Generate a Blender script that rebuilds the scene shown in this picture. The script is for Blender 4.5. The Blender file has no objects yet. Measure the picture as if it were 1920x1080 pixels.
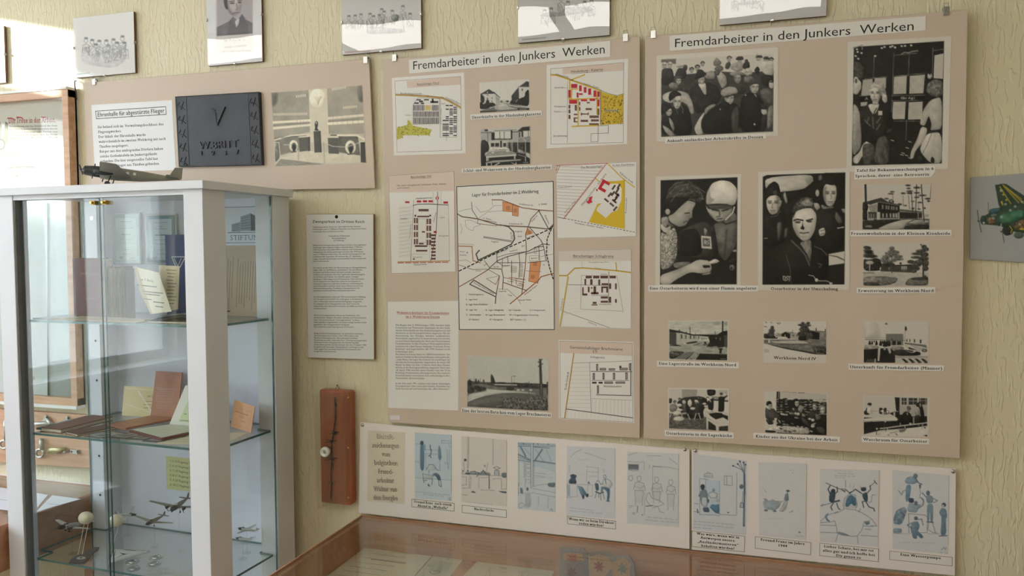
import bpy, bmesh, math, random
import numpy as np
from mathutils import Vector, Matrix
random.seed(5)
S = bpy.context.scene
COL = S.collection

# ------------------------------------------------------------------ camera
CAM_D, CAM_Z, FPX = 2.0034,1.57,1501.2
CM = np.array([[0.95197028,0.30616004,-0.00431487],
               [0.01079853,-0.04765347,-0.99880556],
               [-0.30599997,0.95078661,-0.04867076]])   # rows: right, down, forward
CAMPOS = np.array([0.0,-CAM_D, CAM_Z])
cd = bpy.data.cameras.new('camera'); cam = bpy.data.objects.new('camera', cd); COL.objects.link(cam)
r_, u_, b_ = CM[0],-CM[1],-CM[2]
cam.matrix_world = Matrix(((r_[0], u_[0], b_[0], CAMPOS[0]),(r_[1], u_[1], b_[1], CAMPOS[1]),
                           (r_[2], u_[2], b_[2], CAMPOS[2]),(0,0,0,1)))
cd.sensor_width = 36.0; cd.lens = FPX / 1920 * 36.0; cd.clip_start = 0.05; cd.clip_end = 200
S.camera = cam

# ------------------------------------------------------------------ light
SUN_DX, SUN_EL = 1.6, math.radians(10.5)
w = bpy.data.worlds.new('sky'); S.world = w; w.use_nodes = True
nt = w.node_tree
bg = nt.nodes['Background']; bg.inputs['Strength'].default_value = 5.0      # bright hazy sky
bg.inputs['Color'].default_value = (0.785,0.872,1.06,1)
sd = bpy.data.lights.new('sun', 'SUN'); sd.energy = 5.0; sd.angle = math.radians(0.6); sd.color = (1.0,0.93,0.82)
sun = bpy.data.objects.new('sun', sd); COL.objects.link(sun)
_d = Vector((SUN_DX, 1.0,0)).normalized() * math.cos(SUN_EL) + Vector((0,0,-math.sin(SUN_EL)))
sun.rotation_euler = _d.to_track_quat('-Z', 'Y').to_euler(); sun.location = (-6,-4,5)
S.view_settings.view_transform = 'Standard'; S.view_settings.look = 'None'
S.view_settings.gamma = 1.0; S.view_settings.use_curve_mapping = False
S.view_settings.exposure = 1.33
try:
    S.cycles.transparent_max_bounces = 32; S.cycles.max_bounces = 10; S.cycles.diffuse_bounces = 6
    S.cycles.sample_clamp_indirect = 6.0
    S.cycles.caustics_reflective = False; S.cycles.caustics_refractive = False
except Exception: pass

# ------------------------------------------------------------------ measuring: photograph -> metres
HM = np.array([[0.0016453227886842297,1.8663460874009116e-05,-2.3835281061340545],
               [0.00040722164982013497,-0.00179081415383007,2.383064961072127],
               [0.0002641268673569079,-4.1111053050237875e-05,1.0]])
HI = np.linalg.inv(HM)
def wall_xz(x, y, d=0.0):
    """place on the exhibit wall (X, Z in metres) for something standing d off the wall"""
    v = HM @ np.array([x, y, 1.0]); k = 1 - d / CAM_D
    return np.array([v[0] / v[2] * k, CAM_Z + (v[1] / v[2] - CAM_Z) * k])
def ray(x, y): return CM.T @ np.array([(x - 960) / FPX, (y - 540) / FPX, 1.0])
def on_plane(x, y, n, p):
    n = np.array(n, float); d = ray(x, y); return CAMPOS + d * (np.dot(n, np.array(p) - CAMPOS) / np.dot(n, d))
def on_z(x, y, z): return on_plane(x, y, (0,0,1),(0,0, z))

# ------------------------------------------------------------------ colours, materials
def lin(c):
    c = np.asarray(c, float) / 255.0
    return np.where(c <= 0.04045, c / 12.92,((c + 0.055) / 1.055) ** 2.4)
def rgba(c): return tuple(float(v) for v in lin(c)) + (1.0,)
MATS = {}
def mat(name, col=(200,200,200), rough=0.6, metal=0.0, spec=0.5, noise=None, bump=None, emit=None, coat=0.0, stretch=(1,1,1)):
    """procedural principled material; noise=(scale, amount) varies the colour, bump=(scale, depth)"""
    if name in MATS: return MATS[name]
    m = bpy.data.materials.new(name); m.use_nodes = True; n = m.node_tree; p = n.nodes['Principled BSDF']
    p.inputs['Base Color'].default_value = rgba(col); p.inputs['Roughness'].default_value = rough
    p.inputs['Metallic'].default_value = metal; p.inputs['Specular IOR Level'].default_value = spec
    p.inputs['Coat Weight'].default_value = coat; p.inputs['Coat Roughness'].default_value = 0.08
    tc = n.nodes.new('ShaderNodeTexCoord'); mp = n.nodes.new('ShaderNodeMapping'); mp.inputs['Scale'].default_value = stretch
    n.links.new(tc.outputs['Object'], mp.inputs['Vector'])
    if noise:
        t = n.nodes.new('ShaderNodeTexNoise'); t.inputs['Scale'].default_value = noise[0]; t.inputs['Detail'].default_value = 6
        n.links.new(mp.outputs[0], t.inputs['Vector'])
        r = n.nodes.new('ShaderNodeValToRGB'); a = noise[1]
        lo = np.clip(np.array(col) * (1 - a),0,255); hi = np.clip(np.array(col) * (1 + a),0,255)
        r.color_ramp.elements[0].color = rgba(lo); r.color_ramp.elements[1].color = rgba(hi)
        r.color_ramp.elements[0].position = 0.3; r.color_ramp.elements[1].position = 0.7
        n.links.new(t.outputs['Fac'], r.inputs[0]); n.links.new(r.outputs[0], p.inputs['Base Color'])
    if bump:
        t = n.nodes.new('ShaderNodeTexNoise'); t.inputs['Scale'].default_value = bump[0]; t.inputs['Detail'].default_value = 4
        n.links.new(mp.outputs[0], t.inputs['Vector'])
        b = n.nodes.new('ShaderNodeBump'); b.inputs['Distance'].default_value = bump[1]
        n.links.new(t.outputs['Fac'], b.inputs['Height']); n.links.new(b.outputs[0], p.inputs['Normal'])
    if emit:
        p.inputs['Emission Color'].default_value = rgba(emit[0]); p.inputs['Emission Strength'].default_value = emit[1]
    MATS[name] = m; return m
def wood(name, c1, c2, scale=(3,40,40), rough=0.45, coat=0.15):
    if name in MATS: return MATS[name]
    m = bpy.data.materials.new(name); m.use_nodes = True; n = m.node_tree; p = n.nodes['Principled BSDF']
    p.inputs['Roughness'].default_value = rough; p.inputs['Coat Weight'].default_value = coat; p.inputs['Coat Roughness'].default_value = 0.2
    tc = n.nodes.new('ShaderNodeTexCoord'); mp = n.nodes.new('ShaderNodeMapping'); mp.inputs['Scale'].default_value = scale
    t = n.nodes.new('ShaderNodeTexNoise'); t.inputs['Scale'].default_value = 1.6; t.inputs['Detail'].default_value = 7; t.inputs['Distortion'].default_value = 0.8
    r = n.nodes.new('ShaderNodeValToRGB'); r.color_ramp.elements[0].color = rgba(c1); r.color_ramp.elements[1].color = rgba(c2)
    r.color_ramp.elements[0].position = 0.3; r.color_ramp.elements[1].position = 0.7
    b = n.nodes.new('ShaderNodeBump'); b.inputs['Distance'].default_value = 0.0004
    n.links.new(tc.outputs['Object'], mp.inputs[0]); n.links.new(mp.outputs[0], t.inputs['Vector'])
    n.links.new(t.outputs['Fac'], r.inputs[0]); n.links.new(r.outputs[0], p.inputs['Base Color'])
    n.links.new(t.outputs['Fac'], b.inputs['Height']); n.links.new(b.outputs[0], p.inputs['Normal'])
    MATS[name] = m; return m
def glass(name, tint=(238,246,243), f0=0.045, rough=0.0, k=1.0, warp=0.0):
    """clear sheet: see-through, mirror-like at grazing angles (Schlick)"""
    if name in MATS: return MATS[name]
    m = bpy.data.materials.new(name); m.use_nodes = True; n = m.node_tree; n.nodes.clear()
    out = n.nodes.new('ShaderNodeOutputMaterial'); mix = n.nodes.new('ShaderNodeMixShader')
    tr = n.nodes.new('ShaderNodeBsdfTransparent'); tr.inputs[0].default_value = rgba(tint)
    gl = n.nodes.new('ShaderNodeBsdfGlossy'); gl.inputs['Roughness'].default_value = rough
    lw = n.nodes.new('ShaderNodeLayerWeight'); lw.inputs['Blend'].default_value = 0.5
    pw = n.nodes.new('ShaderNodeMath'); pw.operation = 'POWER'; pw.inputs[1].default_value = 5.0
    mu = n.nodes.new('ShaderNodeMath'); mu.operation = 'MULTIPLY_ADD'; mu.inputs[1].default_value = (1 - f0) * k; mu.inputs[2].default_value = f0
    n.links.new(lw.outputs['Facing'], pw.inputs[0]); n.links.new(pw.outputs[0], mu.inputs[0])
    n.links.new(mu.outputs[0], mix.inputs[0]); n.links.new(tr.outputs[0], mix.inputs[1]); n.links.new(gl.outputs[0], mix.inputs[2])
    if warp:
        tc = n.nodes.new('ShaderNodeTexCoord'); t = n.nodes.new('ShaderNodeTexNoise'); t.inputs['Scale'].default_value = 9; t.inputs['Detail'].default_value = 0
        b = n.nodes.new('ShaderNodeBump'); b.inputs['Distance'].default_value = warp
        n.links.new(tc.outputs['Object'], t.inputs['Vector']); n.links.new(t.outputs['Fac'], b.inputs['Height']); n.links.new(b.outputs[0], gl.inputs['Normal'])
    n.links.new(mix.outputs[0], out.inputs[0])
    MATS[name] = m; return m
def ink(name, rough=0.45, spec=0.4, coat=0.0):
    """printed paper: colour comes from the print laid down on the sheet"""
    if name in MATS: return MATS[name]
    m = bpy.data.materials.new(name); m.use_nodes = True; n = m.node_tree; p = n.nodes['Principled BSDF']
    a = n.nodes.new('ShaderNodeAttribute'); a.attribute_name = 'Col'
    n.links.new(a.outputs['Color'], p.inputs['Base Color'])
    p.inputs['Roughness'].default_value = rough; p.inputs['Specular IOR Level'].default_value = spec
    p.inputs['Coat Weight'].default_value = coat; p.inputs['Coat Roughness'].default_value = 0.12
    MATS[name] = m; return m

# ------------------------------------------------------------------ objects
def tag(o, label=None, cat=None, group=None, kind=None):
    if label: o['label'] = label
    if cat: o['category'] = cat
    if group: o['group'] = group
    if kind: o['kind'] = kind
    return o
def thing(name, loc, label, cat, group=None, rz=0.0, parent=None):
    o = bpy.data.objects.new(name, None); COL.objects.link(o); o.empty_display_size = 0.05
    o.location = tuple(float(v) for v in loc); o.rotation_euler = (0,0, rz)
    return tag(o, label, cat, group)
class MB:
    """collects shapes, then links them as ONE mesh object"""
    def __init__(s): s.v = []; s.f = []; s.m = []; s.n = 0
    def add(s, v, f, mi=0):
        v = np.asarray(v, float).reshape(-1,3); k = s.n
        s.v.append(v); s.n += len(v)
        for q in f: s.f.append(tuple(k + i for i in q)); s.m.append(mi)
        return s
    def box(s, x0, x1, y0, y1, z0, z1, mi=0):
        v = [(x, y, z) for x in (x0, x1) for y in (y0, y1) for z in (z0, z1)]
        return s.add(v, [(0,1,3,2),(4,6,7,5),(0,4,5,1),(2,3,7,6),(0,2,6,4),(1,5,7,3)], mi)
    def obox(s, c, ax, mi=0):
        """oriented box: centre c, three half-axis vectors"""
        c = np.array(c, float); a, b, d = (np.array(q, float) for q in ax)
        v = [c + i * a + j * b + k * d for i in (-1,1) for j in (-1,1) for k in (-1,1)]
        return s.add(v, [(0,1,3,2),(4,6,7,5),(0,4,5,1),(2,3,7,6),(0,2,6,4),(1,5,7,3)], mi)
    def tube(s, pts, r, n=8, mi=0, cap=True):
        pts = [np.array(p, float) for p in pts]; rs = r if hasattr(r, '__len__') else [r] * len(pts)
        rings = []
        for i, p in enumerate(pts):
            t = pts[min(i + 1, len(pts) - 1)] - pts[max(i - 1,0)]; t = t / (np.linalg.norm(t) + 1e-12)
            a = np.cross(t, (0,0,1) if abs(t[2]) < 0.9 else (1,0,0)); a /= np.linalg.norm(a); b = np.cross(t, a)
            rings.append([p + rs[i] * (a * math.cos(2 * math.pi * k / n) + b * math.sin(2 * math.pi * k / n)) for k in range(n)])
        return s.loft(rings, mi, cap)
    def loft(s, rings, mi=0, cap=True):
        n = len(rings[0]); v = [p for q in rings for p in q]; f = []
        for i in range(len(rings) - 1):
            for k in range(n): f.append((i * n + k, i * n + (k + 1) % n, (i + 1) * n + (k + 1) % n, (i + 1) * n + k))
        if cap: f.append(tuple(range(n))[::-1]); f.append(tuple((len(rings) - 1) * n + k for k in range(n)))
        return s.add(v, f, mi)
    def prism(s, poly, O, U, V, N, t, mi=0):
        """2-D outline poly in plane (O,U,V), extruded by t along N"""
        O, U, V, N = (np.array(q, float) for q in (O, U, V, N))
        a = [O + U * p[0] + V * p[1] for p in poly]; b = [p + N * t for p in a]; n = len(a)
        f = [tuple(range(n))[::-1], tuple(range(n, 2 * n))] + [(i, (i + 1) % n, n + (i + 1) % n, n + i) for i in range(n)]
        return s.add(a + b, f, mi)
    def ball(s, c, r, nu=16, nv=10, mi=0):
        r = r if hasattr(r, '__len__') else (r, r, r); c = np.array(c, float)
        rings = []
        for j in range(1, nv):
            t = math.pi * j / nv
            rings.append([c + np.array((r[0] * math.sin(t) * math.cos(2 * math.pi * k / nu), r[1] * math.sin(t) * math.sin(2 * math.pi * k / nu),-r[2] * math.cos(t))) for k in range(nu)])
        return s.loft(rings, mi, True)
    def build(s, name, mats, parent=None, loc=None, smooth=False, bevel=0.0, seg=2):
        v = np.concatenate(s.v) if s.v else np.zeros((0,3))
        if loc is not None: v = v - np.array(loc, float)
        me = bpy.data.meshes.new(name); me.from_pydata(v.tolist(),[], s.f)
        for m in (mats if isinstance(mats, (list, tuple)) else [mats]): me.materials.append(m)
        me.polygons.foreach_set('material_index', s.m)
        bm = bmesh.new(); bm.from_mesh(me); bmesh.ops.recalc_face_normals(bm, faces=bm.faces); bm.to_mesh(me); bm.free()
        o = bpy.data.objects.new(name, me); COL.objects.link(o)
        if loc is not None and parent is None: o.location = tuple(float(q) for q in loc)
        if parent is not None: o.parent = parent
        if smooth: me.shade_smooth() if hasattr(me, 'shade_smooth') else None
        if bevel:
            b = o.modifiers.new('edges', 'BEVEL'); b.width = bevel; b.segments = seg; b.limit_method = 'ANGLE'; b.angle_limit = math.radians(40)
        return o
def struct(o): o['kind'] = 'structure'; return o
def copy_tree(o, parent=None):
    c = o.copy(); COL.objects.link(c); c.parent = parent
    for ch in list(o.children): copy_tree(ch, c)
    return c

# ------------------------------------------------------------------ lettering
_GC = {}; _FC = bpy.data.curves.new('glyphs', 'FONT'); _FO = bpy.data.objects.new('glyphs', _FC)
STY = {'sans': (0.0,0), 'sansb': (0.018,0), 'serif': (-0.004,1), 'serifb': (0.019,1), 'slab': (0.034,1)}
def _mesh(body, off):
    _FC.body = body; _FC.size = 1; _FC.resolution_u = 2; _FC.offset = off
    me = bpy.data.meshes.new_from_object(_FO)
    v = np.array([p.co[:2] for p in me.vertices]).reshape(-1,2); f = [tuple(p.vertices) for p in me.polygons]
    bpy.data.meshes.remove(me); return v, f
def _wid(body):
    v, f = _mesh(body, 0.0); return v[:, 0].max() - v[:, 0].min()
_bar = None
def glyph(ch, sty):
    global _bar
    k = (ch, sty)
    if k in _GC: return _GC[k]
    off, ser = STY[sty]
    if _bar is None: _bar = _wid('||')
    adv = _wid('|' + ch + '|') - _bar
    if ch == ' ': _GC[k] = (np.zeros((0,2)),[],0.27); return _GC[k]
    v, f = _mesh(ch, 0.0); vv = [tuple(q) for q in v]; ff = list(f)
    if ser and len(v) and ch.isalpha():
        cnt = {}
        for q in f:
            for i in range(len(q)):
                e = tuple(sorted((q[i], q[(i + 1) % len(q)]))); cnt[e] = cnt.get(e, 0) + 1
        ymax = v[:, 1].max(); ext = 0.072; hh = 0.055 + off * 0.4
        def slab(x0, x1, y0, y1):
            n = len(vv); vv.extend([(x0, y0),(x1, y0),(x1, y1),(x0, y1)]); ff.append((n, n + 1, n + 2, n + 3))
        for (a, b), c in cnt.items():
            if c != 1: continue
            (xa, ya),(xb, yb) = v[a], v[b]
            if abs(ya - yb) > 2e-3: continue
            x0, x1 = min(xa, xb), max(xa, xb); L = x1 - x0
            if L < 0.03: continue
            if abs(ya) < 0.02 and ch not in 'ZztGgyjsSCcOoUJQeabdu':
                if L < 0.16: slab(x0 - ext, x1 + ext, 0, hh)
                else: slab(x0 - ext, x0 + 0.02,0, hh)
            elif abs(ya) < 0.02 and ch in 'adu' and x0 > 0.2: slab(x1, x1 + ext, 0, hh)
            elif ya > 0.4 and abs(ya - ymax) < 0.03 and ch not in 'TZzteoacsgGCSOQf':
                if L < 0.16: slab(x0 - ext, x1 + (ext if ch in 'HIMNUVWXYKvwxyA' else 0), ya - hh, ya)
                else: slab(x0 - ext, x0 + 0.02, ya - hh, ya)
            elif ch in 'mnruip' and 0.42 < ya < 0.47 and L < 0.16: slab(x0 - ext, x0, ya - hh, ya)
            elif ch in 'pq' and ya < -0.1 and L < 0.16: slab(x0 - ext, x1 + ext, ya, ya + hh)
        adv += 0.045
    nb = 0 if off <= 0 else (1 if off < .02 else 2); off *= 1.35 if ser else 1.0; n0 = len(vv); bw = off * 1.9 / max(nb, 1)      # heavier weights: the stroke set again beside itself
    v = np.array(vv) if vv else np.zeros((0,2)); f = list(ff)
    for j in range(nb):
        v = np.concatenate([v, np.array(vv) + (bw * (j + 1),0)]); f += [tuple(i + n0 * (j + 1) for i in q) for q in ff]
    _GC[k] = (v, f, adv + off * 1.9); return _GC[k]
_capv, _ = _mesh('H', 0.0); CAP = _capv[:, 1].max()

class Sheet:
    """a flat printed sheet: paper with thickness, and shapes printed on its face.
    plane: world = O + U*q0 + V*q1, face normal N; to(x, y) turns drawing coordinates into q"""
    def __init__(s, O, U, V, N, to, step=0.00012):
        s.O, s.U, s.V, s.N = (np.array(q, float) for q in (O, U, V, N)); s.to = to
        s.v = []; s.f = []; s.c = []; s.n = 0; s.h = 0.0; s.step = step
    def P(s, x, y): return np.asarray(s.to(x, y), float)
    def _add(s, q, faces, col, h):
        q = np.asarray(q, float); w = s.O + q[:, :1] * s.U + q[:, 1:2] * s.V + s.N * h
        s.v.append(w); k = s.n; s.n += len(w); c = tuple(lin(col))
        for fa in faces: s.f.append(tuple(k + i for i in fa)); s.c.append(c)
    def lift(s): s.h += s.step
    def paper(s, pts, col, t=0.0004, raw=False):
        """the sheet itself: outline (drawing coordinates) and thickness"""
        q = np.array([p if raw else s.P(*p) for p in pts]); n = len(q)
        w0 = s.O + q[:, :1] * s.U + q[:, 1:2] * s.V; w1 = w0 + s.N * t
        s.v += [w0, w1]; k = s.n; s.n += 2 * n; c = tuple(lin(col))
        for fa in [tuple(range(n))[::-1], tuple(range(n, 2 * n))] + [(i, (i + 1) % n, n + (i + 1) % n, n + i) for i in range(n)]:
            s.f.append(tuple(k + i for i in fa)); s.c.append(c)
        s.h = t + s.step; return s
    def poly(s, pts, col, raw=False, h=None):
        q = np.array([p if raw else s.P(*p) for p in pts]); s._add(q, [tuple(range(len(q)))], col, s.h if h is None else h); return s
    def line(s, pts, wid, col, closed=False, raw=False):
        """stroke; width in drawing units"""
        q = [np.array(p, float) if raw else s.P(*p) for p in pts]
        if closed: q = q + [q[0]]
        x0, y0 = pts[0]; k = 1.0 if raw else np.linalg.norm(s.P(x0 + 1, y0) - s.P(x0, y0)); hw = wid * k / 2
        for a, b in zip(q[:-1], q[1:]):
            d = b - a; L = np.linalg.norm(d)
            if L < 1e-9: continue
            d /= L; nn = np.array([-d[1], d[0]]) * hw; e = d * hw * 0.6
            s._add([a - e - nn, b + e - nn, b + e + nn, a - e + nn],[(0,1,2,3)], col, s.h)
        return s
    def dash(s, a, b, n, wid, col, fill=0.55):
        a, b = np.array(a, float), np.array(b, float)
        for i in range(n): s.line([a + (b - a) * i / n, a + (b - a) * (i + fill) / n], wid, col)
        return s
    def text(s, t, x0, y0, x1=None, y1=None, h=None, sty='sans', col=(25,25,28), slant=0.0):
        """t set on the baseline from (x0,y0) to (x1,y1); h = capital height in drawing units"""
        G = [glyph(c, sty) for c in t]; nat = sum(g[2] for g in G)
        a = s.P(x0, y0); k = np.linalg.norm(s.P(x0, y0 + 10) - a) / 10
        if x1 is None:
            sc = h * k / CAP; d = s.P(x0 + 1, y0 if y1 is None else y1) - a; d /= np.linalg.norm(d); sx = sc
        else:
            b = s.P(x1, y1 if y1 is not None else y0); L = np.linalg.norm(b - a); d = (b - a) / L; sx = L / max(nat, 1e-6)
            sc = h * k / CAP if h else sx
        u = np.array([-d[1], d[0]]); x = 0.0
        if np.dot(u, s.P(x0, y0 - 10) - a) < 0: u = -u
        for v, f, ad in G:
            if len(v): s._add(a + np.outer((v[:, 0] + x) * sx + v[:, 1] * slant * sc, d) + np.outer(v[:, 1] * sc, u), f, col, s.h)
            x += ad
        return s
    def para(s, lines, x0, y0, x1, y1, dy, h, sty='sans', col=(30,30,32), just=False, center=False):
        """lines of text: first baseline starts (x0,y0) .. right edge (x1,y1); dy between lines (drawing units)"""
        W = [sum(glyph(c, sty)[2] for c in t) or 1 for t in lines]; mx = max(W)
        for i, t in enumerate(lines):
            if not t.strip(): continue
            fr = 1.0 if (just and W[i] > 0.72 * mx) else W[i] / mx
            yy0, yy1 = y0 + i * dy, y1 + i * dy; sl = (yy1 - yy0) / (x1 - x0); a = x0 + ((x1 - x0) * (1 - fr) / 2 if center else 0)
            b = a + (x1 - x0) * fr
            s.text(t, a, yy0 + sl * (a - x0), b, yy0 + sl * (b - x0), h, sty, col)
        return s
    def build(s, name, m, parent=None, loc=None):
        v = np.concatenate(s.v)
        if loc is None and parent is not None: loc = np.array(parent.location)
        if loc is not None: v = v - np.array(loc, float)
        me = bpy.data.meshes.new(name); me.from_pydata(v.tolist(),[], s.f); me.materials.append(m)
        at = me.attributes.new('Col', 'FLOAT_COLOR', 'CORNER')
        cnt = np.array([len(f) for f in s.f]); c = np.ones((cnt.sum(),4), np.float32); c[:, :3] = np.repeat(np.array(s.c), cnt, axis=0)
        at.data.foreach_set('color', c.ravel())
        o = bpy.data.objects.new(name, me); COL.objects.link(o)
        if parent is not None: o.parent = parent
        elif loc is not None: o.location = tuple(float(q) for q in loc)
        return o
def wall_sheet(d): return Sheet((0,-d, 0),(1,0,0),(0,0,1),(0,-1,0), lambda x, y: wall_xz(x, y, d))

# ------------------------------------------------------------------ halftone pictures (photographs, pencil drawings)
_PERM = np.random.RandomState(3).rand(256,256)
def vnoise(x, y):
    xi = np.floor(x).astype(int); yi = np.floor(y).astype(int); fx = x - xi; fy = y - yi
    fx = fx * fx * (3 - 2 * fx); fy = fy * fy * (3 - 2 * fy)
    g = lambda i, j: _PERM[i & 255, j & 255]
    return (g(xi, yi) * (1 - fx) + g(xi + 1, yi) * fx) * (1 - fy) + (g(xi, yi + 1) * (1 - fx) + g(xi + 1, yi + 1) * fx) * fy
def fbm(x, y): return (vnoise(x, y) + 0.5 * vnoise(2.1 * x + 7,2.1 * y + 3) + 0.25 * vnoise(4.3 * x + 1,4.3 * y + 9)) / 1.75
def chaikin(p, n):
    p = np.array(p, float)
    for _ in range(n):
        q = np.roll(p, -1,0); p = np.stack([0.82 * p + 0.18 * q, 0.18 * p + 0.82 * q],1).reshape(-1,2)
    return p
class Pic:
    """a print laid down tone by tone on a fine grid of the sheet; drawing units = zoomed-photograph units
    crop=(x0,y0,scale): photograph pixel = x0 + u/scale"""
    def __init__(s, corners, crop, d, den=0.85, tone=(1.0,1.0,1.0), base=225, sheet=None):
        s.d = d; s.tone = np.array(tone); x0, y0, sc = crop; s.sc = sc
        if sheet is None:
            q = [wall_xz(x0 + u / sc, y0 + v / sc, d) for u, v in corners]          # TL, TR, BR, BL
        else: q = [np.array(c, float) for c in sheet]
        L = max(np.linalg.norm((np.array(corners[1]) - corners[0])), np.linalg.norm(np.array(corners[2]) - corners[3])) / sc
        Hh = max(np.linalg.norm((np.array(corners[3]) - corners[0])), np.linalg.norm(np.array(corners[2]) - corners[1])) / sc
        s.nx, s.ny = max(8, int(L * den)), max(8, int(Hh * den))
        a, b = np.meshgrid(np.linspace(0,1, s.nx), np.linspace(0,1, s.ny))
        a = a.ravel(); b = b.ravel(); s.ab = (a, b)
        q = np.array(q); s.q = ((1 - a) * (1 - b))[:, None] * q[0] + (a * (1 - b))[:, None] * q[1] + (a * b)[:, None] * q[2] + ((1 - a) * b)[:, None] * q[3]
        s.qc = q
        c = np.array(corners, float)
        p = ((1 - a) * (1 - b))[:, None] * c[0] + (a * (1 - b))[:, None] * c[1] + (a * b)[:, None] * c[2] + ((1 - a) * b)[:, None] * c[3]
        s.x, s.y = p[:, 0], p[:, 1]; s.g = np.full((len(a),3), float(base)); s.bl = 0.62 * sc; s.vol = 46.0
    def _mix(s, idx, cov, col, tex, vol=None):
        col = np.array(col if hasattr(col, '__len__') else (col,) * 3, float)[None]
        if tex: col = col + (tex[0] * 2 * (fbm(s.x[idx] / tex[1] + 11, s.y[idx] / tex[2 if len(tex) > 2 else 1]) - 0.5))[:, None]
        if vol is not None: col = col + vol[:, None]
        s.g[idx] = s.g[idx] * (1 - cov[:, None]) + col * cov[:, None]
    def _seg(s, idx, p, q):
        d = q - p; x, y = s.x[idx] - p[0], s.y[idx] - p[1]
        t = np.clip((x * d[0] + y * d[1]) / (d @ d + 1e-9),0,1); return np.hypot(x - t * d[0], y - t * d[1])
    def po(s, col, pts, sm=1, bl=1.0, a=1.0, tex=None, vol=None):
        p = chaikin(pts, sm + 1) if sm else np.array(pts, float); B = s.bl * bl
        idx = np.nonzero((s.x > p[:, 0].min() - B) & (s.x < p[:, 0].max() + B) & (s.y > p[:, 1].min() - B) & (s.y < p[:, 1].max() + B))[0]
        if not len(idx): return s
        x, y = s.x[idx], s.y[idx]; ins = np.zeros(len(idx), bool); dist = np.full(len(idx),1e9)
        for i in range(len(p)):
            u, v = p[i], p[(i + 1) % len(p)]
            if u[1] != v[1]:
                c = ((u[1] > y) != (v[1] > y)) & (x < (v[0] - u[0]) * (y - u[1]) / (v[1] - u[1]) + u[0]); ins ^= c
            dist = np.minimum(dist, s._seg(idx, u, v))
        sd = np.where(ins, dist, -dist); cov = np.clip(0.5 + sd / (2 * B),0,1) * a
        s._mix(idx, cov, col, tex, s._vol(idx, sd, p, col, (s.vol if sm else 0) if vol is None else vol)); return s
    def _vol(s, idx, sd, p, col, k):
        if not k: return None
        lo, hi = p.min(0), p.max(0); sp = np.maximum(hi - lo, 1e-6); R = 0.22 * min(sp); x = (s.x[idx] - lo[0]) / sp[0]; y = (s.y[idx] - lo[1]) / sp[1]
        g = (0.5 - x) * 0.7 + (0.5 - y) * 0.9 + np.clip(sd / R, 0,1) * 0.5 - 0.4 + 1.1 * (fbm(x * 3.1 + lo[0] * .37, y * 3.1 + lo[1] * .53) - 0.5)
        m = float(np.mean(col)); return k * g * (0.35 + 0.65 * min(1.0, m / 120.0))
    def rc(s, col, x0, y0, x1, y1, **k): return s.po(col, [(x0, y0),(x1, y0),(x1, y1),(x0, y1)], sm=0, **k)
    def el(s, col, cx, cy, rx, ry, ang=0.0, bl=1.0, a=1.0, tex=None):
        c, sn = math.cos(math.radians(ang)), math.sin(math.radians(ang)); B = s.bl * bl; R = max(rx, ry) + B
        idx = np.nonzero((abs(s.x - cx) < R) & (abs(s.y - cy) < R))[0]
        if not len(idx): return s
        x, y = s.x[idx] - cx, s.y[idx] - cy; u = (x * c + y * sn) / rx; v = (-x * sn + y * c) / ry
        r = np.hypot(u, v); sd = (1 - r) * min(rx, ry); s._mix(idx, np.clip(0.5 + sd / (2 * B),0,1) * a, col, tex, s._vol(idx, sd, np.array([(cx - rx, cy - ry),(cx + rx, cy + ry)]), col, s.vol * .8 if min(rx, ry) > 1.5 * s.bl else 0)); return s
    def st(s, col, pts, wd, bl=0.8, a=1.0):
        p = np.array(pts, float); B = s.bl * bl; R = wd / 2 + B
        idx = np.nonzero((s.x > p[:, 0].min() - R) & (s.x < p[:, 0].max() + R) & (s.y > p[:, 1].min() - R) & (s.y < p[:, 1].max() + R))[0]
        if not len(idx): return s
        dist = np.full(len(idx),1e9)
        for u, v in zip(p[:-1], p[1:]): dist = np.minimum(dist, s._seg(idx, u, v))
        s._mix(idx, np.clip(0.5 + (wd / 2 - dist) / (2 * B),0,1) * a, col, None); return s
    def grain(s, amp, sx, sy=None):
        s.g += (amp * 2 * (fbm(s.x / sx + 5, s.y / (sy or sx)) - 0.5))[:, None]; return s
    def face(s, cx, cy, w, h, skin=205, dark=60, turn=0.0, hair=None, cap=None):
        """small tonal head"""
        q = lambda *P: [(cx + u * w, cy + v * h) for u, v in P]
        s.po(skin, q((-.40,-.36),(-.18,-.50),(.18,-.50),(.40,-.36),(.43,-.05),(.37,.22),(.20,.44),(0,.50),(-.20,.44),(-.37,.22),(-.43,-.05)))
        sg = -1 if turn >= 0 else 1; t = turn * .25
        s.po(dark, q((.16 * sg, -.40),(.44 * sg, -.30),(.44 * sg, .2),(.2 * sg, .46),(.26 * sg, .1)), bl=3, a=.42, vol=0)
        for e in (-.19,.20): s.el(dark, cx + (e + t) * w, cy - .07 * h, .12 * w, .05 * h, bl=1.6, a=.7); s.st(dark, [(cx + (e - .10 + t) * w, cy - .14 * h),(cx + (e + .10 + t) * w, cy - .15 * h)],.045 * h, bl=1.0, a=.6)
        s.st(dark, [(cx + (.02 + t * 1.3) * w, cy - .04 * h),(cx + (.06 * -sg + t * 1.6) * w, cy + .15 * h),(cx + (t) * w, cy + .17 * h)], w * .05, bl=1.2, a=.5)
        s.st(dark, [(cx + (t - .13) * w, cy + .30 * h),(cx + t * w, cy + .29 * h),(cx + (t + .14) * w, cy + .30 * h)], h * .04, bl=1.0, a=.65); s.el(dark, cx + t * w, cy + .37 * h, .12 * w, .025 * h, bl=2, a=.35)
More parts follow.
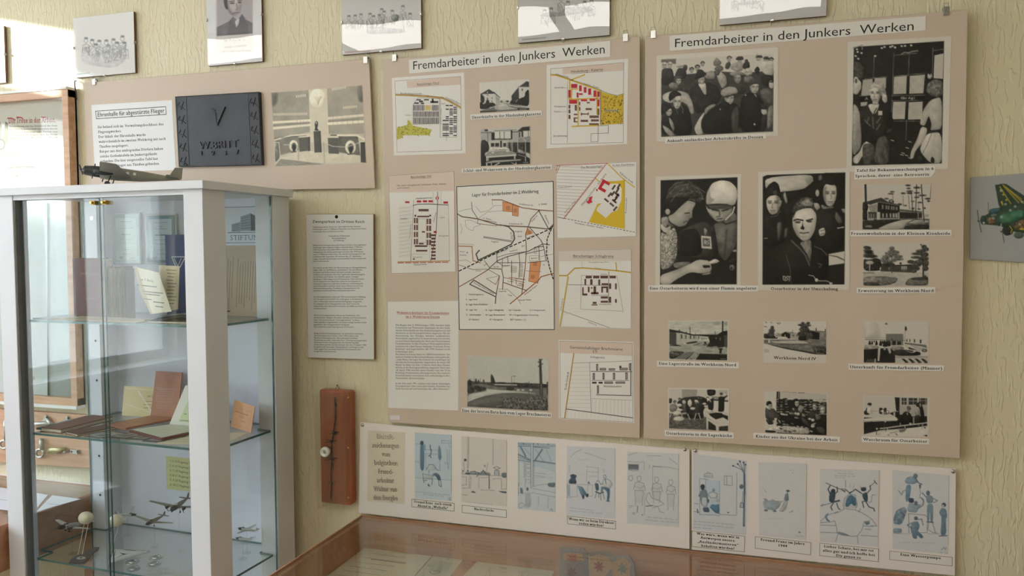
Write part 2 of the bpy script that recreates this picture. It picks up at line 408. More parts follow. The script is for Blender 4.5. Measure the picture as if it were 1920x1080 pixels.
        if hair is not None: s.po(hair, [(cx - w * .56, cy + h * .05),(cx - w * .55, cy - h * .4),(cx, cy - h * .68),(cx + w * .55, cy - h * .4),(cx + w * .55, cy - h * .05),(cx + w * .4, cy - h * .25),(cx, cy - h * .34),(cx - w * .38, cy - h * .22)])
        if cap is not None: s.po(cap, [(cx - w * .75, cy - h * .2),(cx - w * .6, cy - h * .55),(cx, cy - h * .8),(cx + w * .65, cy - h * .55),(cx + w * .8, cy - h * .2),(cx, cy - h * .32)])
        return s
    def fig(s, cx, top, h, col, skin=190, w=None, hair=40, legs=True):
        """small standing figure, head at top"""
        w = w or h * .28; hd = h * .14
        s.po(col, [(cx - w * .5, top + hd * 1.3),(cx - w * .2, top + hd),(cx + w * .25, top + hd),(cx + w * .5, top + hd * 1.4),(cx + w * .45, top + h * .55),(cx + w * .32, top + h),(cx - w * .3, top + h),(cx - w * .45, top + h * .55)])
        s.el(skin, cx, top + hd * .55, hd * .42, hd * .55); s.el(hair, cx, top + hd * .25, hd * .46, hd * .32); return s
    def build(s, name, m, parent, t=0.0005, border=None):
        """border: white margin drawn as part of the paper (drawing units)"""
        Pic.n = getattr(Pic, "n", 0) + 1; t = t + .00003 * (Pic.n % 12)
        loc = np.array(parent.location); g = np.clip(s.g * s.tone[None],3,250); nx, ny = s.nx, s.ny
        v = np.zeros((len(s.q),3)); v[:, 0] = s.q[:, 0]; v[:, 1] = -s.d - t; v[:, 2] = s.q[:, 1]
        i = np.arange(nx * ny).reshape(ny, nx); f = np.stack([i[:-1, :-1].ravel(), i[1:, :-1].ravel(), i[1:, 1:].ravel(), i[:-1,1:].ravel()],1)
        bk = np.array([(q[0],-s.d, q[1]) for q in s.qc]); fr = np.array([(q[0],-s.d - t * .999, q[1]) for q in s.qc]); n0 = len(v)
        v = np.concatenate([v, fr, bk]); sides = [(n0 + k, n0 + (k + 1) % 4, n0 + 4 + (k + 1) % 4, n0 + 4 + k) for k in range(4)]
        me = bpy.data.meshes.new(name); me.from_pydata((v - loc).tolist(),[], f.tolist() + sides); me.materials.append(m)
        at = me.attributes.new('Col', 'FLOAT_COLOR', 'POINT'); c = np.ones((len(v),4), np.float32); c[:n0, :3] = lin(g); c[n0:, :3] = 0.5
        at.data.foreach_set('color', c.ravel()); o = bpy.data.objects.new(name, me); COL.objects.link(o); o.parent = parent; return o

# ------------------------------------------------------------------ the room
RX0, RX1, RY0, RZ1 = -4.0,2.8,-5.4,2.85
def wallpaper():
    m = bpy.data.materials.new('relief_wallpaper'); m.use_nodes = True; n = m.node_tree; p = n.nodes['Principled BSDF']
    p.inputs['Roughness'].default_value = 0.42; p.inputs['Specular IOR Level'].default_value = 0.35
    tc = n.nodes.new('ShaderNodeTexCoord'); mp = n.nodes.new('ShaderNodeMapping'); mp.inputs['Scale'].default_value = (105,105,24)
    nd = n.nodes.new('ShaderNodeTexNoise'); nd.inputs['Scale'].default_value = 0.5; nd.inputs['Detail'].default_value = 2
    ad = n.nodes.new('ShaderNodeVectorMath'); ad.operation = 'MULTIPLY_ADD'; ad.inputs[1].default_value = (2.2,2.2,2.2)
    n.links.new(tc.outputs['Object'], mp.inputs[0]); n.links.new(mp.outputs[0], nd.inputs['Vector'])
    n.links.new(nd.outputs['Color'], ad.inputs[0]); n.links.new(mp.outputs[0], ad.inputs[2])
    t = n.nodes.new('ShaderNodeTexNoise'); t.inputs['Scale'].default_value = 1.0; t.inputs['Detail'].default_value = 1.5; t.inputs['Roughness'].default_value = 0.4
    n.links.new(ad.outputs[0], t.inputs['Vector'])
    r = n.nodes.new('ShaderNodeMapRange'); r.inputs[1].default_value = 0.50; r.inputs[2].default_value = 0.60; r.inputs[3].default_value = 0.0; r.inputs[4].default_value = 1.0
    r.interpolation_type = 'SMOOTHSTEP'; n.links.new(t.outputs['Fac'], r.inputs[0])
    b = n.nodes.new('ShaderNodeBump'); b.inputs['Distance'].default_value = 0.0016; b.inputs['Strength'].default_value = 0.55
    n.links.new(r.outputs[0], b.inputs['Height']); n.links.new(b.outputs[0], p.inputs['Normal'])
    cr = n.nodes.new('ShaderNodeValToRGB'); cr.color_ramp.elements[0].color = rgba((225,216,186)); cr.color_ramp.elements[1].color = rgba((230,222,194))
    n.links.new(t.outputs['Fac'], cr.inputs[0]); n.links.new(cr.outputs[0], p.inputs['Base Color'])
    return m
M_WALL = wallpaper()
M_PLAIN = mat('cream_paint', (224,214,180),0.7, noise=(6,.02)); M_CEIL = mat('white_ceiling', (238,236,228),0.8, noise=(8,.015))
M_FLOOR = mat('brown_floor', (150,134,116),0.45, noise=(14,.10)); M_WFRAME = mat('window_white', (236,236,232),0.4, noise=(20,.01))
struct(MB().box(RX0 - .2, RX1 + .2, RY0 - .2,.2,-.1,0).build('floor', M_FLOOR))
struct(MB().box(RX0 - .2, RX1 + .2, RY0 - .2,.2, RZ1, RZ1 + .1).build('ceiling', M_CEIL))
struct(MB().box(RX0 - .2, RX1 + .2,0,.15,0, RZ1).build('wall_back', M_WALL))
struct(MB().box(RX1, RX1 + .15, RY0,0,0, RZ1).build('wall_right', M_PLAIN))
struct(MB().box(RX0 - .2, RX1 + .2, RY0 - .15, RY0,0, RZ1).build('wall_front', M_PLAIN))
WIN = [(-1.35,-.30),(-3.05,-1.65),(-4.75,-3.35)]; WZ0, WZ1 = 0.85,2.76
wl = MB(); xa, xb = RX0 - .2, RX0
wl.box(xa, xb, RY0,0,0, WZ0).box(xa, xb, RY0,0, WZ1, RZ1)
ed = [RY0] + [v for q in WIN[::-1] for v in q] + [0]
for i in range(0, len(ed),2): wl.box(xa, xb, ed[i], ed[i + 1], WZ0, WZ1)
struct(wl.build('wall_left', M_PLAIN))
struct(MB().box(RX0, RX1,-.012,0,0,.08).build('baseboard_back', mat('baseboard_wood', (150,110,74),.5, noise=(9,.1))))
M_PANE = glass('window_glass', (250,252,251),0.03)
for k, (ya, yb) in enumerate(WIN):
    f = MB(); X0, X1 = RX0 - .13, RX0 - .07; tz = 2.42
    f.box(X0, X1, ya, ya + .06, WZ0, WZ1).box(X0, X1, yb - .06, yb, WZ0, WZ1).box(X0, X1, ya + .06, yb - .06, WZ0, WZ0 + .06).box(X0, X1, ya + .06, yb - .06, WZ1 - .06, WZ1)
    f.box(X0, X1, ya + .06, yb - .06, tz - .06, tz + .06); ym = (ya + yb) / 2
    f.box(X0, X1, ym - .04, ym + .04, WZ0 + .06, tz - .06)
    wo = struct(f.build('window_%d' % (k + 1), M_WFRAME))
    for (p0, p1, z0, z1) in ((ya + .06, ym - .04, WZ0 + .06, tz - .06),(ym + .04, yb - .06, WZ0 + .06, tz - .06),(ya + .06, yb - .06, tz + .06, WZ1 - .06)):
        MB().box(RX0 - .104, RX0 - .096, p0, p1, z0, z1).build('pane', M_PANE, wo)
    MB().box(RX0 - .07, RX0 + .12, ya - .04, yb + .04, WZ0 - .03, WZ0 - .002).build('window_sill', M_WFRAME, wo)
    pl = bpy.data.lights.new('window_portal', 'AREA'); pl.shape = 'RECTANGLE'; pl.size = yb - ya; pl.size_y = WZ1 - WZ0
    pl.cycles.is_portal = True
    po = bpy.data.objects.new('window_portal', pl); COL.objects.link(po); po.location = (RX0 - .22,(ya + yb) / 2,(WZ0 + WZ1) / 2)
    po.rotation_euler = Vector((1,0,0)).to_track_quat('-Z', 'Z').to_euler()
# outdoors seen in the glass: paving, low shrubs, plus an added sun-blocking mass
struct(MB().box(-40, RX0 - .2,-30,30,-.35,-.3).build('outdoor_ground', mat('pale_paving', (200,198,192),.9, noise=(3,.08))))
hb = bmesh.new(); rnd = random.Random(2)
for i in range(70):
    bmesh.ops.create_icosphere(hb, subdivisions=2, radius=rnd.uniform(.3,.5), matrix=Matrix.Translation((-17 + rnd.uniform(-.5,.5),-3.0 + i * .2, rnd.uniform(.0,1.2))))
for v in hb.verts: v.co += Vector((rnd.uniform(-.06,.06), rnd.uniform(-.06,.06), rnd.uniform(-.06,.06)))
hm = bpy.data.meshes.new('outdoor_hedge'); hb.to_mesh(hm); hb.free(); hm.materials.append(mat('hedge_green', (84,108,66),.9, noise=(5,.5)))
ho = bpy.data.objects.new('outdoor_hedge', hm); COL.objects.link(ho); struct(ho)
pv_ = np.array((-1,1.6)) / 1.8868; c0 = np.array((-11.6,-6.6)); e0, e1 = c0 - pv_ * 6.0, c0 + pv_ * .36; dn = np.array((-1.6,-1)) / 1.8868 * 5
hs_ = MB().prism([tuple(e0), tuple(e1), tuple(e1 + dn), tuple(e0 + dn)],(0,0,-.3),(1,0,0),(0,1,0),(0,0,1),6.5); hs_.prism([tuple(e0 - pv_ * .3), tuple(e1 + pv_ * .02), tuple(e1 + dn * .5), tuple(e0 + dn * .5 - pv_ * .3)],(0,0,6.2),(1,0,0),(0,1,0),(0,0,1),.4)
hs_.prism([tuple(e1), tuple(e1 + pv_ * 2.6), tuple(e1 + pv_ * 2.6 + dn), tuple(e1 + dn)],(0,0,-.3),(1,0,0),(0,1,0),(0,0,1),4.12)  # lower wing, its height shaped to cut off the lower sun rays
struct(hs_.build('outdoor_sun_blocker', mat('blocker_plaster', (214,208,196),.9, noise=(4,.04))))  # made-up building, added outside to keep sun out of the farther windows
# fluorescent ceiling lights, parallel to the exhibit wall
def ceiling_light(x, label):
    t = thing('ceiling_light', (x, -2.22, RZ1 - .09), label, 'ceiling light', 'prismatic ceiling lights in a row')
    MB().box(-.62,.62,-.14,.14,.055,.09).build('housing', mat('lamp_white', (235,235,232),.4, noise=(30,.01)), t)
    m = MB(); prof = [(-.14,.055),(-.13,.02),(-.10,0),(.10,0),(.13,.02),(.14,.055)]
    m.loft([[(-.615, a, b) for a, b in prof],[(.615, a, b) for a, b in prof]])
    m.build('diffuser', mat('lamp_diffuser', (250,246,236),.3, emit=((255,250,243),3.2), bump=(220,.001), stretch=(1,.02,.02)), t)
    for e in (-1,1): MB().box(*(sorted((e * .615, e * .63))),-.142,.142,0,.088).build('end_cap', mat('lamp_white'), t)
ceiling_light(-.40, 'white fluorescent ceiling light with ribbed diffuser, right end of the row')
ceiling_light(-1.72, 'white fluorescent ceiling light with ribbed diffuser, middle of the row')
ceiling_light(-3.04, 'white fluorescent ceiling light with ribbed diffuser, by the windows')

# ------------------------------------------------------------------ exhibit boards on the wall
M_INK = ink('printed_paper', .5,.35); M_GLOSSP = ink('glossy_print', .3,.45); M_PHOTO = ink('photo_print', .34,.4)
M_BOARD = mat('beige_board', (211,194,178),.42, spec=.4, noise=(3,.012)); M_STEEL = mat('steel', (190,190,188),.25,1.0, noise=(40,.05))
M_STRIP = mat('pale_board', (240,234,231),.4, spec=.4, noise=(3,.01))
M_BRASS = mat('brass', (212,178,96),.3,1.0, noise=(40,.05)); M_WIRE = mat('dark_wire', (52,48,46),.5,.6, noise=(60,.1))
WHITE = (236,234,230); BLK = (28,28,30); PINK = (224,205,192)
def crop(x0, y0, s, d): return Sheet((0,-d, 0),(1,0,0),(0,0,1),(0,-1,0), lambda u, v: wall_xz(x0 + u / s, y0 + v / s, d))
def board(name, corners, d, t, label, cat, m):
    q = [wall_xz(x, y, d) for x, y in corners]; c = np.mean(q, 0); zb = min(p[1] for p in q)
    root = thing(name, (c[0],-d, zb), label, cat)
    b = MB().prism([(p[0] - c[0], p[1] - zb) for p in q],(0, t, 0),(1,0,0),(0,0,1),(0,-1,0), t).build('board', m, root, bevel=.001, seg=1)
    return root
def clip(root, x, y, d):
    """sprung hanging clip over the board's edge"""
    c = wall_xz(x, y, d); L = np.array(root.location); o = np.array((c[0],-d, c[1])) - L
    m = MB(); w, h = .0062,.0150
    m.obox(o + (0,-.002,-.002),((w, 0,0),(0,.0012,0),(0,0, h * .55)),0)
    m.obox(o + (0,.0075,-.002),((w, 0,0),(0,.0012,0),(0,0, h * .55)),0)
    m.obox(o + (0,.003, h * .45),((w, 0,0),(0,.006,0),(0,0,.0015)),0)
    m.tube([o + (-.005,.003, h * .45), o + (-.004,-.001, h * 1.1), o + (.004,-.001, h * 1.1), o + (.005,.003, h * .45)],.0009,6,0)
    return m.build('hanging_clip', M_STEEL, root, bevel=.0005, seg=1)
def tack(root, x, y, d, m=None):
    c = wall_xz(x, y, d); o = np.array((c[0],-d, c[1])) - np.array(root.location); q = MB()
    rs = [(.0048,0),(.0046,.0012),(.0032,.0024),(.001,.003)]
    q.loft([[o + (r * math.cos(a),-h, r * math.sin(a)) for a in [2 * math.pi * k / 12 for k in range(12)]] for r, h in rs])
    return q.build('thumbtack', m or M_STEEL, root, smooth=True)
def caption(root, cr, d, strip, lines, sty='serifb', h=17, name='caption', paper=WHITE, m=None):
    s = crop(*cr, d); s.paper(strip, paper, .0011)
    for t, x0, y0, x1, y1 in lines: s.text(t, x0, y0, x1, y1, h, sty, BLK)
    return s.build(name, m or M_INK, root)
R1 = (700,60,3.6923); R2 = (700,300,3.1769); R3 = R1[:1] + (560,) + R1[2:]; R4 = (1190,0,2.6301); R5 = (1190,300,2.6301); R6 = (1190,570,2.6301)
BR = (112,74,66); RED = (190,40,52); YEL = (222,184,58); OCH = (196,160,92); GRY = (120,116,114); ORG = (226,158,108); RDB = (150,108,84)

# ---- left board: plans of the camps
D1 = .020
P1 = board('exhibit_board', [(717,112),(1200,68),(1200,822),(728,792)], D1,.005, 'beige exhibit board of coloured camp plans with small photographs, left of the two tall boards', 'board', M_BOARD)
for x, y in ((740,108),(1173,70)): clip(P1, x, y, D1)
caption(P1, R1, D1,[(247,194),(1640,62),(1640,172),(250,288)],[('Fremdarbeiter in  den Junkers  Werken', 272,262,1608,148)], 'sans', 57, 'title_strip')
caption(P1, R1, D1,[(672,572),(1165,543),(1168,580),(676,608)],[('Unterkünfte in der Hindenburgkaserne', 683,601,1162,575)], h=19)
caption(P1, R1, D1,[(612,947),(1238,917),(1240,950),(612,975)],[('Schlaf- und Wohnraum in der Hindenburgkaserne', 623,970,1229,945)], h=19)
caption(P1, R3, D1,[(612,753),(1235,790),(1235,824),(612,786)],[('Eine der letzten Baracken vom Lager Brachmeierei', 617,783,1229,815)], h=21)
caption(P1, R3, D1,[(115,808),(185,805),(187,836),(117,838)],[], name='small_label', paper=(226,222,224))
def rects(s, lst, col, sl=0.0, xr=0):
    for x0, y0, x1, y1 in lst:
        a, b = sl * (x0 - xr), sl * (x1 - xr); s.poly([(x0, y0 + a),(x1, y0 + b),(x1, y1 + b),(x0, y1 + a)], col)
    return s
# plan: camp north
s = crop(*R1, D1); s.paper([(128,318),(630,280),(640,840),(143,855)], WHITE)
s.poly([(232,340),(605,309),(606,364),(235,388)], PINK); s.lift()
s.line([(150,340),(605,308),(612,818),(165,832)],2,(150,110,100), True)
s.text('Barackenlager Nord', 303,369,456,358,13); s.line([(303,374),(456,363)],1.5, BLK)
s.poly([(238,608),(256,618),(275,650),(405,675),(390,716),(207,714),(202,733),(165,746),(163,662),(236,642)],(196,192,84)); s.lift()
rr = random.Random(4)
for i in range(95):
    x = rr.uniform(166,398); y = rr.uniform(652,738)
    if y > 716 - (x - 210) * .0 and x > 205: continue
    if y < 655 + max(0, x - 275) * .15 - 5: continue
    s.line([(x, y),(x + rr.uniform(-4,4), y + 6)],3,(92,92,34))
for x, y in ((243,620),(250,632),(240,640)): s.line([(x, y),(x + 2, y + 6)],3,(92,92,34))
s.line([(155,436),(270,440),(380,447),(480,458),(540,488),(605,525)],10, OCH); s.lift()
s.line([(155,430),(270,434),(380,441),(482,452),(545,483),(607,519)],1.5,(90,70,40))
s.text('Burgkühnauerstraße', 188,430,338,433,11, col=GRY); s.text('Friedrich-Ebert', 500,458,604,504,11, col=GRY); s.text('Kohlenl.', 222,580,268,580,9, col=GRY)
s.line([(275,505),(310,456),(460,462),(455,634),(275,640)],2, GRY, True)
for j, (a, b) in enumerate(((505,545),(550,588),(592,636))):
    for i in range(18):
        if j == 0 and 8 <= i <= 12: continue
        x = 279 + i * 9.8; s.poly([(x, a),(x + 6, a),(x + 6, b),(x, b)],(128,120,122) if (i + j) % 3 else (86,80,84))
rects(s, [(360,508,397,543)],(222,200,130)); rects(s, [(285,488,315,498),(318,475,345,488),(352,465,386,474),(395,478,450,492),(300,466,330,474),(330,490,352,500),(405,462,418,490)],(80,78,84))
s.line([(466,460),(462,728),(578,730),(580,505)],1.5, GRY)
for k in range(17):
    y = 505 + k * 13
    for x0, x1 in ((502,524),(528,552),(555,578)):
        if (k * 7 + x0) % 5 == 0 or (k < 6 and x0 == 502 and k % 2): continue
        if k > 7: x0 -= 22 if x0 == 502 else 0
        s.poly([(x0, y),(x1, y),(x1, y + 8),(x0, y + 8)],(104,100,104) if k % 2 else (70,68,74))
s.line([(507,640),(507,755)],1.5, BLK); s.text('Lager', 470,500,500,500,9, col=GRY); s.text('Junkers-Straße', 470,640,472,530,8, col=GRY)
s.build('camp_plan', M_INK, P1)
# plan: barracks B
s = crop(*R1, D1); s.paper([(1200,228),(1765,185),(1757,775),(1200,806)], WHITE)
s.poly([(1310,249),(1732,214),(1732,268),(1312,292)], PINK); s.lift()
s.line([(1228,255),(1733,212),(1730,765),(1230,777)],2,(130,90,84), True)
s.text('Hindenburg - Kaserne', 1370,284,1590,267,18); s.line([(1370,291),(1592,273)],1.5, BLK)
s.poly([(1577,412),(1640,432),(1690,442),(1731,428),(1729,634),(1576,645)],(216,184,56)); s.lift()
for i in range(190):
    x = rr.uniform(1580,1726); y = rr.uniform(440,636)
    s.line([(x, y),(x + rr.uniform(-5,5), y + rr.uniform(3,8))],3.2,(96,84,30))
s.poly([(1598,536),(1700,536),(1700,552),(1598,552)],(206,196,150)); s.lift(); s.text('Exerzierplatz', 1600,549,1698,549,10, col=(80,76,50))
for L in ([(1228,299),(1270,301),(1370,335),(1470,370),(1577,410)],[(1368,334),(1465,295)],[(1360,335),(1357,465)],[(1355,466),(1572,460)],[(1420,466),(1417,652)],[(1375,654),(1560,647)],[(1548,410),(1548,570)],[(1375,395),(1415,395)],[(1372,395),(1370,460)]): s.line(L, 8, YEL)
s.lift(); s.line([(1228,294),(1272,296),(1470,364),(1577,404),(1640,430),(1690,439),(1733,427)],2,(70,60,40)); s.line([(1575,410),(1573,642)],4,(120,84,50))
rects(s, [(1370,360,1412,388),(1425,370,1443,410),(1458,382,1475,420),(1488,392,1508,435),(1525,405,1543,450),(1552,412,1568,450),(1350,402,1368,455),(1408,420,1421,455),(1425,425,1450,436),(1356,470,1411,497),(1438,466,1480,480),(1498,462,1536,478),(1551,468,1566,515)],(196,44,58))
rects(s, [(1352,505,1365,530),(1352,537,1365,563),(1352,575,1365,602),(1395,505,1410,545),(1425,485,1433,506),(1425,520,1433,545),(1478,485,1500,494),(1470,527,1513,541),(1388,566,1415,576),(1437,560,1446,578),(1446,564,1484,572),(1484,558,1492,576),(1387,592,1398,626),(1398,592,1415,600),(1398,618,1415,626),(1436,608,1487,623),(1497,578,1562,596),(1507,605,1562,620),(1495,632,1562,644),(1552,530,1565,576)],(118,82,74))
s.line([(1345,340),(1343,768)],1.5, BLK); s.line([(1557,650),(1627,646),(1626,700),(1557,703)],2.5,(70,66,64), True); s.line([(1507,705),(1557,703),(1555,758),(1507,762)],2,(70,66,64), True)
for t, x, y, xe in (('Jahnstraße', 1255,390,1320),('Wachgebäude', 1250,521,1332),('Kasino', 1252,556,1300),('Sportplatzweg', 1246,724,1340)):
    s.text(t, x, y, xe, y, 11, col=(70,68,66)); s.line([(xe + 3, y - 3),(1345, y - 4)],1.5, GRY)
s.text('Junkers - Straße', 1458,362,1560,392,10, col=GRY); s.text('Kühnauerstraße', 1262,296,1352,318,10, col=GRY)
s.build('camp_plan', M_INK, P1)
# plan: camp south
s = crop(*R2, D1); s.paper([(90,92),(480,65),(492,668),(107,678)], WHITE)
s.poly([(91,92),(476,66),(478,184),(97,195)], PINK); s.lift()
s.line([(92,94),(480,67),(490,666),(108,676)],1.5,(140,110,100), True)
s.text('Barackenlager Süd', 223,108,346,101,12); s.line([(223,112),(346,105)],1.3, BLK)
s.text('Hier waren untergebracht: Ostarbeiter, Polen, Italiener', 140,157,435,146,9); s.text('und Franzosen.', 140,172,218,168,9)
for k in range(14):
    y = 290 + k * 22; s.line([(152, y),(232 - k * .8, y - 14)],1,(170,166,160))
    for j in range(9): s.line([(154 + j * 8, y + 2),(162 + j * 8, y - 12)],.8,(182,176,170))
s.text('Feldflur', 162,355,205,354,10, col=GRY); s.text('Damaschkestraße', 219,470,228,380,8, col=GRY)
s.line([(240,240),(240,270),(232,430),(222,600)],2,(90,86,84)); s.line([(236,272),(260,264),(330,262),(385,265),(447,268)],4,(90,86,84)); s.line([(357,192),(357,262)],1, GRY); s.line([(404,188),(404,262)],1, GRY)
s.line([(383,190),(383,262),(374,440),(340,610)],3.5,(96,92,90)); s.line([(447,268),(452,440),(455,600)],1.2, GRY)
for k in range(8): s.line([(392 + k * 8,270),(388 + k * 9,600)],.7,(196,190,182))
rects(s, [(190,246,216,257),(259,241,286,253),(295,240,321,252),(328,240,355,252),(418,247,445,260),(360,423,378,435)], RED); s.text('Haidenzzeitung', 253,234,350,228,9)
s.poly([(381 + 10 * math.cos(a),227 + 11 * math.sin(a)) for a in np.linspace(0,6.28,14)[:-1]], RED); s.lift(); s.poly([(378,219),(384,219),(384,235),(378,235)], WHITE)
rects(s, [(270,292,330,306),(262,332,334,341),(246,326,256,338),(334,326,345,336),(248,508,322,518),(255,535,322,545),(290,424,308,432),(272,494,300,503)],(104,74,70))
for y in (345,386,428,470):
    rects(s, [(242, y, 252, y + 32),(256, y, 266, y + 32),(318, y + 5,328, y + 37),(332, y + 5,345, y + 37)],(116,84,80))
for k in range(8): rects(s, [(345,442 + k * 20,372,454 + k * 20)],(104,72,70))
s.line([(268,350),(316,350),(314,492),(268,492)],1.2, GRY, True); s.line([(238,505),(338,512),(334,600)],1, GRY); s.line([(225,600),(228,560),(322,560)],1, GRY); s.text('Kleingärten', 236,582,292,582,8, col=GRY); rects(s, [(236,586,248,594)],(116,84,80))
s.text('Ganghoferstr.', 362,372,378,310,8, col=GRY); s.text('Felder', 398,348,428,346,9, col=GRY); s.text('Kleingärten', 390,456,450,455,9, col=GRY)
s.line([(147,607),(455,601)],5, OCH); s.dash((147,613),(455,608),7,4,(186,60,56),.8); s.text('Kantorstraße', 243,628,318,625,9)
s.build('camp_plan', M_INK, P1)
# large overview map
s = crop(*R2, D1); s.paper([(494,156),(1075,123),(1082,1014),(510,1014)], WHITE, .0006)
s.line([(497,159),(1072,127),(1078,1010),(513,1010)],4.5,(60,62,68), True)
s.text('Lager für Fremdarbeiter im 2.Weltkrieg', 588,218,985,195,19, 'sansb')
for q in ([(770,247),(830,262),(827,310),(772,305)],[(829,265),(867,280),(864,336),(828,330)],[(917,402),(955,436),(908,451)],[(935,608),(999,605),(981,735),(925,722)]): s.poly(q, ORG)
s.lift()
for q in ([(770,247),(830,262),(827,310),(772,305)],[(829,265),(867,280),(864,336),(828,330)],[(935,608),(999,605),(981,735),(925,722)],[(820,632),(852,636),(850,668),(820,668)]): s.line(q, 2, RDB, True)
for L, wd, c in (([(707,237),(765,238),(830,262),(890,285),(990,298),(1070,304)],5, RDB),([(503,322),(530,338),(620,350),(740,386),(800,393),(920,398),(1045,412),(1072,384)],6,(128,104,94)),([(585,252),(590,300),(622,348)],4, GRY),
    ([(990,298),(940,350),(908,440),(912,545),(905,640),(884,800)],5, RDB),([(930,400),(1000,480),(1016,520),(1030,600)],5, GRY),([(985,300),(1045,412)],6, GRY),([(508,513),(588,515),(594,600),(640,612)],5,(190,130,80)),([(512,755),(600,705),(690,650)],5, RDB),
    ([(690,645),(740,600),(800,575),(920,545),(1010,500),(1050,505)],5, GRY),([(690,645),(765,650),(775,700),(770,770)],5, GRY),([(815,857),(885,800),(985,715),(1000,695),(1074,675)],6,(184,120,76)),([(772,728),(915,778)],5, RDB),([(575,740),(600,715),(735,798)],6,(110,104,100)),([(575,740),(730,815),(727,855)],6,(110,104,100)),
    ([(690,655),(752,690),(730,742),(674,706)],3, RDB),([(752,690),(730,815)],5, RDB),([(512,625),(590,652),(690,650)],3, GRY),([(662,600),(692,640)],4, GRY),([(735,545),(738,612),(905,612)],4, GRY),([(738,580),(800,560),(915,545)],3, GRY),([(770,590),(768,645)],4, GRY),([(800,575),(803,615)],4, GRY),([(825,600),(825,740)],4, RDB),([(868,555),(873,612),(868,700)],4, GRY),([(920,612),(1035,600)],4, RDB),([(800,560),(868,552)],3, GRY),
    ([(808,700),(850,705),(852,740)],4,(190,130,80)),([(850,705),(905,712)],4, RDB),([(905,560),(1015,535)],4, GRY),([(960,520),(1015,515)],5, GRY),([(985,520),(992,600)],4, RDB),([(745,768),(800,770),(855,820),(878,856)],2, GRY),([(735,600),(770,630),(815,628)],3, GRY),([(908,660),(1000,665)],2, GRY),([(900,730),(780,700)],3, RDB),([(868,735),(895,742),(890,765)],4, RDB),([(858,745),(888,750)],3, RDB),([(1072,560),(1000,575)],2, GRY),([(625,350),(620,378),(732,393),(740,386)],3, RDB),([(650,358),(735,372)],3, RDB)):
    s.line(L, wd, c)
s.line([(676,706),(752,690)],1.5, GRY)
for L in ([(610,275),(640,312),(668,305),(690,300),(720,272),(765,272)],[(630,345),(680,310),(772,302)],[(510,308),(550,295),(585,290)],[(547,360),(575,358),(612,372),(640,385),(600,400),(596,420),(570,415),(552,395),(547,360)],[(520,380),(530,410),(522,440)],[(510,600),(555,596),(580,610)],[(708,240),(710,270)]): s.line(L, 1.5,(110,108,106))
s.line([(760,388),(805,398),(836,428),(842,470),(822,502),(735,545),(640,590),(625,598),(613,560),(632,538)],8,(104,102,100)); s.line([(660,460),(830,486)],9,(104,102,100)); s.lift()
s.line([(765,392),(803,402),(831,430),(836,470),(818,498),(735,539)],2.5, WHITE); s.line([(662,461),(828,486)],2.5, WHITE)
s.line([(512,661),(735,553),(1073,402)],5, WHITE); s.lift(); s.dash((512,661),(735,553),9,6, BLK, .6); s.dash((735,553),(1073,402),13,6, BLK, .6)
R_ = [(1068,395),(1036,470),(1032,560),(1050,640),(1074,716)]
for a, b in zip(R_[:-1], R_[1:]): s.dash(a, b, 4,6, BLK, .6)
s.line([(1060,400),(1040,440)],1.5, BLK)
for x, y in ((820,436),(826,452),(826,466)): s.line([(x + 5 * math.cos(a), y + 5 * math.sin(a)) for a in np.linspace(0,6.28,9)],1.8,(80,78,76))
for x, y, t in ((803,287, 'II'),(846,301, 'I'),(931,431, 'III'),(836,651, 'IV'),(963,620, 'VI'),(950,696, 'VII'),(880,630, 'Kl'),(880,658, 'Kl'),(878,684, 'Kl')):
    s.line([(x - 9, y - 9),(x + 9, y - 9),(x + 9, y + 9),(x - 9, y + 9)],1.6,(90,80,76), True); s.text(t, x - 5, y + 5, x + 5, y + 5,9, col=(80,70,66))
for t, x0, y0, x1, y1 in (('Großkühnauer Str.', 868,266,955,275),('Z. Ziebigk', 985,270,1035,264),('Gr. Kühnau', 652,350,705,358),('Kleinkühnauer Str.', 808,384,893,384),('Flugzeug-', 846,430,890,428),('Werk', 860,460,886,458),('Flugplatz', 702,490,746,491),('Ziebigker Str.', 944,372,980,330),('Friedhofstr.', 915,470,965,448),('Elisabethstr.', 1020,330,1045,385),('Fried-', 515,550,545,550),('Kolonie', 515,570,555,570),('B', 556,556,566,556),('Haupt-Straße', 710,570,800,535),('JKO', 885,518,905,514),('Junkers', 815,548,860,538),('Alte Str.', 715,640,750,640),('Lindenstr.', 772,636,812,632),('Törten', 610,664,642,663),('Süd', 660,632,680,620),('Z. Alten', 800,726,838,728),('Ehemaliger Junkers-Flugplatz', 598,733,718,800),('Kleingartenweg', 748,786,792,784),('Taube', 800,806,828,812),('Raumer Wiese', 868,838,940,836),('Kochstedter Kreisstr.', 903,806,980,748),('Bahnhof', 940,590,978,588),('Kl', 1012,628,1022,628)):
    s.text(t, x0, y0, x1, y1,8.5, col=(72,70,70))
s.line([(930,572),(985,568),(983,600),(932,602)],1.5, GRY, True); s.line([(960,530),(975,528),(973,556),(960,557)],2, GRY, True); s.line([(505,500),(598,503),(595,513)],1.5, GRY)
for t, x0, y, x1 in (('I.    Hindenburgkaserne', 552,805,657),('II.   Lager Nord', 552,835,620),('III.  Lager Kleine Kienfichten', 552,865,683),('IV.  Lager Süd', 553,897,618),('VI.  Lager Schlagbreite', 668,898,778),('Kal = Kalorifer', 808,899,880),('U = Umspannwerk', 933,899,1024),('V.   Luftschutzlager', 553,926,643),('VII. Lager Brachmeierei', 668,927,785),('FV = Flugtechnische Vorschule', 811,928,985),('B = Bahnhof', 570,955,630),('Kl = Kleingärten', 693,955,772),('JKO = Junkers u. Co', 817,955,910)):
    s.text(t, x0, y, x1, y, 9.5, col=(44,44,46))
s.build('overview_map', M_INK, P1)
